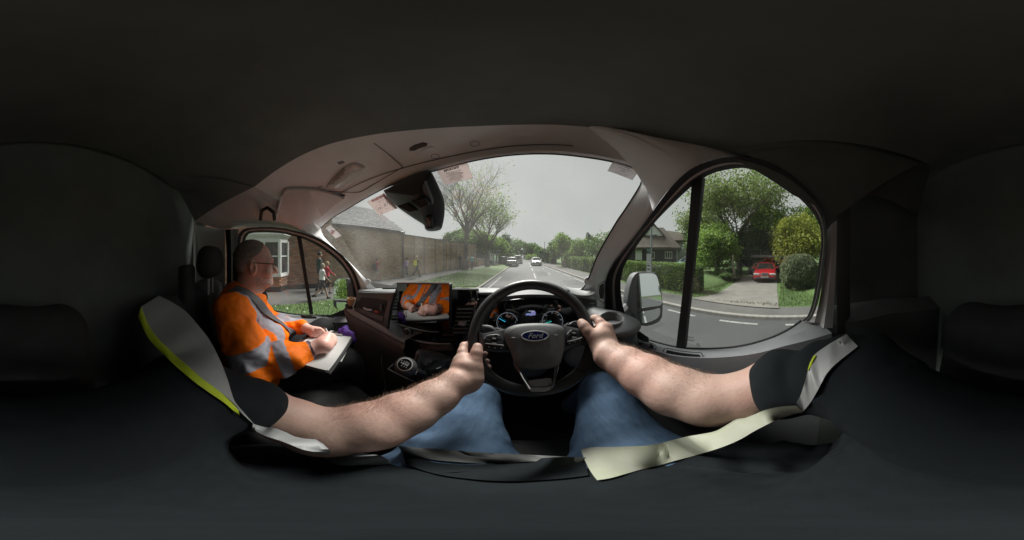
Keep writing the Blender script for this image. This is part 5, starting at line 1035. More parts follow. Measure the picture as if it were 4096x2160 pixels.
# B-pillar in light plastic behind the door
MB().loft([[at('R4', 1372, 560, h=.47), at('R4', 1400, 520, h=.45), at('R4', 1430, 500, h=.46)], [at('R4', 1360, 760, h=.47), at('R4', 1395, 760, h=.45), at('R4', 1425, 760, h=.46)], [at('R4', 1320, 1010, h=.475), at('R4', 1370, 1010, h=.45), at('R4', 1412, 1010, h=.46)], [at('R4', 1285, 1150, h=.48), at('R4', 1350, 1150, h=.45), at('R4', 1405, 1150, h=.46)]]).build('pillar_trim', m_trim, van)
MB().loft([[at('R4', 1430, y, h=.455), at('R4', 1470, y, h=.47), at('R4', 1510, y, h=.5)] for y in (420, 700, 1000, 1300)]).build('pillar_gap', m_char, van)
# right A-pillar
r3f = resample([r3[0], *r3[2:46]], 40); wrf = resample([wr[-1] + Vector((.01, -.02, -.03))] + wr[::-1], 40)
MB().loft([r3f, [a.lerp(b, .2) * .97 for a, b in zip(r3f, wrf)], [a.lerp(b, .5) * .96 for a, b in zip(r3f, wrf)], [a.lerp(b, .82) * .975 for a, b in zip(r3f, wrf)], wrf]).build('pillar_trim', m_trim, van)
tp = resample([r3[45], r3[58], r3[68]], 20); hp = resample([wt[-1], Tt(1700, 400, h=.5), Tt(1790, 393, h=.47), Tt(1880, 425, h=.46)], 20)
MB().loft([resample([r3[44], r3[50], r3[56], r3[62], r3[66]], 20), resample([wt[-1], R3[-14], R3[-8], R3[-3], R3[-1]], 20)]).build('corner_trim', m_trim, van)
MB().loft([resample([r3[54], r3[60], r3[66], r3[70], r3[76]], 20), [Vector((.45, -.15 - .02 * i, .34 + .004 * i)) for i in range(20)]]).build('roof_lining', m_char, van)
MB().loft([resample([R3[-1], Vector((.42, -.05, .36)), Vector((.44, -.3, .38)), Vector((.5, -.64, .42))], 10), resample([r3[60], r3[74], Vector((.47, -.3, .2)), Vector((.58, -.64, .2))], 10)]).build('roof_lining', m_char, van)
PB = bvh([o for o in van.children if o.name.startswith('pillar_trim')])
disc('S3', 1372, 1240, .021, .82, m_trim, van, 'speaker_grille')
plate('side_vent', [at('S7', x, y, r=.735) for x, y in [(330, 140), (390, 105), (395, 200), (388, 325), (335, 320), (322, 230)]], .01, m_seal, van, .002)
for j in range(3): plate('vent_slat', [at('S7', 338 + j * 17 + a, y, r=.73) for a, y in ((0, 145 - j * 10), (8, 140 - j * 10), (8, 318), (0, 318))], .006, mat('vent_grey', (.12, .125, .13), .5), van, .001)
MB().tube(smooth_closed([at('S7', x, y, r=.73) for x, y in [(318, 130), (398, 90), (404, 200), (400, 380), (345, 350), (310, 300), (312, 200)]], 40), .0018, 5, closed=True).build('trim_seam', m_dark, van)
# door lining below the glass
inn = lambda k, x, y, X: at(k, x, y, X=X)
d0 = [p * .99 + Vector((-.004, 0, 0)) for p in resample(rbp, 40)]
d1 = resample([at('R4', x, y, X=.45) for x, y in ((1330, 1120), (1230, 1165), (1100, 1215), (960, 1262), (800, 1296), (600, 1305), (480, 1290), (360, 1265), (240, 1225), (170, 1195))], 40)
d2 = resample([at('R4', x, y, X=.425) for x, y in ((1400, 1180), (1250, 1225), (1100, 1262), (960, 1300), (800, 1322), (600, 1330), (450, 1318), (330, 1290), (220, 1255), (130, 1215))], 40)
d3 = [Vector((.43, p.y, p.z - .12)) for p in d2]; d4 = [Vector((.47, p.y, p.z - .2)) for p in d3]; d5 = [Vector((.5, p.y, -1.25)) for p in d3]
MB().loft([d0, d1, d2, d3, d4, d5]).build('door_lining', m_mid, ddr)
MB().loft([[Vector((.50, -.12, -.16)), Vector((.50, -.35, -.16)), Vector((.5, -.64, -.2))], [Vector((.44, -.12, -.2)), Vector((.44, -.35, -.2)), Vector((.44, -.64, -.25))], [Vector((.5, -.1, -1.25)), Vector((.5, -.35, -1.25)), Vector((.5, -.64, -1.25))]]).build('rear_lining', m_char, van)
def groove(pts, r, m, par, nm='seam', n_=50): return MB().tube(smooth_closed(pts, n_), r, 5, closed=True).build(nm, m, par)
# interior handle, pull pocket
groove([at('N3', x, y, X=.437) for x, y in [(500, 885), (530, 850), (620, 832), (740, 848), (815, 880), (832, 915), (790, 955), (720, 985), (640, 980), (540, 925)]], .0014, m_seal, ddr)
plate('handle_recess', [at('N3', x, y, X=.436) for x, y in [(525, 880), (560, 852), (640, 845), (760, 868), (800, 900), (770, 935), (700, 960), (640, 950), (560, 915)]], .004, m_dark, ddr, .001)
plate('door_handle', [at('N3', x, y, X=.428) for x, y in [(600, 905), (620, 870), (660, 852), (720, 868), (735, 900), (710, 940), (650, 942)]], .008, m_mid, ddr, .004, crown=.004)
plate('lock_lever', [at('N3', x, y, X=.43) for x, y in [(560, 905), (585, 878), (640, 850), (655, 860), (610, 890), (585, 915)]], .006, m_btn, ddr, .002)
groove([at('N6', x, y, X=.432) for x, y in [(75, 860), (85, 740), (110, 660), (170, 635), (260, 645), (430, 688), (640, 718), (1000, 748), (1100, 752), (1150, 800), (1185, 900), (1212, 1000), (1190, 1080), (1100, 1115), (900, 1110), (600, 1060), (300, 1000), (130, 930)]], .0014, m_seal, ddr, n_=80)
plate('pull_pocket', [at('N6', x, y, X=.43) for x, y in [(165, 700), (190, 685), (400, 730), (640, 770), (900, 800), (1050, 812), (1085, 850), (1110, 950), (1130, 1040), (1080, 1075), (930, 1095), (700, 1040), (400, 970), (190, 900), (155, 850)]], .003, mat('pocket_dark', (.028, .03, .036), .6), ddr, .001)
# ---------------- passenger door lining
q0 = resample([onf('A', x, y, F_DL) for x, y in ((872, 791), (830, 793), (780, 793), (730, 789), (680, 780), (612, 775))], 20); q1 = resample([at('A', x, y, X=-1.24) for x, y in ((880, 797), (830, 799), (780, 799), (730, 797), (680, 790), (600, 785))], 20)
q2 = [Vector((-1.20, p.y, p.z - .03)) for p in q1]; q3 = [Vector((-1.22, p.y, p.z - .16)) for p in q2]; q4 = [Vector((-1.2, p.y, p.z - .04)) for p in q3]; q5 = [Vector((-1.28, p.y, -1.25)) for p in q2]
MB().loft([q0, q1, q2, q3, q4, q5]).build('door_lining', m_mid, dl)
MB().tube([p * .995 for p in q0], .006, 6).build('window_seal', m_seal, dl)
plate('pull_pocket', [at('N8', x, y, X=-1.196) for x, y in [(65, 430), (150, 440), (275, 452), (262, 478), (120, 478), (80, 468)]], .004, m_dark, dl, .001)
plate('door_handle', [at('N8', x, y, X=-1.196) for x, y in [(385, 452), (410, 445), (480, 452), (492, 460), (470, 466), (405, 462)]], .006, m_btn, dl, .002)
plate('door_pocket', [at('N8', x, y, X=-1.19) for x, y in [(410, 580), (520, 570), (550, 600), (540, 700), (420, 690)]], .004, m_dark, dl, .001)
bar([(812, 160), (868, 172), (900, 380), (935, 620), (975, 860), (1005, 1040), (1032, 1215), (985, 1214), (955, 1020), (920, 800), (880, 560), (845, 350)], 'S6', F_DL, m_seal, dl)
MB().loft([[Vector((-1.3, -.2 - .1 * i, z)) for i in range(5)] for z in (-.25, -.6, -1.25)]).build('rear_lining', m_char, van)

# ---------------- door mirrors (real mirrors looking back)
def mirror(k, housing, panes, r, back, par_label, armp, view):
    T = bpy.data.objects.new('door_mirror', None); COL.objects.link(T); T.parent = van; T.location = Vector((0, 0, 0))
    c = at(k, *view, r=r); toc = -c.normalized(); want = Vector(par_label).normalized(); nrm = (toc + want).normalized()
    plate('mirror_housing', [onp(k, x, y, c, nrm) for x, y in housing], .09, m_dark, T, .012, toward=nrm)
    for pts in panes:
        q = smooth_closed([onp(k, x, y, c + nrm * .002, nrm) for x, y in pts], 40); plate('mirror_rim', [p + (p - sum(q, Vector()) / 40).normalized() * .003 for p in q], .004, m_seal, T, 0, toward=nrm)
        q = [p + nrm * .001 for p in q]; cc = sum(q, Vector()) / 40; MB().add(q + [cc], [(i, (i + 1) % 40, 40) for i in range(40)]).build('mirror_glass', m_mir, T, smooth=False)
    MB().tube([onp(k, x, y, c - nrm * .05, nrm) for x, y in armp], [.045, .045, .05], 10).build('mirror_arm', m_dark, T)
mirror('S4', [(200, 1230), (205, 1150), (225, 1020), (262, 900), (300, 835), (345, 806), (430, 802), (520, 806), (590, 815), (618, 840), (650, 950), (680, 1100), (692, 1250), (690, 1340), (680, 1430), (640, 1490), (560, 1530), (470, 1550), (380, 1540), (330, 1500), (290, 1400), (230, 1330)],
       [[(355, 830), (450, 826), (545, 828), (590, 850), (615, 910), (645, 1030), (668, 1180), (668, 1250), (655, 1262), (500, 1285), (345, 1305), (336, 1290), (335, 1150), (340, 980), (348, 870)],
        [(352, 1352), (440, 1338), (560, 1315), (640, 1298), (648, 1330), (640, 1390), (600, 1440), (520, 1480), (440, 1500), (400, 1500), (375, 1440)]], .98, 1, (.06, -1, .03), [(170, 1380), (230, 1310), (330, 1270)], (500, 1050))
mirror('N4', [(80, 960), (78, 850), (95, 600), (120, 330), (140, 260), (190, 225), (300, 215), (430, 220), (520, 235), (590, 300), (610, 420), (620, 700), (615, 930), (560, 1000), (470, 1120), (390, 1135), (260, 1118), (160, 1060), (110, 1010)],
       [[(190, 245), (300, 238), (425, 245), (440, 330), (460, 520), (475, 700), (478, 825), (400, 826), (250, 822), (98, 808), (100, 700), (118, 480), (140, 310)],
        [(175, 862), (300, 872), (445, 880), (455, 960), (430, 1060), (385, 1125), (300, 1105), (215, 1060), (185, 1000)]], 1.55, -1, (-.18, -1, .02), [(700, 760), (640, 740), (560, 740)], (290, 560))

# closures between dashboard and doors
MB().add([(.52, .50, -1.25), (.52, 1.35, -1.25), (.50, 1.2, -.24), (.47, .62, -.34), (.47, .50, -.36)], [(4, 3, 2, 1, 0)]).build('footwell_side', m_dark, van, smooth=False)
MB().add([(-1.31, .25, -1.25), (-1.31, 1.4, -1.25), (-1.31, 1.3, -.3), (-1.27, .5, -.5), (-1.27, .25, -.5)], [(0, 1, 2, 3, 4)]).build('footwell_side', m_dark, van, smooth=False)
# ================================================================== DASHBOARD
def sub(nm, loc=(0, 0, 0), par=van):
    o = bpy.data.objects.new(nm, None); COL.objects.link(o); o.parent = par; o.location = Vector(loc) - wloc(par); return o
dash = sub('dashboard', (-.4, .9, -.5))
# top pad: from under the windscreen to the front lip
K = 60
tb = resample([onf('A', x, y, F_WS) * 1.03 + Vector((0, 0, -.012)) for x, y in WB] , K)
lipp = [(903, 728, 1.37), (960, 731, 1.2), (1030, 732.5, 1.07), (1100, 733, .97), (1187, 732, .87), (1260, 731, .8), (1340, 730.5, .76), (1420, 733, .78), (1480, 741, .80), (1494, 744, .82)]
tl = resample([Tt(x, y, h=h) for x, y, h in lipp], K)
tb[0] = tl[0] + Vector((0, .25, -.02))
m0 = [a.lerp(b, .5) + Vector((0, 0, .004)) for a, b in zip(tb, tl)]
t2 = [p + Vector((0, -.012, -.006)) for p in tl]; t3 = [p + Vector((0, -.012, -.018)) for p in tl]; t4 = [p + Vector((0, .03, -.028)) for p in tl]
MB().loft([[p + Vector((0, .1, -.1)) for p in tb], tb, m0, tl, t2, t3, t4]).build('top_pad', m_top, dash, sharp=60)
plate('speaker_slot', [onf('A', x, y, lambda p: -(p.z + (.182 if p.x > -1 else .2))) for x, y in ((1135, 722.5), (1182, 721), (1182, 727), (1138, 730))], .004, m_seal, dash, 0) if False else None
MB().box(Tt(1160, 726.5, h=.94), (.085, .05, .006)).build('speaker_slot', m_seal, dash)
# front face and everything below it down to the floor
fp = [(905, 741, 1.33), (960, 745, 1.17), (1030, 746, 1.04), (1100, 747, .94), (1187, 748, .86), (1260, 748, .80), (1340, 748, .78), (1420, 748, .79), (1480, 752, .80), (1497, 756, .81)]
f0 = resample([Tt(x, y, h=h) for x, y, h in fp], K)
def colY(p, dy, z): return Vector((p.x, p.y + dy, z))
f1 = [colY(p, .0, -.33) for p in f0]; f2 = [colY(p, -.02, -.44) for p in f0]; f3 = [colY(p, .08, -.62) for p in f0]; f4 = [colY(p, .28, -1.25) for p in f0]
MB().loft([t4, f0, f1, f2, f3, f4]).build('fascia', m_dark, dash)
MB().add([(-1.4, 1.35, -1.25), (.66, 1.35, -1.25), (.66, 1.0, -.2), (-1.4, 1.0, -.28)], [(0, 1, 2, 3)]).build('firewall', m_seal, van, smooth=False)
# passenger side: rounded moulding that sweeps down to the middle
def M4(x, y, Y=None, h=None, r=None): return at('M4', x, y, Y=Y, h=h, r=r)
def hM(x): return float(np.interp(x, [180, 400, 700, 1000, 1358, 1600], [1.22, 1.14, 1.0, .89, .80, .76]))
up_ = resample([M4(x, y, h=hM(x)) for x, y in ((195, 520), (240, 505), (300, 540), (360, 585), (480, 655), (600, 722), (750, 800), (900, 880), (1010, 958), (1190, 1085), (1358, 1172))], 50)
e1 = resample([M4(x, y, h=hM(x) - .015) for x, y in ((190, 535), (215, 590), (262, 640), (330, 690), (450, 760), (600, 845), (750, 925), (900, 1005), (1010, 1070), (1180, 1165), (1358, 1248))], 50)
e2 = [p + Vector((.0, -.01, -.025)) for p in e1]; e3 = resample([M4(x, y, h=hM(x) - .01) for x, y in ((190, 640), (225, 780), (270, 860), (330, 950), (430, 1050), (560, 1140), (700, 1215), (860, 1290), (1010, 1350), (1180, 1420), (1358, 1480))], 50)
e4 = [p + Vector((.02, .03, -.10)) for p in e3]; e5 = [p + Vector((.05, .12, -.6)) for p in e3]
MB().loft([[p + Vector((0, .10, .0)) for p in up_], up_, [a.lerp(b, .7) + Vector((0, -.003, .004)) for a, b in zip(up_, e1)], e1]).build('shelf_edge', m_top, dash)
MB().tube([p * .997 for p in e1], .0025, 5).build('trim_seam', m_seal, dash)
MB().loft([e1, e2, e3, e4, e5]).build('lower_moulding', m_brown, dash)
plate('passenger_fascia', [M4(x, y, h=hM(x) + .005) for x, y in [(432, 232), (700, 246), (1000, 252), (1145, 250), (1115, 380), (1060, 560), (1030, 760), (1008, 962), (850, 880), (650, 765), (500, 690), (385, 612), (362, 570), (385, 430), (410, 310)]], .02, mat('fascia_grey', (.075, .077, .085), .5, 0, .06, 10, bump=.2, bscale=380, dist=.0006), dash, .004)
cub = [(500, 345), (520, 335), (700, 352), (960, 395), (990, 405), (985, 500), (950, 640), (932, 712), (900, 715), (700, 655), (490, 570), (440, 490), (445, 430), (480, 400)]
plate('cubby', [M4(x, y, h=hM(x) - .002) for x, y in cub], .004, m_seal, dash, .001)
plate('cubby_lip', [M4(x, y, h=hM(x) - .008) for x, y in [(455, 545), (600, 600), (800, 668), (932, 712), (925, 800), (800, 760), (620, 690), (470, 620)]], .012, m_dark, dash, .004)
MB().tube([M4(552, 540, h=1.0), M4(620, 575, h=.985), M4(720, 582, h=.955)], .006, 6).build('silver_strip', m_satin, dash)
def item(nm, lab, cat, fn):
    o = fn(); o.name = nm; o.data.name = nm; o['label'] = lab; o['category'] = cat; return o
item('marker_pen', 'red marker pen lying in the dashboard cubby', 'pen', lambda: MB().tube([M4(775, 612, h=.935), M4(850, 622, h=.915)], [.007, .006], 8).build('x', mat('pen_red', (.5, .05, .02), .4)))
item('battery', 'small grey battery standing in the dashboard cubby', 'battery', lambda: MB().lathe([(.0075, 0), (.0075, .035), (.003, .037)], M4(900, 600, h=.905), n=10).build('x', mat('battery_grey', (.12, .11, .1), .4)))
item('paper_cup', 'brown paper cup in the holder by the passenger door', 'cup', lambda: MB().lathe([(.026, 0), (.031, .06), (.028, .06), (.024, .004)], M4(318, 508, h=1.17), n=16).build('x', mat('cardboard', (.45, .29, .17), .8)))
item('paper_bag', 'crumpled pale brown bag behind the paper cup', 'bag', lambda: body('x', [ell(M4(352, 425, h=1.2), (.032, .02, .03), .01), ell(M4(372, 392, h=1.22), (.024, .02, .018), .01)], .006, mat('bag_brown', (.42, .28, .18), .8), None, fold=lambda V: .006 * vnoise(V, 60, 3)))
MB().lathe([(.036, 0), (.038, .022), (.032, .022), (.03, .002)], M4(298, 538, h=1.16), n=20).build('cup_holder', m_seal, dash)
MB().tube([M4(440, 245, h=1.2), M4(425, 320, h=1.17), M4(395, 420, h=1.13), M4(352, 510, h=1.11), M4(368, 575, h=1.1)], .004, 6).build('chrome_edge', m_satin, dash)
# centre stack
stack = sub('centre_stack', (-.45, .7, -.35), van)
C6 = lambda x, y, Y=.66: at('R6', x, y, Y=Y)
YC = lambda x: float(np.interp(x, [480, 600, 900, 1150, 1370], [.70, .675, .66, .655, .66]))
c6 = lambda x, y, d=0: at('R6', x, y, Y=YC(x) + d)
plate('stack_bezel', [c6(x, y, .03) for x, y in [(545, 330), (575, 255), (700, 258), (1110, 262), (1370, 268), (1390, 380), (1345, 560), (1300, 690), (1240, 780), (1150, 800), (1000, 808), (850, 797), (700, 760), (560, 680), (490, 650), (498, 560), (520, 430)]], .03, m_gloss, stack, .005)
def vent(pts, nslat, x0t, x1t, yt, x0b, x1b, yb, tab):
    v = sub('air_vent', (-.4, .66, -.3), van); plate('vent_cavity', [c6(x, y, .024) for x, y in pts], .01, m_seal, v, .002)
    for j in range(nslat):
        f = (j + .5) / nslat; xa = x0t + (x0b - x0t) * f; xb = x1t + (x1b - x1t) * f; y = yt + (yb - yt) * f; hh = (yb - yt) / nslat * .26
        MB().loft([[c6(xa, y - hh, .004), c6(xb, y - hh, .004)], [c6(xa + 4, y + hh * .6, -.002), c6(xb - 4, y + hh * .6, -.002)], [c6(xa, y + hh, .01), c6(xb, y + hh, .01)], [c6(xa, y + hh * .3, .03), c6(xb, y + hh * .3, .03)]]).build('slat', mat('slat_grey', (.13, .135, .145), .4, 0, .03), v)
    plate('vent_tab', [c6(x, y, -.012) for x, y in tab], .014, m_mid, v, .002); return v
vent([(1175, 425), (1350, 422), (1340, 540), (1310, 640), (1270, 712), (1140, 715), (1150, 600)], 7, 1185, 1345, 440, 1135, 1275, 710, [(1192, 588), (1268, 582), (1262, 625), (1250, 632), (1190, 618)])
vent([(560, 300), (600, 300), (600, 600), (535, 590), (525, 520), (540, 400)], 8, 562, 600, 330, 522, 600, 595, [(548, 485), (592, 480), (590, 525), (540, 520)])
MB().tube(resample([c6(x, y, .0) for x, y in ((570, 330), (545, 400), (515, 500), (498, 600), (495, 645))], 20), .0035, 6).build('chrome_edge', m_satin, stack)
MB().tube(resample([c6(x, y, .0) for x, y in ((1355, 440), (1345, 540), (1310, 660), (1275, 740), (1225, 790))], 20), .003, 6).build('chrome_edge', m_dark, stack)
def strip3(nm, pts, wdt, m, par, d=-.004):
    a = resample([c6(x, y, d) for x, y in pts], 40); MB().loft([[p + Vector((0, .006, w_ * .6)) for p, w_ in zip(a, wdt(40))], [p + Vector((0, -.004, 0)) for p in a], [p + Vector((0, .006, -w_)) for p, w_ in zip(a, wdt(40))]]).build(nm, m, par)
strip3('chrome_strip', ((525, 640), (560, 672), (620, 710), (700, 748), (780, 775), (870, 793), (960, 803), (1040, 806), (1110, 801)), lambda n: [.001 + .007 * math.sin(math.pi * i / (n - 1)) ** .6 for i in range(n)], m_satin, stack, -.012)
strip3('chrome_strip', ((520, 578), (590, 606), (680, 636), (780, 660), (880, 680), (1000, 690)), lambda n: [.0012 + .0025 * math.sin(math.pi * i / (n - 1)) for i in range(n)], m_satin, stack, -.006)
plate('climate_panel', [c6(x, y, -.004) for x, y in [(500, 650), (535, 612), (700, 648), (860, 680), (965, 694), (972, 775), (860, 785), (740, 755), (620, 705), (560, 675)]], .01, m_scr, stack, .002)
kn = sub('volume_knob', c6(690, 683, -.02), van); d_ = -dr('R6', 690, 683); d_ = Vector((.1, -1, .1)).normalized()
MB().lathe([(.021, -.012), (.021, .004), (.019, .007)], c6(690, 683, -.012), d_, 28).build('knob_ring', m_satin, kn); MB().lathe([(.0165, 0), (.0165, .014), (.014, .017)], c6(690, 683, -.012), d_, 28).build('knob_cap', m_btn, kn)
for x, y in ((785, 700), (822, 707), (860, 714), (900, 721)): plate('climate_icon', [c6(x + a, y + b, -.009) for a, b in ((-6, -5), (6, -3), (0, 6))], .001, m_prt2, stack, 0)
plate('lower_panel', [c6(x, y, .0) for x, y in [(470, 690), (560, 700), (700, 775), (860, 815), (1000, 828), (1110, 822), (1130, 870), (900, 870), (700, 860), (480, 790)]], .02, m_brown, stack, .004)
for q in ([(690, 775), (745, 790), (745, 832), (690, 822)], [(750, 792), (812, 806), (812, 842), (750, 834)], [(818, 808), (890, 818), (890, 850), (818, 844)]): plate('blank_switch', [c6(x, y, -.006) for x, y in q], .006, m_brown, stack, .002)
# the big touchscreen, standing proud of the stack, glossy enough to show the passenger's jacket
scr = sub('touchscreen', (-.5, .66, -.27), van); YS_ = .628
tz = [(583, 203), (592, 197), (850, 200), (1095, 204), (1112, 216), (1112, 400), (1106, 660), (1100, 690), (1085, 694), (900, 668), (700, 625), (600, 598), (594, 585), (590, 400)]
plate('screen_shell', [at('R6', x, y, Y=YS_ + .003) for x, y in tz], .022, m_seal, scr, .004)
plate('screen', [at('R6', x, y, Y=YS_) for x, y in [(590, 210), (1104, 214), (1103, 400), (1098, 660), (1092, 684), (900, 660), (700, 617), (600, 588), (596, 560)]], .003, m_scr, scr, 0)
MB().tube([at('R6', x, y, Y=YS_) for x, y in ((584, 199), (850, 198), (1100, 203))], .0028, 6).build('screen_edge', m_satin, scr)
text('12:21', .008, at('R6', 1012, 258, Y=YS_ - .001), (1, 0, 0), (0, 0, 1), m_prt2, scr); text('No connected device', .007, at('R6', 880, 320, Y=YS_ - .001), (1, 0, 0), (0, 0, 1), m_prt2, scr); text('Press to pair a phone', .009, at('R6', 885, 405, Y=YS_ - .001), (1, 0, -.02), (0, 0, 1), m_prt2, scr)
# middle top: dark slot with a handle
plate('top_tray', [at('R6', x, y, Y=.74) for x, y in [(1120, 285), (1395, 288), (1390, 372), (1130, 378)]], .01, m_gloss, dash, .002)
MB().tube([at('R6', x, y, Y=.70) for x, y in ((1180, 395), (1195, 383), (1250, 378), (1320, 380), (1335, 393))], .006, 8).build('vent_grip', m_dark, dash)
# charger and its lead
ch = thing('phone_charger', 'pale grey phone charger plugged into the lower dashboard', 'charger', tuple(c6(540, 803, -.03)))
MB().lathe([(.017, -.02), (.017, .02), (.014, .024), (.012, .024)], c6(542, 802, -.02), Vector((-.75, -.6, -.1)), 18).build('charger_body', mat('charger_grey', (.4, .38, .36), .35, 0, .1, 40), ch)
MB().tube(resample([c6(510, 808, -.045), c6(480, 822, -.06), c6(455, 850, -.07), c6(440, 900, -.09), at('R6', 436, 1000, h=.80), at('R6', 445, 1080, h=.78), at('R6', 466, 1180, h=.75), at('R6', 474, 1220, h=.74), at('R6', 460, 1270, h=.72), at('R6', 446, 1340, h=.68)], 60), .0018, 6).build('lead', mat('cable_grey', (.22, .21, .2), .5), ch)
# gear lever: gaiter and knob
gear = sub('gear_lever', at('M7', 1200, 560, h=.6), van); hg = lambda x: float(np.interp(x, [700, 950, 1200, 1760], [.60, .63, .66, .66]))
def g7(x, y, dh=0): return at('M7', x, y, h=hg(x) + dh)
plate('gaiter_surround', [g7(x, y, .03) for x, y in [(950, 230), (1010, 180), (1100, 165), (1300, 190), (1520, 240), (1720, 310), (1790, 380), (1760, 520), (1640, 690), (1420, 830), (1150, 850), (960, 760), (890, 560), (900, 400)]], .03, m_brown, gear, .006)
gt = [g7(x, y, .0) for x, y in [(965, 300), (1020, 205), (1100, 185), (1300, 215), (1520, 262), (1700, 325), (1765, 390), (1735, 500), (1620, 670), (1420, 790), (1180, 810), (1010, 740), (930, 620), (925, 450)]]
gt = smooth_closed(gt, 56); gc = g7(1080, 640, -.09); rws = []
for t in (0, .12, .3, .5, .7, .85, 1.0):
    ring = []
    for i, p in enumerate(gt):
        q = p.lerp(gc, t * .86); a = 2 * math.pi * i / 56; q = q * (1 - .035 * math.sin(math.pi * t) * (1 + .9 * math.cos(5 * a + t * 3))); ring.append(q)
    rws.append(ring)
MB().loft(rws, close=True).build('gaiter', mat('soft_leather', (.07, .078, .088), .36, 0, .1, 30, bump=.3, bscale=250, dist=.001), gear, sharp=25)
kc = g7(690, 480, -.09); ax = (g7(1000, 640, -.07) - kc).normalized()
body('knob', [ell(kc, (.036, .03, .034), .01), cap(kc + ax * .01, kc + ax * .05, .03, .017, .02)], .003, m_leath, gear)
MB().lathe([(.012, 0), (.017, .004), (.017, .008), (.013, .011), (.016, .015), (.016, .019), (.012, .022)], kc + ax * .052, ax, 20).build('collar', m_chr, gear)
MB().tube([kc + ax * .05, g7(1080, 640, -.09), g7(1200, 640, -.02)], [.013, .013, .02], 8).build('stick', m_leath, gear)
kn_ = (-kc.normalized() + Vector((-.1, 0, .25))).normalized(); ko = kc + kn_ * .0335
ux = Vector((1, .1, 0)); ux = (ux - kn_ * ux.dot(kn_)).normalized(); uy = kn_.cross(ux)
MB().lathe([(.024, -.004), (.0245, 0), (.0215, .0008)], ko - kn_ * .003, kn_, 30).build('knob_ring', m_satin, gear); MB().lathe([(.0215, -.003), (.021, .0015), (.001, .0022)], ko - kn_ * .003, kn_, 30).build('knob_cap', m_gloss, gear)
for s_, a, b_ in (('R', -.014, .007), ('1', -.006, .008), ('3', .002, .008), ('5', .010, .007), ('2', -.006, -.009), ('4', .002, -.009), ('6', .010, -.008)): text(s_, .0075, ko + ux * a + uy * b_ + kn_ * .0005, ux, uy, m_prt, gear)
for a, b_, c__, d__ in ((-.014, 0, .010, 0), (-.006, .004, -.006, -.004), (.002, .004, .002, -.004), (.010, .004, .010, -.004)): MB().tube([ko + ux * a + uy * b_ + kn_ * .0004, ko + ux * c__ + uy * d__ + kn_ * .0004], .0006, 4).build('shift_line', m_prt, gear)
MB().tube([g7(420, 430, .02), g7(290, 540, .0), g7(560, 680, -.02), g7(880, 825, -.03)], .0022, 6).build('tray_edge', m_mid, van)
# ---------------- instrument cluster
ic = sub('instrument_cluster', (.05, .8, -.28), van); s7 = lambda x, y, Y=.735: at('R7', x, y, Y=Y)
plate('cluster_face', [s7(x, y) for x, y in [(330, 640), (360, 480), (410, 395), (480, 345), (620, 328), (760, 322), (920, 328), (1040, 350), (1110, 392), (1160, 450), (1180, 560), (1190, 700), (700, 760)]], .02, m_gloss, ic, .002)
hood = resample([s7(x, y, .66) for x, y in ((395, 440), (425, 372), (480, 340), (600, 322), (750, 315), (950, 322), (1050, 348), (1105, 385), (1150, 440))], 40)
MB().loft([[p + Vector((0, .1, .02)) for p in hood], [p + Vector((0, .0, .012)) for p in hood], hood, [p + Vector((0, .07, -.004)) for p in hood]]).build('hood', m_dark, ic)
m_glow = mat('dial_white', (.35, .4, .45), .5, 0, 0, emit=.18); m_blue = mat('needle_blue', (.03, .35, .6), .4, 0, 0, emit=.5); m_tl = mat('needle_teal', (.05, .5, .45), .4, 0, 0, emit=.4)
YF = .727; m5 = lambda x, y: at('M5', x, y, Y=YF)
def dial(cx, cy, rx, a0, a1, nums, ticks=True, inner=0):
    D = sub('dial', m5(cx, cy), van); arc = [m5(cx + rx * math.cos(a), cy + rx * .95 * math.sin(a)) for a in np.linspace(R_(a0), R_(a1), 50)]; MB().tube(arc, .0009, 5).build('dial_ring', m_glow, D)
    if inner: MB().tube([m5(cx + inner * math.cos(a), cy + inner * .95 * math.sin(a)) for a in np.linspace(R_(a0), R_(a1), 40)], .0007, 4).build('dial_ring', m_prt2, D)
    for s_, a in nums: text(s_, .0085, m5(cx + rx * .83 * math.cos(R_(a)), cy + rx * .8 * math.sin(R_(a))), (1, 0, 0), (0, 0, 1), m_glow, D)
    return D
D1 = dial(448, 515, 235, 140, 350, [('0', 138), ('1', 183), ('2', 226), ('3', 271), ('4', 315), ('5', 358)]); MB().tube([m5(258, 415), m5(405, 500)], [.0009, .0016], 5).build('needle', m_blue, D1)
D2 = dial(1490, 480, 235, 170, 390, [('20', 182), ('40', 222), ('60', 268), ('80', 312), ('100', 352)], inner=150); MB().tube([m5(1300, 540), m5(1465, 490)], [.0009, .0018], 5).build('needle', m_tl, D2)
text('10126 miles', .009, m5(812, 215), (1, 0, 0), (0, 0, 1), m_prt2, ic); text('14°', .009, m5(1162, 205), (1, 0, 0), (0, 0, 1), m_prt, ic)
vb = sub('van_picture', m5(985, 310), van)
def pic(nm, pts, m): plate(nm, [at('M5', x, y, Y=YF) for x, y in pts], .0008, m, vb, 0)
pic('van_side', [(965, 345), (1010, 260), (1085, 262), (1100, 280), (1098, 345), (975, 362)], mat('pic_lilac', (.2, .2, .42), .5, 0, 0, emit=.35)); pic('van_nose', [(872, 350), (875, 322), (925, 300), (980, 305), (968, 348), (950, 352)], mat('pic_blue', (.16, .22, .45), .5, 0, 0, emit=.35)); pic('van_window', [(895, 300), (930, 262), (1000, 262), (978, 303)], mat('pic_dark', (.01, .02, .08), .5, 0, 0)); pic('van_roof', [(930, 260), (950, 250), (1065, 250), (1085, 260)], mat('pic_white', (.45, .5, .6), .5, 0, 0, emit=.35))
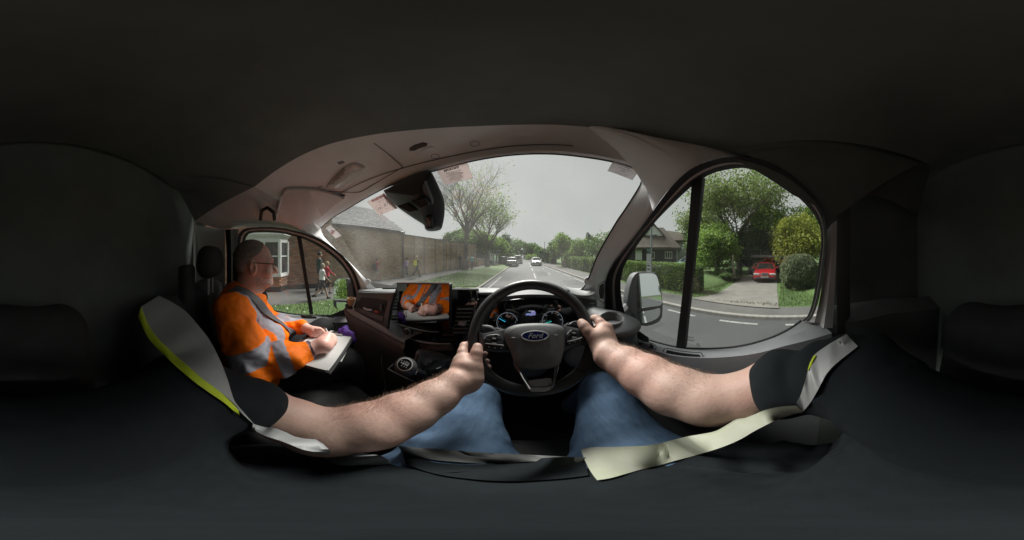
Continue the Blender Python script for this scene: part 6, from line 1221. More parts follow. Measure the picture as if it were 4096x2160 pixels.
# right end of the dash: vent, trim
rv = sub('side_air_vent', (.33, .75, -.27), van); v7 = lambda x, y, d=0: at('R7', x, y, h=.80 + d)
plate('vent_cavity', [v7(x, y, .01) for x, y in [(1180, 350), (1290, 320), (1320, 360), (1345, 480), (1340, 560), (1200, 560)]], .03, m_btn, rv, .003)
plate('vent_button', [v7(x, y, -.004) for x, y in [(1210, 345), (1225, 334), (1275, 330), (1292, 340), (1275, 352), (1220, 358)]], .008, m_dark, rv, .002)
MB().tube([v7(x, y, -.002) for x, y in ((1215, 385), (1260, 375), (1310, 368))], .0038, 6).build('chrome_strip', m_satin, rv); MB().tube([v7(x, y, -.002) for x, y in ((1303, 388), (1315, 430), (1328, 480))], .003, 6).build('chrome_strip', m_satin, rv)
for j in range(4): MB().tube([v7(1225 + j * 8, 405 + j * 25, .0), v7(1300 + j * 6, 395 + j * 25, .0)], .004, 5).build('slat', m_dark, rv)
ep = resample([v7(x, y, -.02) for x, y in ((1085, 285), (1130, 300), (1200, 308), (1270, 305), (1305, 290))], 16)
MB().loft([[p + Vector((0, .12, .018)) for p in ep], [p + Vector((0, .0, .016)) for p in ep], [p + Vector((0, -.012, .008)) for p in ep], ep, [p + Vector((0, .03, -.008)) for p in ep]]).build('end_pad', m_top, dash)
# cup holder tub at the end of the dash
cb_ = sub('cup_holder', (.38, .6, -.33), van); cc = at('R7', 1450, 527, h=.60)
MB().lathe([(.050, -.012), (.052, 0), (.049, .006), (.043, .007), (.040, 0), (.038, -.045), (.001, -.047)], cc, (0, 0, 1), 36).build('holder_rim', m_dark, cb_)
body('holder_tub', [ell(cc + Vector((.03, .0, -.028)), (.095, .085, .024), .03), cap(cc + Vector((.03, .01, -.06)), cc + Vector((.10, .10, -.20)), .075, .10, .04), cap(cc + Vector((.02, .06, -.04)), cc + Vector((.0, .25, -.05)), .05, .06, .05), ell(cc + Vector((0, 0, .015)), (.045, .045, .06), -.004)], .006, m_dark, cb_)
MB().lathe([(.001, 0), (.038, .001)], cc + Vector((0, 0, -.04)), (0, 0, 1), 20).build('holder_floor', m_seal, cb_)
MB().lathe([(.014, -.03), (.014, 0), (.011, .006)], at('S7', 600, 930, h=.52), (-.3, -.8, .4), 16).build('switch_knob', m_btn, van)
body('knee_panel', [cap(at('R7', 1130, 860, h=.72), at('R7', 1250, 800, h=.72), .05, .05, .03)], .012, m_mid, van)

# ================================================================== STEERING WHEEL (its own plane, tilted 40 degrees)
WC = Vector((.021, .50, -.25)); th_ = R_(40); wu = Vector((1, 0, 0)); wv = Vector((0, math.sin(th_), math.cos(th_))); wn = Vector((0, -math.cos(th_), math.sin(th_)))
SW = sub('steering_wheel', WC, van)
def W7(x, y, off=0): return onp('R7', x, y, WC + wn * off, wn)
def W6(x, y, off=0): return onp('M6', x, y, WC + wn * off, wn)
rim = MB(); segs = 96; rows = []
for i in range(segs):
    a = 2 * math.pi * i / segs; d = wu * math.cos(a) + wv * math.sin(a); fat = 1 + .12 * math.exp(-((math.degrees(a) - 150) / 22) ** 2) + .12 * math.exp(-((math.degrees(a) - 30) / 22) ** 2)
    rows.append([WC + d * (.183 + .0185 * fat * math.cos(b)) + wn * (.0180 * fat * math.sin(b)) for b in np.linspace(0, 2 * math.pi, 17)[:-1]])
rows.append(rows[0]); rim.loft(rows, close=True); rim.build('rim', m_leath, SW)
for aa in (137, 47, 228, 312):
    d = wu * math.cos(R_(aa)) + wv * math.sin(R_(aa)); t = -wu * math.sin(R_(aa)) + wv * math.cos(R_(aa))
    MB().tube([WC + d * (.183 + .0200 * math.cos(b)) + wn * (.0195 * math.sin(b)) for b in np.linspace(0, 2 * math.pi, 25)[:-1]], .0011, 5, closed=True).build('rim_seam', m_seal, SW)
pad_o = [(487, 650), (500, 605), (560, 572), (650, 554), (770, 547), (900, 550), (980, 562), (1030, 588), (1040, 645), (1036, 760), (1010, 880), (985, 925), (940, 948), (800, 965), (680, 960), (620, 942), (585, 892), (540, 780), (505, 710)]
po = smooth_closed([W7(x, y, .040) for x, y in pad_o], 60); pc = sum(po, Vector()) / 60
rws = []
for t, hgt in ((1.03, -.045), (1.02, -.012), (1.0, -.002), (.95, .004), (.8, .008), (.55, .011), (.25, .013)): rws.append([pc + (p - pc) * t + wn * hgt for p in po])
b_ = MB().loft(rws, close=True); k0 = len(b_.v); b_.add(rws[-1] + [pc + wn * .0135], [(i, (i + 1) % 60, 60) for i in range(60)]); b_.build('airbag_cover', m_pad, SW, sharp=60)
# emblem
ec = W7(769, 666, .053); 
def oval(r1, r2, o, n_=48): return [ec + wu * r1 * math.cos(a) + wv * r2 * math.sin(a) + wn * o for a in np.linspace(0, 2 * math.pi, n_ + 1)[:-1]]
emb = sub('emblem', ec, SW) if False else SW
MB().loft([oval(.0385, .0165, -.006), oval(.0385, .0165, .0), oval(.037, .015, .003), oval(.0345, .0128, .0025), oval(.034, .0125, .001)], close=True).build('emblem_ring', mat('emblem_silver', (.62, .64, .66), .35, .3, 0), SW)
MB().loft([oval(.0345, .013, .0), oval(.034, .0126, .002), oval(.001, .001, .003)], close=True).build('emblem_oval', mat('emblem_blue', (.01, .02, .16), .2, 0, 0, coat=1), SW)
text('Ford', .021, ec + wn * .0032, wu, wv, m_satin, SW, shear=.35, bold=.0003, ext=.0006)
for sx, x, y in ((-1, 575, 680), (1, 957, 657)): MB().tube([W7(x - 18, y, .0505), W7(x + 18, y, .0505)], .0008, 4).build('horn_mark', m_prt2, SW); MB().tube([W7(x - 10, y + 7, .0505), W7(x + 10, y + 7, .0505)], .0006, 4).build('horn_mark', m_prt2, SW)
# spokes
def spoke(o, nm='spoke', off=.022, dep=.03, m=m_dark, bev=.006, crown=0): return plate(nm, [W7(x, y, off) for x, y in o], dep, m, SW, bev, toward=wn, crown=crown)
spoke([(262, 620), (300, 640), (345, 630), (420, 610), (505, 598), (520, 700), (540, 800), (480, 800), (400, 798), (330, 790), (290, 790), (262, 720)])
spoke([(1012, 565), (1100, 580), (1200, 600), (1290, 590), (1300, 680), (1280, 740), (1200, 735), (1120, 760), (1010, 820), (1030, 700)])
spoke([(585, 890), (640, 1000), (700, 1110), (725, 1165), (800, 1175), (900, 1165), (940, 1140), (960, 1060), (985, 960), (1000, 880), (985, 900), (955, 960), (950, 1040), (930, 1105), (870, 1125), (740, 1130), (700, 1080), (650, 990), (615, 930)], 'lower_spoke', .015, .02, m_dark, .004)
spoke([(705, 1068), (760, 1062), (880, 1045), (920, 1050), (925, 1100), (880, 1118), (740, 1128), (715, 1105)], 'spoke_insert', .022, .012, m_mid, .003)
spoke([(695, 1140), (760, 1132), (880, 1128), (925, 1118), (910, 1150), (860, 1168), (740, 1172)], 'spoke_trim', .022, .008, m_satin, .002)
for pts in ([(590, 925), (620, 970), (660, 1050), (700, 1110), (725, 1145)], [(1002, 880), (985, 920), (968, 980), (955, 1050), (940, 1110), (905, 1140)]): MB().tube([W7(x, y, .030) for x, y in pts], .0024, 6).build('spoke_edge', m_chr, SW)
# column shroud and the dark wedge behind the hub
body('column_shroud', [cap(WC - wn * .03 - wv * .05, WC - wn * .2 - wv * .07, .05, .07, .03)], .008, m_dark, van)
# button pads on the spokes
def bpad(pts, off=.030): return plate('button_pad', [W7(x, y, off) for x, y in pts], .008, m_btn, SW, .0015, toward=wn)
bpad([(302, 700), (315, 665), (350, 652), (430, 645), (455, 660), (468, 700), (486, 790), (480, 798), (400, 792), (330, 780), (302, 770)]); bpad([(1058, 645), (1072, 625), (1100, 608), (1160, 612), (1200, 618), (1205, 680), (1200, 715), (1130, 735), (1062, 755), (1055, 700)])
MB().tube([W7(x, y, .032) for x, y in ((312, 690), (322, 668), (355, 656), (425, 649), (446, 660))], .0010, 5).build('pad_edge', m_satin, SW); MB().tube([W7(x, y, .032) for x, y in ((1062, 650), (1075, 628), (1100, 613))], .0010, 5).build('pad_edge', m_satin, SW)
for a_ in ([(383, 686), (418, 688)], [(1104, 636), (1140, 638)]): MB().tube([W7(x, y, .033) for x, y in a_], .0018, 5).build('rocker_bar', m_satin, SW)
for q in ([(382, 722), (418, 724), (420, 738), (382, 736)], [(1108, 668), (1145, 672), (1148, 684), (1110, 688)]): plate('rocker_foot', [W7(x, y, .033) for x, y in q], .003, m_satin, SW, .0005, toward=wn)
for q in ([(384, 655), (416, 656), (416, 718), (384, 718)], [(1104, 608), (1142, 612), (1144, 664), (1106, 664)]): plate('rocker', [W7(x, y, .0315) for x, y in q], .003, m_gloss, SW, .0005, toward=wn)
for p_ in (((320, 732), (400, 741), (478, 748), (484, 756)), ((1062, 716), (1120, 704), (1198, 680))): MB().tube([W7(x, y, .033) for x, y in p_], [.0012] + [.0022] * (len(p_) - 1), 6).build('chrome_strip', m_satin, SW)
for s_, x, y, z in (('Lim', 347, 698, .006), ('SET+', 399, 667, .004), ('SET-', 400, 696, .0045), ('RES', 446, 680, .004), ('CAN', 449, 720, .0045), ('+', 1120, 622, .006), ('OK', 1124, 648, .005), ('⊃', 1078, 655, .008)): text(s_, z, W7(x, y, .034), wu, wv, m_prt, SW)
for x, y in ((352, 765), (406, 773), (462, 775), (1083, 733), (1130, 718), (1176, 707)):
    plate('button_icon', [W7(x + a, y + b, .0335) for a, b in ((-8, 0), (4, -7), (4, 7))], .0006, m_prt, SW, 0, toward=wn); plate('button_icon', [W7(x + a, y + b, .0335) for a, b in ((7, -4), (9, -4), (9, 4), (7, 4))], .0006, m_prt2, SW, 0, toward=wn)
# stalks
st = sub('indicator_stalk', W7(340, 600, -.05), van); plate('stalk_paddle', [W7(x, y, -.03) for x, y in [(285, 562), (330, 560), (375, 568), (405, 590), (418, 612), (380, 620), (330, 626), (300, 622), (285, 600)]], .02, m_dark, st, .006, crown=.002); MB().tube([W7(410, 605, -.04), W7(560, 640, -.08)], .009, 8).build('stalk_arm', m_dark, st)
for x, y in ((305, 605), (345, 608), (357, 590), (404, 600)): plate('stalk_icon', [W7(x + a, y + b, -.0275) for a, b in ((-6, 3), (0, -5), (7, 3))], .0006, m_prt2, st, 0)
st = sub('wiper_stalk', W7(1110, 545, -.05), van); plate('stalk_paddle', [W7(x, y, -.03) for x, y in [(1075, 560), (1090, 540), (1120, 527), (1160, 523), (1165, 545), (1160, 575), (1120, 572)]], .02, m_dark, st, .006); MB().tube([W7(1080, 560, -.04), W7(980, 620, -.08)], .009, 8).build('stalk_arm', m_dark, st)

# ================================================================== mirror-sensor housing, stickers
hs_ = sub('camera_housing', (-.25, .55, .3), van)
def ws_(k, x, y, d): return onf(k, x, y, F_WS) * d
ho = [(400, 600), (520, 540), (650, 470), (800, 400), (950, 335), (1080, 292), (1200, 282), (1260, 370), (1340, 540), (1420, 740), (1438, 900), (1430, 1050), (1400, 1200), (1380, 1255), (1330, 1280), (1230, 1294), (1150, 1288), (1110, 1262), (1098, 1200), (1080, 1180), (950, 1100), (800, 1000), (660, 900), (560, 820), (480, 740), (430, 660)]
P = [ws_('M1', x, y, .93) for x, y in ho]; pcn = sum(P, Vector()) / len(P); Pn = smooth_closed(P, 70); m_hou = mat('housing_black', (.028, .031, .038), .42, 0, .05, 12, bump=.2, bscale=300, dist=.0006)
tops = ws_('M1', 1010, 640, .80); rws = [[p * 1.09 for p in Pn], Pn]
for t, s in ((.12, .975), (.45, .965), (.7, .955), (.88, .965)): rws.append([p.lerp(ws_('M1', 960, 700, .9), t) * (1 - .06 * t ** .5) for p in Pn])
b2 = MB().loft(rws, close=True); b2.add(rws[-1] + [sum(rws[-1], Vector()) / 70 * .995], [(i, (i + 1) % 70, 70) for i in range(70)]); b2.build('housing_shell', m_hou, hs_, sharp=50)
def mp_(x, y, d): return ws_('M1', x, y, d)
for (x0, y0, x1, y1, x2, y2, x3, y3, n_) in ((880, 790, 1090, 735, 1165, 850, 1030, 900, 8), (650, 875, 800, 830, 960, 940, 850, 965, 8)):
    vg = sub('housing_vent', mp_((x0 + x2) / 2, (y0 + y2) / 2, .8), van); plate('vent_frame', [mp_(x, y, .83) for x, y in ((x0 - 18, y0), (x1 + 12, y1 - 14), (x2 + 16, y2), (x3, y3 + 16))], .012, m_hou, vg, .003)
    for j in range(n_):
        f = (j + .5) / n_; a = (x0 + (x3 - x0) * f, y0 + (y3 - y0) * f); c = (x1 + (x2 - x1) * f, y1 + (y2 - y1) * f); MB().tube([mp_(*a, .826), mp_(*c, .826)], .0028, 5).build('vent_slot', m_seal, vg)
plate('housing_ridge', [mp_(x, y, .85) for x, y in [(1090, 450), (1130, 560), (1180, 680), (1225, 790), (1215, 850), (1130, 720), (1060, 600), (1055, 520)]], .02, m_dark, hs_, .006)
plate('camera_pod', [mp_(x, y, .86) for x, y in [(1088, 1080), (1120, 1040), (1180, 1040), (1215, 1070), (1225, 1190), (1240, 1262), (1150, 1270), (1112, 1250), (1098, 1190)]], .03, mat('pod_black', (.012, .012, .014), .3), hs_, .008)
# dot-matrix shading on the glass beside the housing: a mesh of tiny black dots
dm = MB()
for i in range(46):
    for j in range(60):
        x = 1215 + i * 14; y = 285 + j * 9.5
        def inside(x, y): return y > 285 + (x - 1215) * -.24 + 0 and y < 810 and (x - 1215) > (y - 290) * .42 and ((x < 1880 - (y - 110) * .62) if y > 110 else True) and y > 70
        if inside(x, y) and random.random() < .97:
            c = ws_('M1', x, y, .992); s = .0014; dm.add([c + Vector((s, 0, 0)), c + Vector((0, 0, s)), c + Vector((-s, 0, 0)), c + Vector((0, 0, -s))], [(0, 1, 2, 3)])
if dm.v: dm.build('dot_band', m_seal, van, smooth=False)['kind'] = 'stuff'
def sticker(nm, lab, k, quad, m, lines, d=.985):
    q = [onf(k, x, y, F_WS) * d for x, y in quad]; T = thing(nm, lab, 'sticker', tuple(sum(q, Vector()) / 4)); plate('backing', q, .0008, m, T, 0)
    U = ((q[1] - q[0]) + (q[2] - q[3])).normalized(); Vd = ((q[0] - q[3]) + (q[1] - q[2])).normalized(); W_ = (q[1] - q[0]).length; H_ = (q[0] - q[3]).length
    nr = U.cross(Vd).normalized(); nr = nr if nr.dot(-q[0]) > 0 else -nr; Vd = nr.cross(U) if nr.cross(U).dot(Vd) > 0 else -nr.cross(U)
    def pos(u, v):
        a = q[0].lerp(q[1], u); b = q[3].lerp(q[2], u); return b.lerp(a, v) + nr * .0012
    for s_, u, v, sz, mm, *kw in lines: text(s_, sz * H_, pos(u, v), U, Vd, mm, T, **(kw[0] if kw else {}))
    return T, pos, U, Vd, W_, H_
def trl(m, f):
    N = m.node_tree; L = N.links; b = N.nodes['Principled BSDF']; t = N.nodes.new('ShaderNodeBsdfTranslucent'); t.inputs[0].default_value = b.inputs['Base Color'].default_value; x = N.nodes.new('ShaderNodeMixShader'); x.inputs[0].default_value = f
    L.new(b.outputs[0], x.inputs[1]); L.new(t.outputs[0], x.inputs[2]); L.new(x.outputs[0], N.nodes['Material Output'].inputs[0]); return m
m_stk = trl(mat('sticker_pinkish', (.74, .68, .67), .6, 0, 0), .55); m_stw = trl(mat('sticker_grey_white', (.72, .70, .71), .6, 0, 0), .5); m_rink = mat('red_ink', (.55, .03, .03), .5, 0, 0); m_kink = mat('black_ink', (.03, .03, .035), .5, 0, 0)
sticker('important_sticker', 'white IMPORTANT notice sticker at the top of the windscreen right of the mirror housing', 'M1', [(1300, 262), (1822, 135), (1920, 392), (1440, 512)], m_stk,
        [('IMPORTANT', .47, .84, .17, m_kink, dict(bold=.0006)), ('THE OIL AND WATER LEVELS', .5, .66, .075, m_kink), ('IN THIS VEHICLE MUST', .5, .56, .075, m_kink), ('BE CHECKED ON A DAILY BASIS.', .5, .46, .07, m_kink), ('FAILURE TO DO THIS', .5, .36, .07, m_kink), ('MAY RESULT IN YOUR LIABILITY', .5, .27, .065, m_kink), ('FOR ANY COSTS INCURRED.', .5, .18, .065, m_kink), ('united', .58, .07, .11, m_kink, dict(shear=.2))])
T, pos, U, Vd, W_, H_ = sticker('warning_sticker', 'pinkish WARNING sticker with height figures left of the mirror housing', 'M1', [(118, 792), (400, 650), (640, 905), (322, 1025)], m_stk,
        [('WARNING', .62, .88, .2, m_rink, dict(bold=.0008)), ('YOUR VEHICLE HEIGHT IS', .62, .72, .06, m_rink), ('metres      feet', .62, .64, .06, m_rink), ('2.6', .28, .36, .2, m_kink, dict(shear=.2)), ("8'7", .68, .4, .22, m_kink, dict(shear=.2)), ('united', .2, .08, .08, m_rink)])
for u in (.28, .68): MB().tube([pos(u, .38) + U * .2 * H_ * math.cos(a) + Vd * .2 * H_ * math.sin(a) for a in np.linspace(0, 6.28, 25)[:-1]], .0006, 4, closed=True).build('circle_mark', m_rink, T)
sticker('adblue_sticker', 'small white sticker in the top right corner of the windscreen', 'M2', [(600, 265), (1775, 715), (1465, 1140), (335, 720)], m_stw,
        [('united', .55, .84, .17, m_kink, dict(shear=.2)), ('This vehicle uses', .5, .64, .14, m_kink), ('AdBlue', .5, .44, .15, m_kink), ('If warning light displays, please contact the', .5, .24, .065, m_kink), ('operator before this vehicle is refuelled', .5, .13, .065, m_kink)])
T, pos, U, Vd, W_, H_ = sticker('no_smoking_sticker', 'small red and white no smoking sticker in the left corner of the windscreen', 'S1', [(8, 212), (70, 168), (222, 315), (145, 352)], m_stw, [('NO SMOKING', .79, .5, .1, m_kink, {})], .98)
nc = pos(.36, .5); cr_n = U.cross(Vd)
MB().tube([nc + U * .013 * math.cos(a) * 1.1 + Vd * .013 * 1.1 * math.sin(a) for a in np.linspace(0, 6.28, 31)[:-1]], .0022, 6, closed=True).build('red_ring', m_rink, T); MB().tube([nc + (U + Vd) * .009, nc - (U + Vd) * .009], .0018, 5).build('red_bar', m_rink, T); MB().tube([nc - U * .007 + Vd * .002, nc + U * .006 - Vd * .003], .0012, 5).build('cigarette', m_kink, T)
# ================================================================== SEATS
def seat(nm, c, w_, back_y, zt, head=True, hr=None):
    T = sub(nm, c, van); x = c[0]
    body('seat_cushion', [cap((x - w_ * .5 + .08, .0, -.80), (x + w_ * .5 - .08, .0, -.80), .10, .1, .06), cap((x - w_ * .5 + .08, .32, -.78), (x + w_ * .5 - .08, .32, -.78), .085, .085, .08), cap((x - w_ * .5 + .07, .18, -.79), (x + w_ * .5 - .07, .18, -.79), .09, .09, .1)], .012, m_seat, T)
    body('seat_back', [cap((x - w_ * .5 + .08, back_y, -.72), (x - w_ * .5 + .09, back_y - .1, zt - .08), .085, .07, .08), cap((x + w_ * .5 - .08, back_y, -.72), (x + w_ * .5 - .09, back_y - .1, zt - .08), .085, .07, .08), cap((x, back_y, -.7), (x, back_y - .1, zt - .07), .08, .065, .1), cap((x - w_ * .5 + .1, back_y - .1, zt - .08), (x + w_ * .5 - .1, back_y - .1, zt - .08), .065, .065, .06)], .012, m_seat, T)
    if head:
        hx, hy, hz = hr; body('headrest', [cap((hx - .05, hy, hz - .02), (hx + .05, hy, hz - .02), .055, .055, .05), cap((hx - .045, hy, hz + .04), (hx + .045, hy, hz + .04), .05, .05, .05)], .008, m_seat, T)
        for s in (-1, 1): MB().tube([(hx + s * .03, hy, hz - .06), (hx + s * .03, hy, hz - .16)], .006, 8).build('headrest_post', m_satin, T)
    return T
seat('passenger_seat', (-1.0, -.2, -.8), .50, -.32, -.16, True, (-.83, -.315, -.045))
seat('middle_seat', (-.58, -.2, -.8), .34, -.36, -.20, False)
seat('driver_seat', (.03, -.3, -.8), .50, -.34, -.14, False)
MB().box((-.72, -.40, -.30), (.10, .06, .5)).build('seat_back_panel', m_seat, van, bevel=.02)
# ================================================================== PASSENGER
sk = bpy.data.materials.new('skin'); sk.use_nodes = True; N = sk.node_tree; L = N.links; b = N.nodes['Principled BSDF']
def skinmat(name, base, red, dark, rough=.45):
    m = bpy.data.materials.new(name); m.use_nodes = True; N = m.node_tree; L = N.links; b = N.nodes['Principled BSDF']; tc = N.nodes.new('ShaderNodeTexCoord')
    n1 = N.nodes.new('ShaderNodeTexNoise'); n1.inputs['Scale'].default_value = 9; n1.inputs['Detail'].default_value = 3; r = N.nodes.new('ShaderNodeValToRGB'); r.color_ramp.elements[0].position = .38; r.color_ramp.elements[1].position = .66; r.color_ramp.elements[0].color = (*base, 1); r.color_ramp.elements[1].color = (*red, 1)
    n2 = N.nodes.new('ShaderNodeTexNoise'); n2.inputs['Scale'].default_value = 160; n2.inputs['Detail'].default_value = 3; mr = N.nodes.new('ShaderNodeMapRange'); mr.inputs[1].default_value = .3; mr.inputs[2].default_value = .5; mr.inputs[3].default_value = dark; mr.inputs[4].default_value = 1
    ml = N.nodes.new('ShaderNodeMix'); ml.data_type = 'RGBA'; ml.blend_type = 'MULTIPLY'; ml.inputs[0].default_value = 1
    bp = N.nodes.new('ShaderNodeBump'); bp.inputs['Strength'].default_value = .35; bp.inputs['Distance'].default_value = .0012; L.new(n2.outputs['Fac'], bp.inputs['Height']); L.new(bp.outputs[0], b.inputs['Normal'])
    for n in (n1, n2): L.new(tc.outputs['Object'], n.inputs['Vector'])
    L.new(n1.outputs['Fac'], r.inputs[0]); L.new(n2.outputs['Fac'], mr.inputs[0]); L.new(r.outputs[0], ml.inputs[6]); L.new(mr.outputs[0], ml.inputs[7]); L.new(ml.outputs[2], b.inputs['Base Color']); b.inputs['Roughness'].default_value = rough
    b.inputs['Subsurface Weight'].default_value = .12; b.inputs['Subsurface Radius'].default_value = (.012, .004, .002); b.inputs['Subsurface Scale'].default_value = 1.0; return m
sk_d = skinmat('driver_skin', (.46, .31, .26), (.50, .30, .25), .92, .58); sk_p = skinmat('passenger_skin', (.76, .48, .41), (.78, .42, .36), .9)
hi_or = mat('hi_vis_orange', (1.0, .20, .004), .55, 0, 0, bump=.35, bscale=420, wave='Z', dist=.0008, spec=.25); hi_si = mat('reflective_tape', (.34, .34, .40), .6, 0, .04, 20, spec=.3); hi_ye = mat('hi_vis_yellow', (.72, .78, .03), .6, 0, .05, 20, bump=.3, bscale=400, dist=.0006)
m_navy = mat('navy_shirt', (.009, .0125, .0155), .9, 0, .15, 60, bump=.5, bscale=900, dist=.0006, spec=.2); m_trou = mat('black_trousers', (.016, .016, .02), .9, 0, .15, 20, bump=.4, bscale=120, dist=.001)
pas = thing('person', 'bearded grey haired man in orange hi-vis jacket and glasses writing on a clipboard', 'person', (-.9, -.05, -.8))
HX = -.88
hd = lambda y, z: Vector((HX, y, z))
sh_r, el_r, wr_r = Vector((-.70, -.165, -.235)), Vector((-.635, -.05, -.475)), Vector((-.655, .17, -.415)); sh_l, el_l, wr_l = Vector((-1.06, -.165, -.235)), Vector((-1.11, .0, -.46)), Vector((-.93, .20, -.43))
kn_r = Vector((-.72, .37, -.585)); kn_l = Vector((-1.08, .36, -.53)); hp_r = Vector((-.79, -.05, -.68)); hp_l = Vector((-.99, -.05, -.68))
face = [ell(hd(-.088, -.018), (.076, .098, .088), .02), ell(hd(-.06, -.085), (.064, .072, .072), .03), ell(hd(-.03, -.135), (.045, .045, .034), .03), ell(hd(-.012, -.05), (.058, .03, .035), .02),
        cap(hd(.004, -.042), hd(.032, -.082), .010, .0145, .010), ell(hd(.018, -.088), (.018, .014, .011), .008), ell(hd(.008, -.028), (.045, .014, .010), .01), ell(hd(.004, -.118), (.024, .012, .007), .006), ell(hd(-.001, -.128), (.022, .012, .008), .006), ell(hd(-.005, -.148), (.028, .022, .018), .015),
        cap(hd(-.012, -.018) + Vector((-.035, 0, 0)), hd(-.012, -.018) + Vector((.035, 0, 0)), .012, .012, .012)]
for s in (-1, 1):
    face += [ell(Vector((HX + s * .034, .012, -.042)), (.015, .012, .010), -.008), ell(Vector((HX + s * .033, -.004, -.044)), (.013, .012, .010), .003), ell(Vector((HX + s * .078, -.085, -.062)), (.010, .020, .034), .008, Matrix.Rotation(.2, 3, 'X')), ell(Vector((HX + s * .084, -.080, -.060)), (.006, .010, .018), -.004), ell(Vector((HX + s * .04, -.012, -.09)), (.024, .022, .022), .02)]
neck = [cap(hd(-.105, -.10), hd(-.13, -.24), .062, .068, .03), cap(hd(-.07, -.14), hd(-.10, -.24), .05, .055, .03)]
core = [cap(hd(-.14, -.26), hd(-.10, -.60), .09, .11, .05), cap(sh_r, sh_l, .04, .04, .05), *chain([sh_r, el_r, wr_r], [.042, .036, .027], .02), *chain([sh_l, el_l, wr_l], [.042, .036, .027], .02), cap(hp_r, hp_l, .08, .08, .05), cap(hp_r, kn_r, .07, .05, .03), cap(hp_l, kn_l, .07, .05, .03)]
# writing hand: palm, four curled fingers and thumb closed on the pen
def AT(k, x, y, X): return at(k, x, y, X=X)
pal = AT('N8', 330, 800, -.655); kn1 = AT('N8', 430, 690, -.70); knp = AT('N8', 480, 720, -.69)
hand_r = [cap(wr_r, pal, .030, .032, .02), cap(pal, AT('N8', 400, 700, -.69), .032, .026, .02), cap(pal + Vector((.0, .02, -.01)), AT('N8', 455, 760, -.68), .03, .022, .02)]
pen0, pen1 = AT('N8', 372, 600, -.74), AT('N8', 400, 648, -.735); pen_tip = Vector((-.70, .300, -.443))
for i, (kx, ky, tx, ty, X0) in enumerate([(445, 668, 490, 700, -.715), (475, 690, 500, 725, -.70), (480, 720, 500, 748, -.69), (470, 745, 485, 775, -.675)]):
    k0_ = AT('N8', kx - 20, ky, X0); k1_ = AT('N8', kx + 10, ky + 6, X0 - .004); t_ = AT('N8', tx, ty + 18, X0 - .016); hand_r += [cap(k0_, k1_, .0105, .0098, .006), cap(k1_, t_ , .0095, .0085, .004), cap(t_, t_ + Vector((-.02, -.008, -.008)), .0085, .0075, .004)]
hand_r += [cap(AT('N8', 375, 700, -.72), AT('N8', 410, 668, -.735), .011, .0105, .01), cap(AT('N8', 410, 668, -.735), AT('N8', 455, 690, -.73), .010, .0085, .005)]
pl_ = AT('N8', 245, 645, -.85); hand_l = [cap(wr_l, pl_, .028, .03, .02), cap(pl_, AT('N8', 300, 630, -.84), .03, .022, .02)]
for i, (y0, dx) in enumerate(((612, 0), (624, 6), (638, 8), (652, 4))): hand_l += [cap(AT('N8', 300 + dx, y0, -.84), AT('N8', 338 + dx, y0 + 12, -.83), .0098, .009, .006), cap(AT('N8', 338 + dx, y0 + 12, -.83), AT('N8', 352 + dx, y0 + 30, -.825), .009, .008, .004)]
hand_l += [cap(AT('N8', 270, 610, -.83), AT('N8', 320, 608, -.82), .011, .009, .008)]
m_beard = mat('grey_beard', (.72, .55, .50), .8, 0, .2, 90, bump=.5, bscale=300, dist=.001)
def pz(P):
    idx = np.zeros(len(P)); P = P + .010 * vnoise(P, 160, 3)[:, None]; y, z, x = P[:, 1], P[:, 2], np.abs(P[:, 0] - HX)
    idx[(z < -.108) & (z > -.185) & (y > -.075 - .25 * (z + .13)) & (y > -.08) & ~((z > -.132) & (z < -.112) & (x < .022) & (y > .0))] = 1
    idx[(P[:, 2] < -.50)] = 0; return idx
body('body', face + neck + core + hand_r + hand_l, .0042, [sk_p, m_beard], pas, pz, it=1)
hair = [ell(hd(-.100, .001), (.0785, .0935, .0775), .01), ell(hd(-.135, -.04), (.071, .061, .07), .02), ell(hd(.05, -.03), (.12, .075, .08), -.012), ell(hd(-.075, -.10), (.15, .07, .06), -.01)]
body('hair', hair, .004, mat('short_grey_hair', (.36, .31, .29), .75, 0, .25, 120, bump=.8, bscale=260, dist=.0015), pas, it=1, fold=lambda V: .0012 * vnoise(V, 260, 4))
gx = HX + .082; m_gf = mat('glasses_frame', (.03, .012, .01), .3)
gl_ = bpy.data.objects.new('glasses', None); COL.objects.link(gl_); gl_.parent = pas; gl_.location = Vector((HX, 0, -.05)) - wloc(pas)
for s in (-1, 1):
    MB().tube([Vector((HX + s * .080, -.10, -.052)), Vector((HX + s * .082, -.075, -.038)), Vector((HX + s * .074, .018, -.045))], .0022, 6).build('temple', m_gf, gl_)
    q = [Vector((HX + s * (.036 + .03 * math.cos(a)), .028 - .012 * abs(math.cos(a)) * (1 if math.cos(a) > 0 else 0), -.058 + .019 * math.sin(a))) for a in np.linspace(0, 2 * math.pi, 25)[:-1]]
    MB().tube(q, .0016, 6, closed=True).build('lens_rim', m_gf, gl_); cq = sum(q, Vector()) / 24; MB().add(q + [cq], [(i, (i + 1) % 24, 24) for i in range(24)]).build('lens', glassmat('spectacle_lens', (.95, .96, .97), .06, .01) if 'spectacle_lens' not in MATS else MATS['spectacle_lens'], gl_)
MB().tube([Vector((HX - .008, .028, -.052)), Vector((HX, .031, -.049)), Vector((HX + .008, .028, -.052))], .0016, 6).build('bridge', m_gf, gl_)
# dark collar under the jacket
body('collar', [cap(hd(-.135, -.20), hd(-.14, -.26), .078, .09, .02), cap(hd(-.06, -.225), hd(-.08, -.27), .05, .06, .03), ell(hd(-.10, -.15), (.066, .075, .07), -.006)], .006, m_navy, pas)
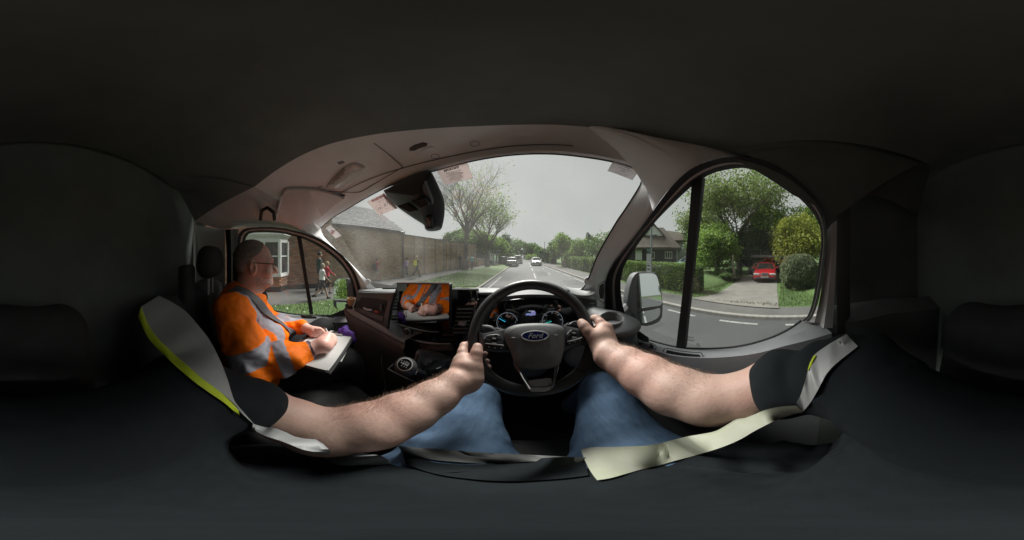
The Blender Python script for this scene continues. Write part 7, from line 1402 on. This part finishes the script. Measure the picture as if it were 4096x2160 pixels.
# the jacket: one loose garment with folds; silver bands and yellow panels are zones of it
jt = [cap(hd(-.15, -.29), hd(-.11, -.62), .135, .165, .08), ell(hd(-.03, -.47), (.165, .135, .15), .08), cap(Vector((-.73, -.16, -.275)), Vector((-1.03, -.16, -.275)), .085, .085, .06), cap(hd(-.15, -.225), hd(-.12, -.27), .088, .10, .04), cap(Vector((-.75, -.05, -.60)), Vector((-.98, -.05, -.60)), .12, .12, .08),
      *chain([sh_r + Vector((.0, -.01, -.01)), sh_r.lerp(el_r, .5) + Vector((.01, -.012, 0)), el_r + Vector((.005, -.015, -.01)), el_r.lerp(wr_r, .5), wr_r.lerp(el_r, .08)], [.082, .078, .078, .069, .050], .035),
      *chain([sh_l, el_l, wr_l.lerp(el_l, .1)], [.08, .072, .048], .035), ell(hd(-.085, -.13), (.075, .085, .095), -.012)]
cuff_dir = (wr_r - el_r).normalized(); jt.append(cap(wr_r + cuff_dir * .0, wr_r + cuff_dir * .08, .036, .05, -.006))
A1, B1, C1 = np.array(sh_r), np.array(el_r), np.array(wr_r)
def jz(P):
    idx = np.zeros(len(P)); ta, da = segpar(P, A1, B1); tf, df = segpar(P, B1, C1); x, y, z = P.T
    armU = (da < .115) & (x > -.745) & (da <= df + .012); armF = (df < .10) & (df < da) & (x > -.76)
    idx[armU & (ta > .66) & (ta < .98)] = 1; idx[armF & (tf > .36) & (tf < .58)] = 1
    tor = ~armU & ~armF
    idx[tor & (np.abs(x + .775) < .026) & (z > -.5)] = 1; idx[tor & (np.abs(x + .985) < .026) & (z > -.5)] = 1; idx[tor & (np.abs(z + .485 + .1 * (y + .05)) < .026)] = 1
    idx[(armF & (tf > .955))] = 2
    tl_, dl_ = segpar(P, np.array(el_l), np.array(wr_l)); idx[(dl_ < .085) & (tl_ > .3) & (tl_ < .55)] = 1
    idx[tor & (np.abs(x - HX) < .008) & (y > -.02) & (z < -.28)] = 2
    return idx
def jf(V):
    ta, da = segpar(V, A1, B1); tf, df = segpar(V, B1, C1); el = np.exp(-(np.linalg.norm(V - B1, axis=1) / .10) ** 2)
    d = .016 * vnoise(V * np.array([1, 1.4, .8]), 11, 2) + .006 * vnoise(V, 34, 5) + .010 * el * np.sin(80 * (V[:, 1] * .7 + V[:, 2] * .7) + 2 * vnoise(V, 12, 8))
    d += .008 * np.sin(46 * (V[:, 2] + .5 * V[:, 1]) + 5 * vnoise(V, 7, 9)) * np.exp(-((V[:, 1] - .05) / .14) ** 2)
    d += .0055 * np.sin(58 * (V[:, 2] * .8 - V[:, 1] * .7) + 7 * vnoise(V, 8, 12)) * (da < .11) * np.clip(1 - np.abs(ta - .35) / .5, 0, 1) + .004 * np.abs(vnoise(V * np.array([1, .6, 1.6]), 26, 14)); return d
JK = body('jacket', jt, .0050, [hi_or, hi_si, mat('jacket_piping', (.16, .1, .12), .6, 0, 0)], pas, jz, fold=jf, it=2)
# seat belt across the chest
JB = bvh([JK]); bc = []
for p in resample([Vector((-.79, -.17, -.17)), Vector((-.80, -.04, -.25)), Vector((-.84, .08, -.35)), Vector((-.90, .13, -.47)), Vector((-1.0, .10, -.57)), Vector((-1.06, .03, -.62))], 36):
    l_, n__, _, _ = JB.find_nearest(p); bc.append((l_ + n__ * .007, n__))
for _ in range(3): bc = [bc[0]] + [((bc[i - 1][0] + bc[i][0] * 2 + bc[i + 1][0]) / 4, (bc[i - 1][1] + bc[i][1] + bc[i + 1][1]).normalized()) for i in range(1, len(bc) - 1)] + [bc[-1]]
rw_ = [[], [], []]
for i, (p, n__) in enumerate(bc):
    t = (bc[min(i + 1, 35)][0] - bc[max(i - 1, 0)][0]).normalized(); w__ = t.cross(n__).normalized() * .023
    for r_q, q in zip(rw_, (p - w__, p + n__ * .003, p + w__)): r_q.append(q)
MB().loft(rw_).build('seat_belt', mat('belt_webbing', (.10, .10, .115), .6, 0, .1, 200), pas)
body('trousers', [cap(hp_r, hp_l, .12, .12, .06), cap(hp_r, kn_r, .098, .078, .04), cap(hp_l, kn_l, .098, .078, .04), cap(kn_r, kn_r + Vector((.02, .12, -.42)), .075, .06, .03), cap(kn_l, kn_l + Vector((.0, .12, -.42)), .075, .06, .03)], .009, m_trou, pas, fold=lambda V: .010 * vnoise(V, 13, 7))
for k_ in (kn_r + Vector((.02, .14, -.50)), kn_l + Vector((0, .14, -.50))): body('shoe', [cap(k_ + Vector((0, -.05, 0)), k_ + Vector((0, .16, -.02)), .05, .042, .03), ell(k_ + Vector((0, -.03, .05)), (.045, .055, .05), .03)], .009, m_seal, pas)
# clipboard, paper, pen, phone, purple cloth
c1, c2 = Vector((-.533, .20, -.452)), Vector((-.776, .43, -.452)); ed_ = (c2 - c1).normalized(); pe_ = Vector((-ed_.y, ed_.x, 0)) ; pe_ = pe_ if pe_.x < 0 else -pe_
cbd = thing('clipboard', 'black clipboard with a metal clip resting on the man\'s lap', 'clipboard', (-.7, .25, -.47))
def slab(nm, a, b_, w__, z0, z1, m, par, e=0): P_ = [a - ed_ * e - pe_ * e, b_ + ed_ * e - pe_ * e, b_ + ed_ * e + pe_ * (w__ + e), a - ed_ * e + pe_ * (w__ + e)]; P_ = [Vector((p.x, p.y, z1)) for p in P_]; return plate(nm, P_, z1 - z0, m, par, .0015, toward=(0, 0, 1))
slab('board', c1, c2, .225, -.468, -.458, mat('clipboard_black', (.03, .03, .034), .4), cbd, .012)
MB().tube([c2 + pe_ * .05 + Vector((0, 0, .004)) - ed_ * .02, c2 + pe_ * .17 + Vector((0, 0, .004)) - ed_ * .02], .006, 8).build('clip', m_satin, cbd); MB().box(c2 + pe_ * .11 + Vector((0, 0, .001)), (.04, .05, .006), R=Matrix.Rotation(math.atan2(ed_.y, ed_.x), 3, 'Z')).build('clip_plate', m_satin, cbd)
m_paper = mat('paper', (.5, .5, .5), .8, 0, .02, 10)
pp_ = thing('paper_sheets', 'stack of white paper sheets held on the clipboard', 'paper', (-.7, .25, -.455)); s1 = slab('sheet', c1, c2 - ed_ * .01, .21, -.4575, -.4535, m_paper, pp_); s2 = slab('sheet', c1 + pe_ * .004 - ed_ * .006, c2 - ed_ * .014, .205, -.4530, -.4515, m_paper, pp_)
lo_ = thing('loose_paper', 'white loose paper edge sticking out under the clipboard', 'paper', (-.62, .35, -.475)); slab('sheet', c1 + ed_ * .10 - pe_ * .016, c2 + ed_ * .012, .05, -.474, -.4725, m_paper, lo_)
pn = thing('ballpoint_pen', 'white and silver pen in the writing hand of the man', 'pen', tuple(pen_tip)); MB().tube([pen0, pen0.lerp(pen_tip, .35), pen0.lerp(pen_tip, .9), pen_tip], [.0055, .0055, .005, .0012], 10).build('barrel', mat('pen_white', (.6, .6, .62), .3, 0, 0), pn); MB().tube([pen0 + (pen0 - pen_tip) * .08, pen0], [.0035, .0055], 8).build('cap_end', m_chr, pn)
ph = thing('smartphone', 'dark smartphone lying at the top of the clipboard', 'phone', tuple(AT('N8', 510, 650, -.88))); plate('phone_body', [at('N8', x, y, Z=-.445) for x, y in ((445, 640), (495, 622), (575, 652), (570, 664), (500, 668))], .008, m_gloss, ph, .002)
pc_ = thing('purple_cloth', 'crumpled purple cloth or glove beyond the clipboard', 'cloth', tuple(at('N8', 610, 660, Z=-.47))); q_ = at('N8', 608, 640, Z=-.445)
body('cloth', [ell(q_, (.035, .03, .026), .02), ell(q_ + Vector((.03, .02, -.012)), (.03, .022, .02), .02), ell(q_ + Vector((-.02, .02, .01)), (.02, .015, .02), .015), cap(q_, q_ + Vector((.06, .02, -.03)), .022, .02, .02)], .005, mat('purple_fabric', (.10, .03, .32), .7), pc_, fold=lambda V: .012 * vnoise(V, 45, 3))

# ================================================================== DRIVER (the camera sits where his eyes are)
drv = thing('person', 'driver in navy polo shirt, hi-vis vest and blue jeans holding the steering wheel', 'person', (0, 0, -.8))
r8 = lambda x, y, r: at('R8', x, y, r=r); s8 = lambda x, y, r: at('S8', x, y, r=r)
L_ = dict(sh=Vector((-.235, -.14, -.275)), a=r8(745, 800, .475), b=r8(960, 905, .49), e=r8(1200, 985, .495), f1=r8(1480, 945, .485), f2=r8(1720, 855, .488), f3=r8(1930, 745, .500), w=r8(2085, 640, .515))
Rr = dict(sh=Vector((.245, -.13, -.225)), a=s8(1700, 400, .42), b=s8(1480, 505, .43), e=s8(1170, 545, .44), f1=s8(880, 465, .455), f2=s8(620, 330, .480), f3=s8(440, 225, .505), w=s8(290, 150, .53))
arms_ = chain([L_[k] for k in ('sh', 'a', 'b', 'e', 'f1', 'f2', 'f3', 'w')], [.064, .055, .060, .067, .065, .057, .047, .0355], .016) + chain([Rr[k] for k in ('sh', 'a', 'b', 'e', 'f1', 'f2', 'f3', 'w')], [.064, .059, .061, .064, .063, .057, .048, .038], .016)
def h7(x, y, off): return W7(x, y, off)
HS = 1.15
def seq(*q, k=.006): return [cap(h7(*a[:3]), h7(*b[:3]), a[3] * HS, b[3] * HS, k) for a, b in zip(q[:-1], q[1:])]
hl = [cap(L_['w'], h7(150, 1080, .036), .0355, .0335, .022)] + seq((150, 1080, .036, .029), (150, 960, .036, .031), k=.012) + seq((80, 1030, .028, .027), (105, 900, .028, .0225), k=.012) + seq((205, 1040, .037, .025), (220, 950, .038, .0205), k=.012) + seq((150, 940, .036, .027), (150, 895, .030, .020), k=.012)
hl += seq((222, 955, .040, .0185), (229, 880, .040, .0152), (241, 822, .038, .0146), (249, 768, .034, .0128)) + seq((116, 892, .030, .0160), (112, 815, .023, .0132), (128, 758, .008, .0120), (176, 738, -.012, .0100)) + [ell(h7(112, 868, .034), (.013, .013, .011), .010), ell(h7(229, 880, .043), (.0125, .0125, .011), .008)]
for i, (y0, y1) in enumerate(((915, 820), (975, 885), (1035, 938))): hl += seq((80 + i * 2, y0, .016, .0145), (100 + i * 12, y0 - 35, -.014, .0120), (205 + i * 14, y0 - 35, -.032, .0105), (318 + i * 14, y1 + 8, -.026, .0088), k=.005)
hr_ = [cap(Rr['w'], h7(1400, 770, .040), .038, .035, .022)] + seq((1400, 770, .040, .030), (1362, 680, .038, .029), k=.012) + seq((1442, 745, .034, .025), (1412, 605, .031, .0215), k=.012) + seq((1350, 740, .040, .025), (1302, 672, .040, .0205), k=.012) + seq((1375, 680, .038, .026), (1380, 610, .033, .020), k=.012)
hr_ += seq((1296, 672, .041, .0190), (1248, 622, .040, .0155), (1215, 578, .036, .0150), (1190, 547, .031, .0130)) + seq((1402, 596, .031, .0158), (1362, 545, .027, .0132), (1325, 508, .014, .0120), (1295, 502, -.008, .0100)) + [ell(h7(1398, 585, .036), (.013, .013, .011), .010), ell(h7(1436, 640, .034), (.012, .012, .010), .010), ell(h7(1248, 622, .043), (.0125, .0125, .011), .008)]
for i in range(3): hr_ += seq((1430 + i * 8, 625 + i * 50, .022 - i * .003, .0145), (1400 - i * 4, 575 + i * 58, -.010, .0118), (1300 - i * 8, 590 + i * 60, -.030, .0100), k=.005)
trunk = [cap(Vector((0, -.21, -.37)), Vector((0, -.10, -.62)), .10, .13, .05), cap(L_['sh'], Rr['sh'], .05, .05, .05)]
body('body', trunk + arms_ + hl + hr_, .0038, sk_d, drv, fold=lambda V: .0006 * vnoise(V, 60, 2) + .0010 * vnoise(V, 14, 4), it=2)
# nails
m_nail = mat('finger_nail', (.62, .42, .37), .3, 0, 0)
# shirt with sleeves
sl_l = L_['sh'].lerp(L_['a'], 1.0); sl_r = Rr['sh'].lerp(Rr['a'], 1.0); dl_ = (L_['a'] - L_['sh']).normalized(); dr__ = (Rr['a'] - Rr['sh']).normalized()
shirt = [cap(Vector((0, -.21, -.38)), Vector((0, -.06, -.60)), .115, .155, .08), ell(Vector((0, .02, -.56)), (.17, .165, .13), .06), ell(Vector((-.17, .0, -.62)), (.13, .16, .11), .05), ell(Vector((.18, .0, -.62)), (.13, .16, .11), .05), cap(L_['sh'], Rr['sh'], .072, .075, .05), cap(L_['sh'], L_['a'] - dl_ * .02, .080, .072, .03), cap(Rr['sh'], Rr['a'] - dr__ * .03, .082, .078, .03), cap(Vector((-.12, -.13, -.42)), Vector((.12, -.13, -.42)), .10, .10, .08)]
ch1, ch2 = L_['a'] + dl_ * .06, Rr['a'] + dr__ * .06
SHT = body('polo_shirt', shirt + [cap(L_['a'] + dl_ * .075, L_['a'] + dl_ * .16, .065, .09, -.008), cap(Rr['a'] + dr__ * .075, Rr['a'] + dr__ * .16, .07, .1, -.008)], .0055, m_navy, drv, fold=lambda V: .006 * vnoise(V, 20, 3) + .006 * np.sin(70 * V[:, 1] + 6 * vnoise(V, 9, 5)) * (V[:, 0] > .15), it=2)
# jeans
m_jean = denim('blue_jeans', (.16, .265, .42), (.07, .13, .235))
kL, kR = Vector((-.165, .47, -.575)), Vector((.262, .50, -.575)); hL, hR_ = Vector((-.065, .04, -.685)), Vector((.11, .04, -.69))
JNS = body('jeans', [cap(hL, hR_, .12, .12, .05), cap(hL, kL, .128, .086, .03), cap(hR_, kR, .128, .086, .03), cap(kL, kL + Vector((.0, .26, -.38)), .082, .065, .03), cap(kR, kR + Vector((-.03, .26, -.38)), .082, .065, .03)], .007, m_jean, drv, fold=lambda V: .012 * vnoise(V, 9, 6) + .004 * vnoise(V, 30, 2) + .004 * np.sin(34 * V[:, 1] + 6 * vnoise(V, 7, 3)) * np.exp(-((V[:, 1] - .2) / .15) ** 2), it=2)
for k_ in (kL + Vector((0, .30, -.47)), kR + Vector((-.03, .30, -.47))): body('shoe', [cap(k_ + Vector((0, -.04, 0)), k_ + Vector((0, .17, -.02)), .05, .042, .03)], .009, m_seal, drv)
JB2 = bvh([JNS]); SEAM = mat('jeans_stitch', (.10, .14, .2), .8, 0, 0)
for pts in (((1240, 985), (1268, 1030), (1300, 1080), (1345, 1130)), ((1462, 990), (1440, 1050), (1425, 1100), (1418, 1135))): 
    q = [cast(JB2, 'A', x, y, 1, .0005) for x, y in pts]; q = [p for p in q if p is not None and p.length < .9]
    if len(q) > 2: MB().tube(resample(q, 20), .0016, 5).build('jeans_seam', SEAM, drv)
# hi-vis vest: thin cloth bands lying over shoulders and lap
m_vs = mat('vest_tape', (.30, .31, .32), .5, .1, .06, 8, bump=.3, bscale=300, dist=.0005); m_vy = mat('vest_yellow', (.45, .55, .02), .7, 0, .1, 9)
DB = bvh([SHT, JNS])
def drape(k, x, y, rr):
    p = cast(DB, k, x, y, 1, .008); 
    return at(k, x, y, r=rr) if p is None or p.length > rr * 1.5 else p
def band(nm, A, B, rA, rB, m, n_=60, thick=.003, wob=.006):
    a = resample([drape(A[0], x, y, rr) for (x, y), rr in zip(A[1], rA)], n_); b_ = resample([drape(B[0], x, y, rr) for (x, y), rr in zip(B[1], rB)], n_); rows = []
    def sit(p):
        h = DB.ray_cast(Vector((0, 0, 0)), p.normalized(), 2)[0]; return p if h is None or h.length > p.length else p.normalized() * (h.length - .007)
    for t in np.linspace(0, 1, 7): rows.append([p.lerp(q, t) * (1 - wob * math.sin(math.pi * t) * (1 + .6 * math.sin(i * .45)) ) for i, (p, q) in enumerate(zip(a, b_))])
    rows = [[sit(p) for p in r] for r in rows]
    rows = [[p * (1 + thick / .35) for p in rows[0]]] + rows + [[p * (1 + thick / .35) for p in rows[-1]]]
    return MB().loft(rows).build(nm, m, drv, sharp=60)
la = [(60, 55), (150, 100), (245, 165), (330, 260), (400, 350), (470, 480), (525, 620), (575, 770), (640, 850), (715, 935)]
lb = [(-60, 130), (-10, 250), (50, 340), (110, 400), (180, 465), (260, 535), (340, 605), (420, 665), (510, 735), (600, 830)]
lc = [(-80, 200), (-30, 310), (30, 395), (90, 455), (160, 520), (240, 590), (320, 655), (405, 715), (500, 780), (610, 870)]
rs = [.36, .355, .35, .345, .345, .345, .35, .36, .37, .385]
band('vest_tape', ('R8', la), ('R8', lb), rs, [r * .97 for r in rs], m_vs); band('vest_yellow', ('R8', lb), ('R8', lc), [r * .97 for r in rs], [r * .97 for r in rs], m_vy)
la2 = [(700, 925), (790, 950), (850, 955), (930, 985), (1010, 1022), (1090, 1025), (1150, 1040), (1215, 1100), (1235, 1150), (1330, 1150), (1430, 1142), (1560, 1140), (1640, 1190)]
lb2 = [(690, 960), (790, 1010), (870, 1035), (950, 1065), (1035, 1100), (1105, 1115), (1165, 1145), (1225, 1185), (1275, 1205), (1350, 1210), (1440, 1205), (1560, 1205), (1640, 1200)]
band('vest_tape', ('R8', la2), ('R8', lb2), [.385, .39, .39, .39, .39, .39, .39, .39, .395, .40, .40, .405, .41], [.37, .37, .37, .37, .375, .375, .38, .38, .385, .39, .39, .395, .40], m_vs)
lb3 = [(700, 1010), (800, 1040), (880, 1065), (960, 1100), (1040, 1130), (1110, 1150), (1170, 1175), (1230, 1210), (1280, 1240), (1350, 1255), (1430, 1265), (1540, 1280), (1610, 1290)]
ra = [(2330, -30), (2200, 45), (2110, 105), (2050, 155), (2015, 225), (1990, 320), (1965, 410), (1935, 500), (1900, 560)]
rb_ = [(2430, 75), (2340, 145), (2265, 205), (2205, 260), (2155, 320), (2115, 395), (2072, 475), (2020, 560), (1955, 640)]
band('vest_tape', ('S8', ra), ('S8', rb_), [.33] * 9, [.31] * 9, m_vs)
ry = [(2055, 148), (2030, 190), (2012, 230), (1998, 280)]; ry2 = [(2075, 160), (2050, 200), (2030, 240), (2008, 285)]
band('vest_yellow', ('S8', ry), ('S8', ry2), [.326] * 4, [.322] * 4, m_vy, 16)
ra2 = [(1900, 585), (1800, 590), (1700, 605), (1600, 635), (1520, 668), (1450, 692), (1385, 700), (1300, 752), (1210, 802), (1090, 828), (970, 848), (800, 890), (640, 925), (450, 935), (300, 940), (145, 942), (50, 960)]
rb2 = [(1960, 640), (1870, 662), (1770, 695), (1680, 732), (1600, 772), (1520, 815), (1450, 858), (1370, 898), (1280, 935), (1160, 975), (1040, 1010), (870, 1055), (720, 1098), (550, 1138), (420, 1175), (290, 1210), (190, 1225)]
rr1 = [.36, .365, .37, .375, .38, .385, .39, .395, .40, .405, .41, .415, .42, .42, .42, .42, .42]
band('vest_tape', ('S8', ra2), ('S8', rb2), rr1, [r * .95 for r in rr1], mat('vest_hem', (.36, .36, .33), .6, 0, .05, 8, col2=(.30, .32, .24), bump=.3, bscale=300, dist=.0005), 90)
# dark waistband of the shirt over the lap and the seat belt's buckle side
band('shirt_hem', ('A', [(1010, 1130), (1080, 1160), (1180, 1168), (1290, 1160), (1390, 1150), (1470, 1150)]), ('A', [(1020, 1165), (1090, 1190), (1190, 1205), (1290, 1210), (1390, 1205), (1480, 1195)]), [.47, .46, .455, .455, .455, .46], [.43, .42, .41, .41, .41, .42], m_navy)
band('belt_webbing', ('A', [(1000, 1120), (1040, 1125), (1120, 1130), (1250, 1140), (1360, 1145), (1500, 1150)]), ('A', [(1010, 1135), (1050, 1150), (1130, 1160), (1250, 1165), (1360, 1160), (1500, 1165)]), [.50, .49, .48, .48, .48, .48], [.48, .47, .465, .465, .47, .47], mat('grey_mesh_cloth', (.12, .125, .125), .8, 0, .1, 60, bump=.6, bscale=500, dist=.0008))
# arm hair: hundreds of fine curved strands
def hairs(chain_pts, radii, n_, side, seed, ln=.016):
    rg = random.Random(seed); mb = MB()
    for _ in range(n_):
        i = rg.randrange(len(chain_pts) - 1); t = rg.random(); c = chain_pts[i].lerp(chain_pts[i + 1], t); r = radii[i] + (radii[i + 1] - radii[i]) * t; ax_ = (chain_pts[i + 1] - chain_pts[i]).normalized()
        view = (-c).normalized(); o = (side - ax_ * side.dot(ax_)).normalized(); v = (view - ax_ * view.dot(ax_)).normalized(); a = rg.gauss(0, .75); d = (o * math.cos(a) + v * math.sin(a)).normalized(); 
        p = c + d * (r * .985); g_ = (d * .75 + ax_ * rg.uniform(.2, 1.0) + Vector((rg.uniform(-.4, .4), rg.uniform(-.4, .4), rg.uniform(-.5, .1)))).normalized(); l = ln * rg.uniform(.5, 1.3); q = p + g_ * l * .5; e = q + (g_ + ax_ * rg.uniform(-.2, 1.2) + Vector((rg.uniform(-.7, .7), rg.uniform(-.5, .5), rg.uniform(-.7, .2)))).normalized() * l * .5
        mb.tube([p, q, e], [.00012, .0001, .00005], 3, cap=False)
    o = mb.build('arm_hair', mat('arm_hair_brown', (.26, .17, .12), .5, 0, 0), drv); o['kind'] = 'stuff'; return o
hairs([L_[k] for k in ('e', 'f1', 'f2', 'f3', 'w')], [.067, .065, .057, .047, .0355], 2400, Vector((-.3, .5, .8)), 3); hairs([Rr[k] for k in ('e', 'f1', 'f2', 'f3', 'w')], [.064, .063, .057, .048, .038], 2200, Vector((.4, .5, .7)), 4)
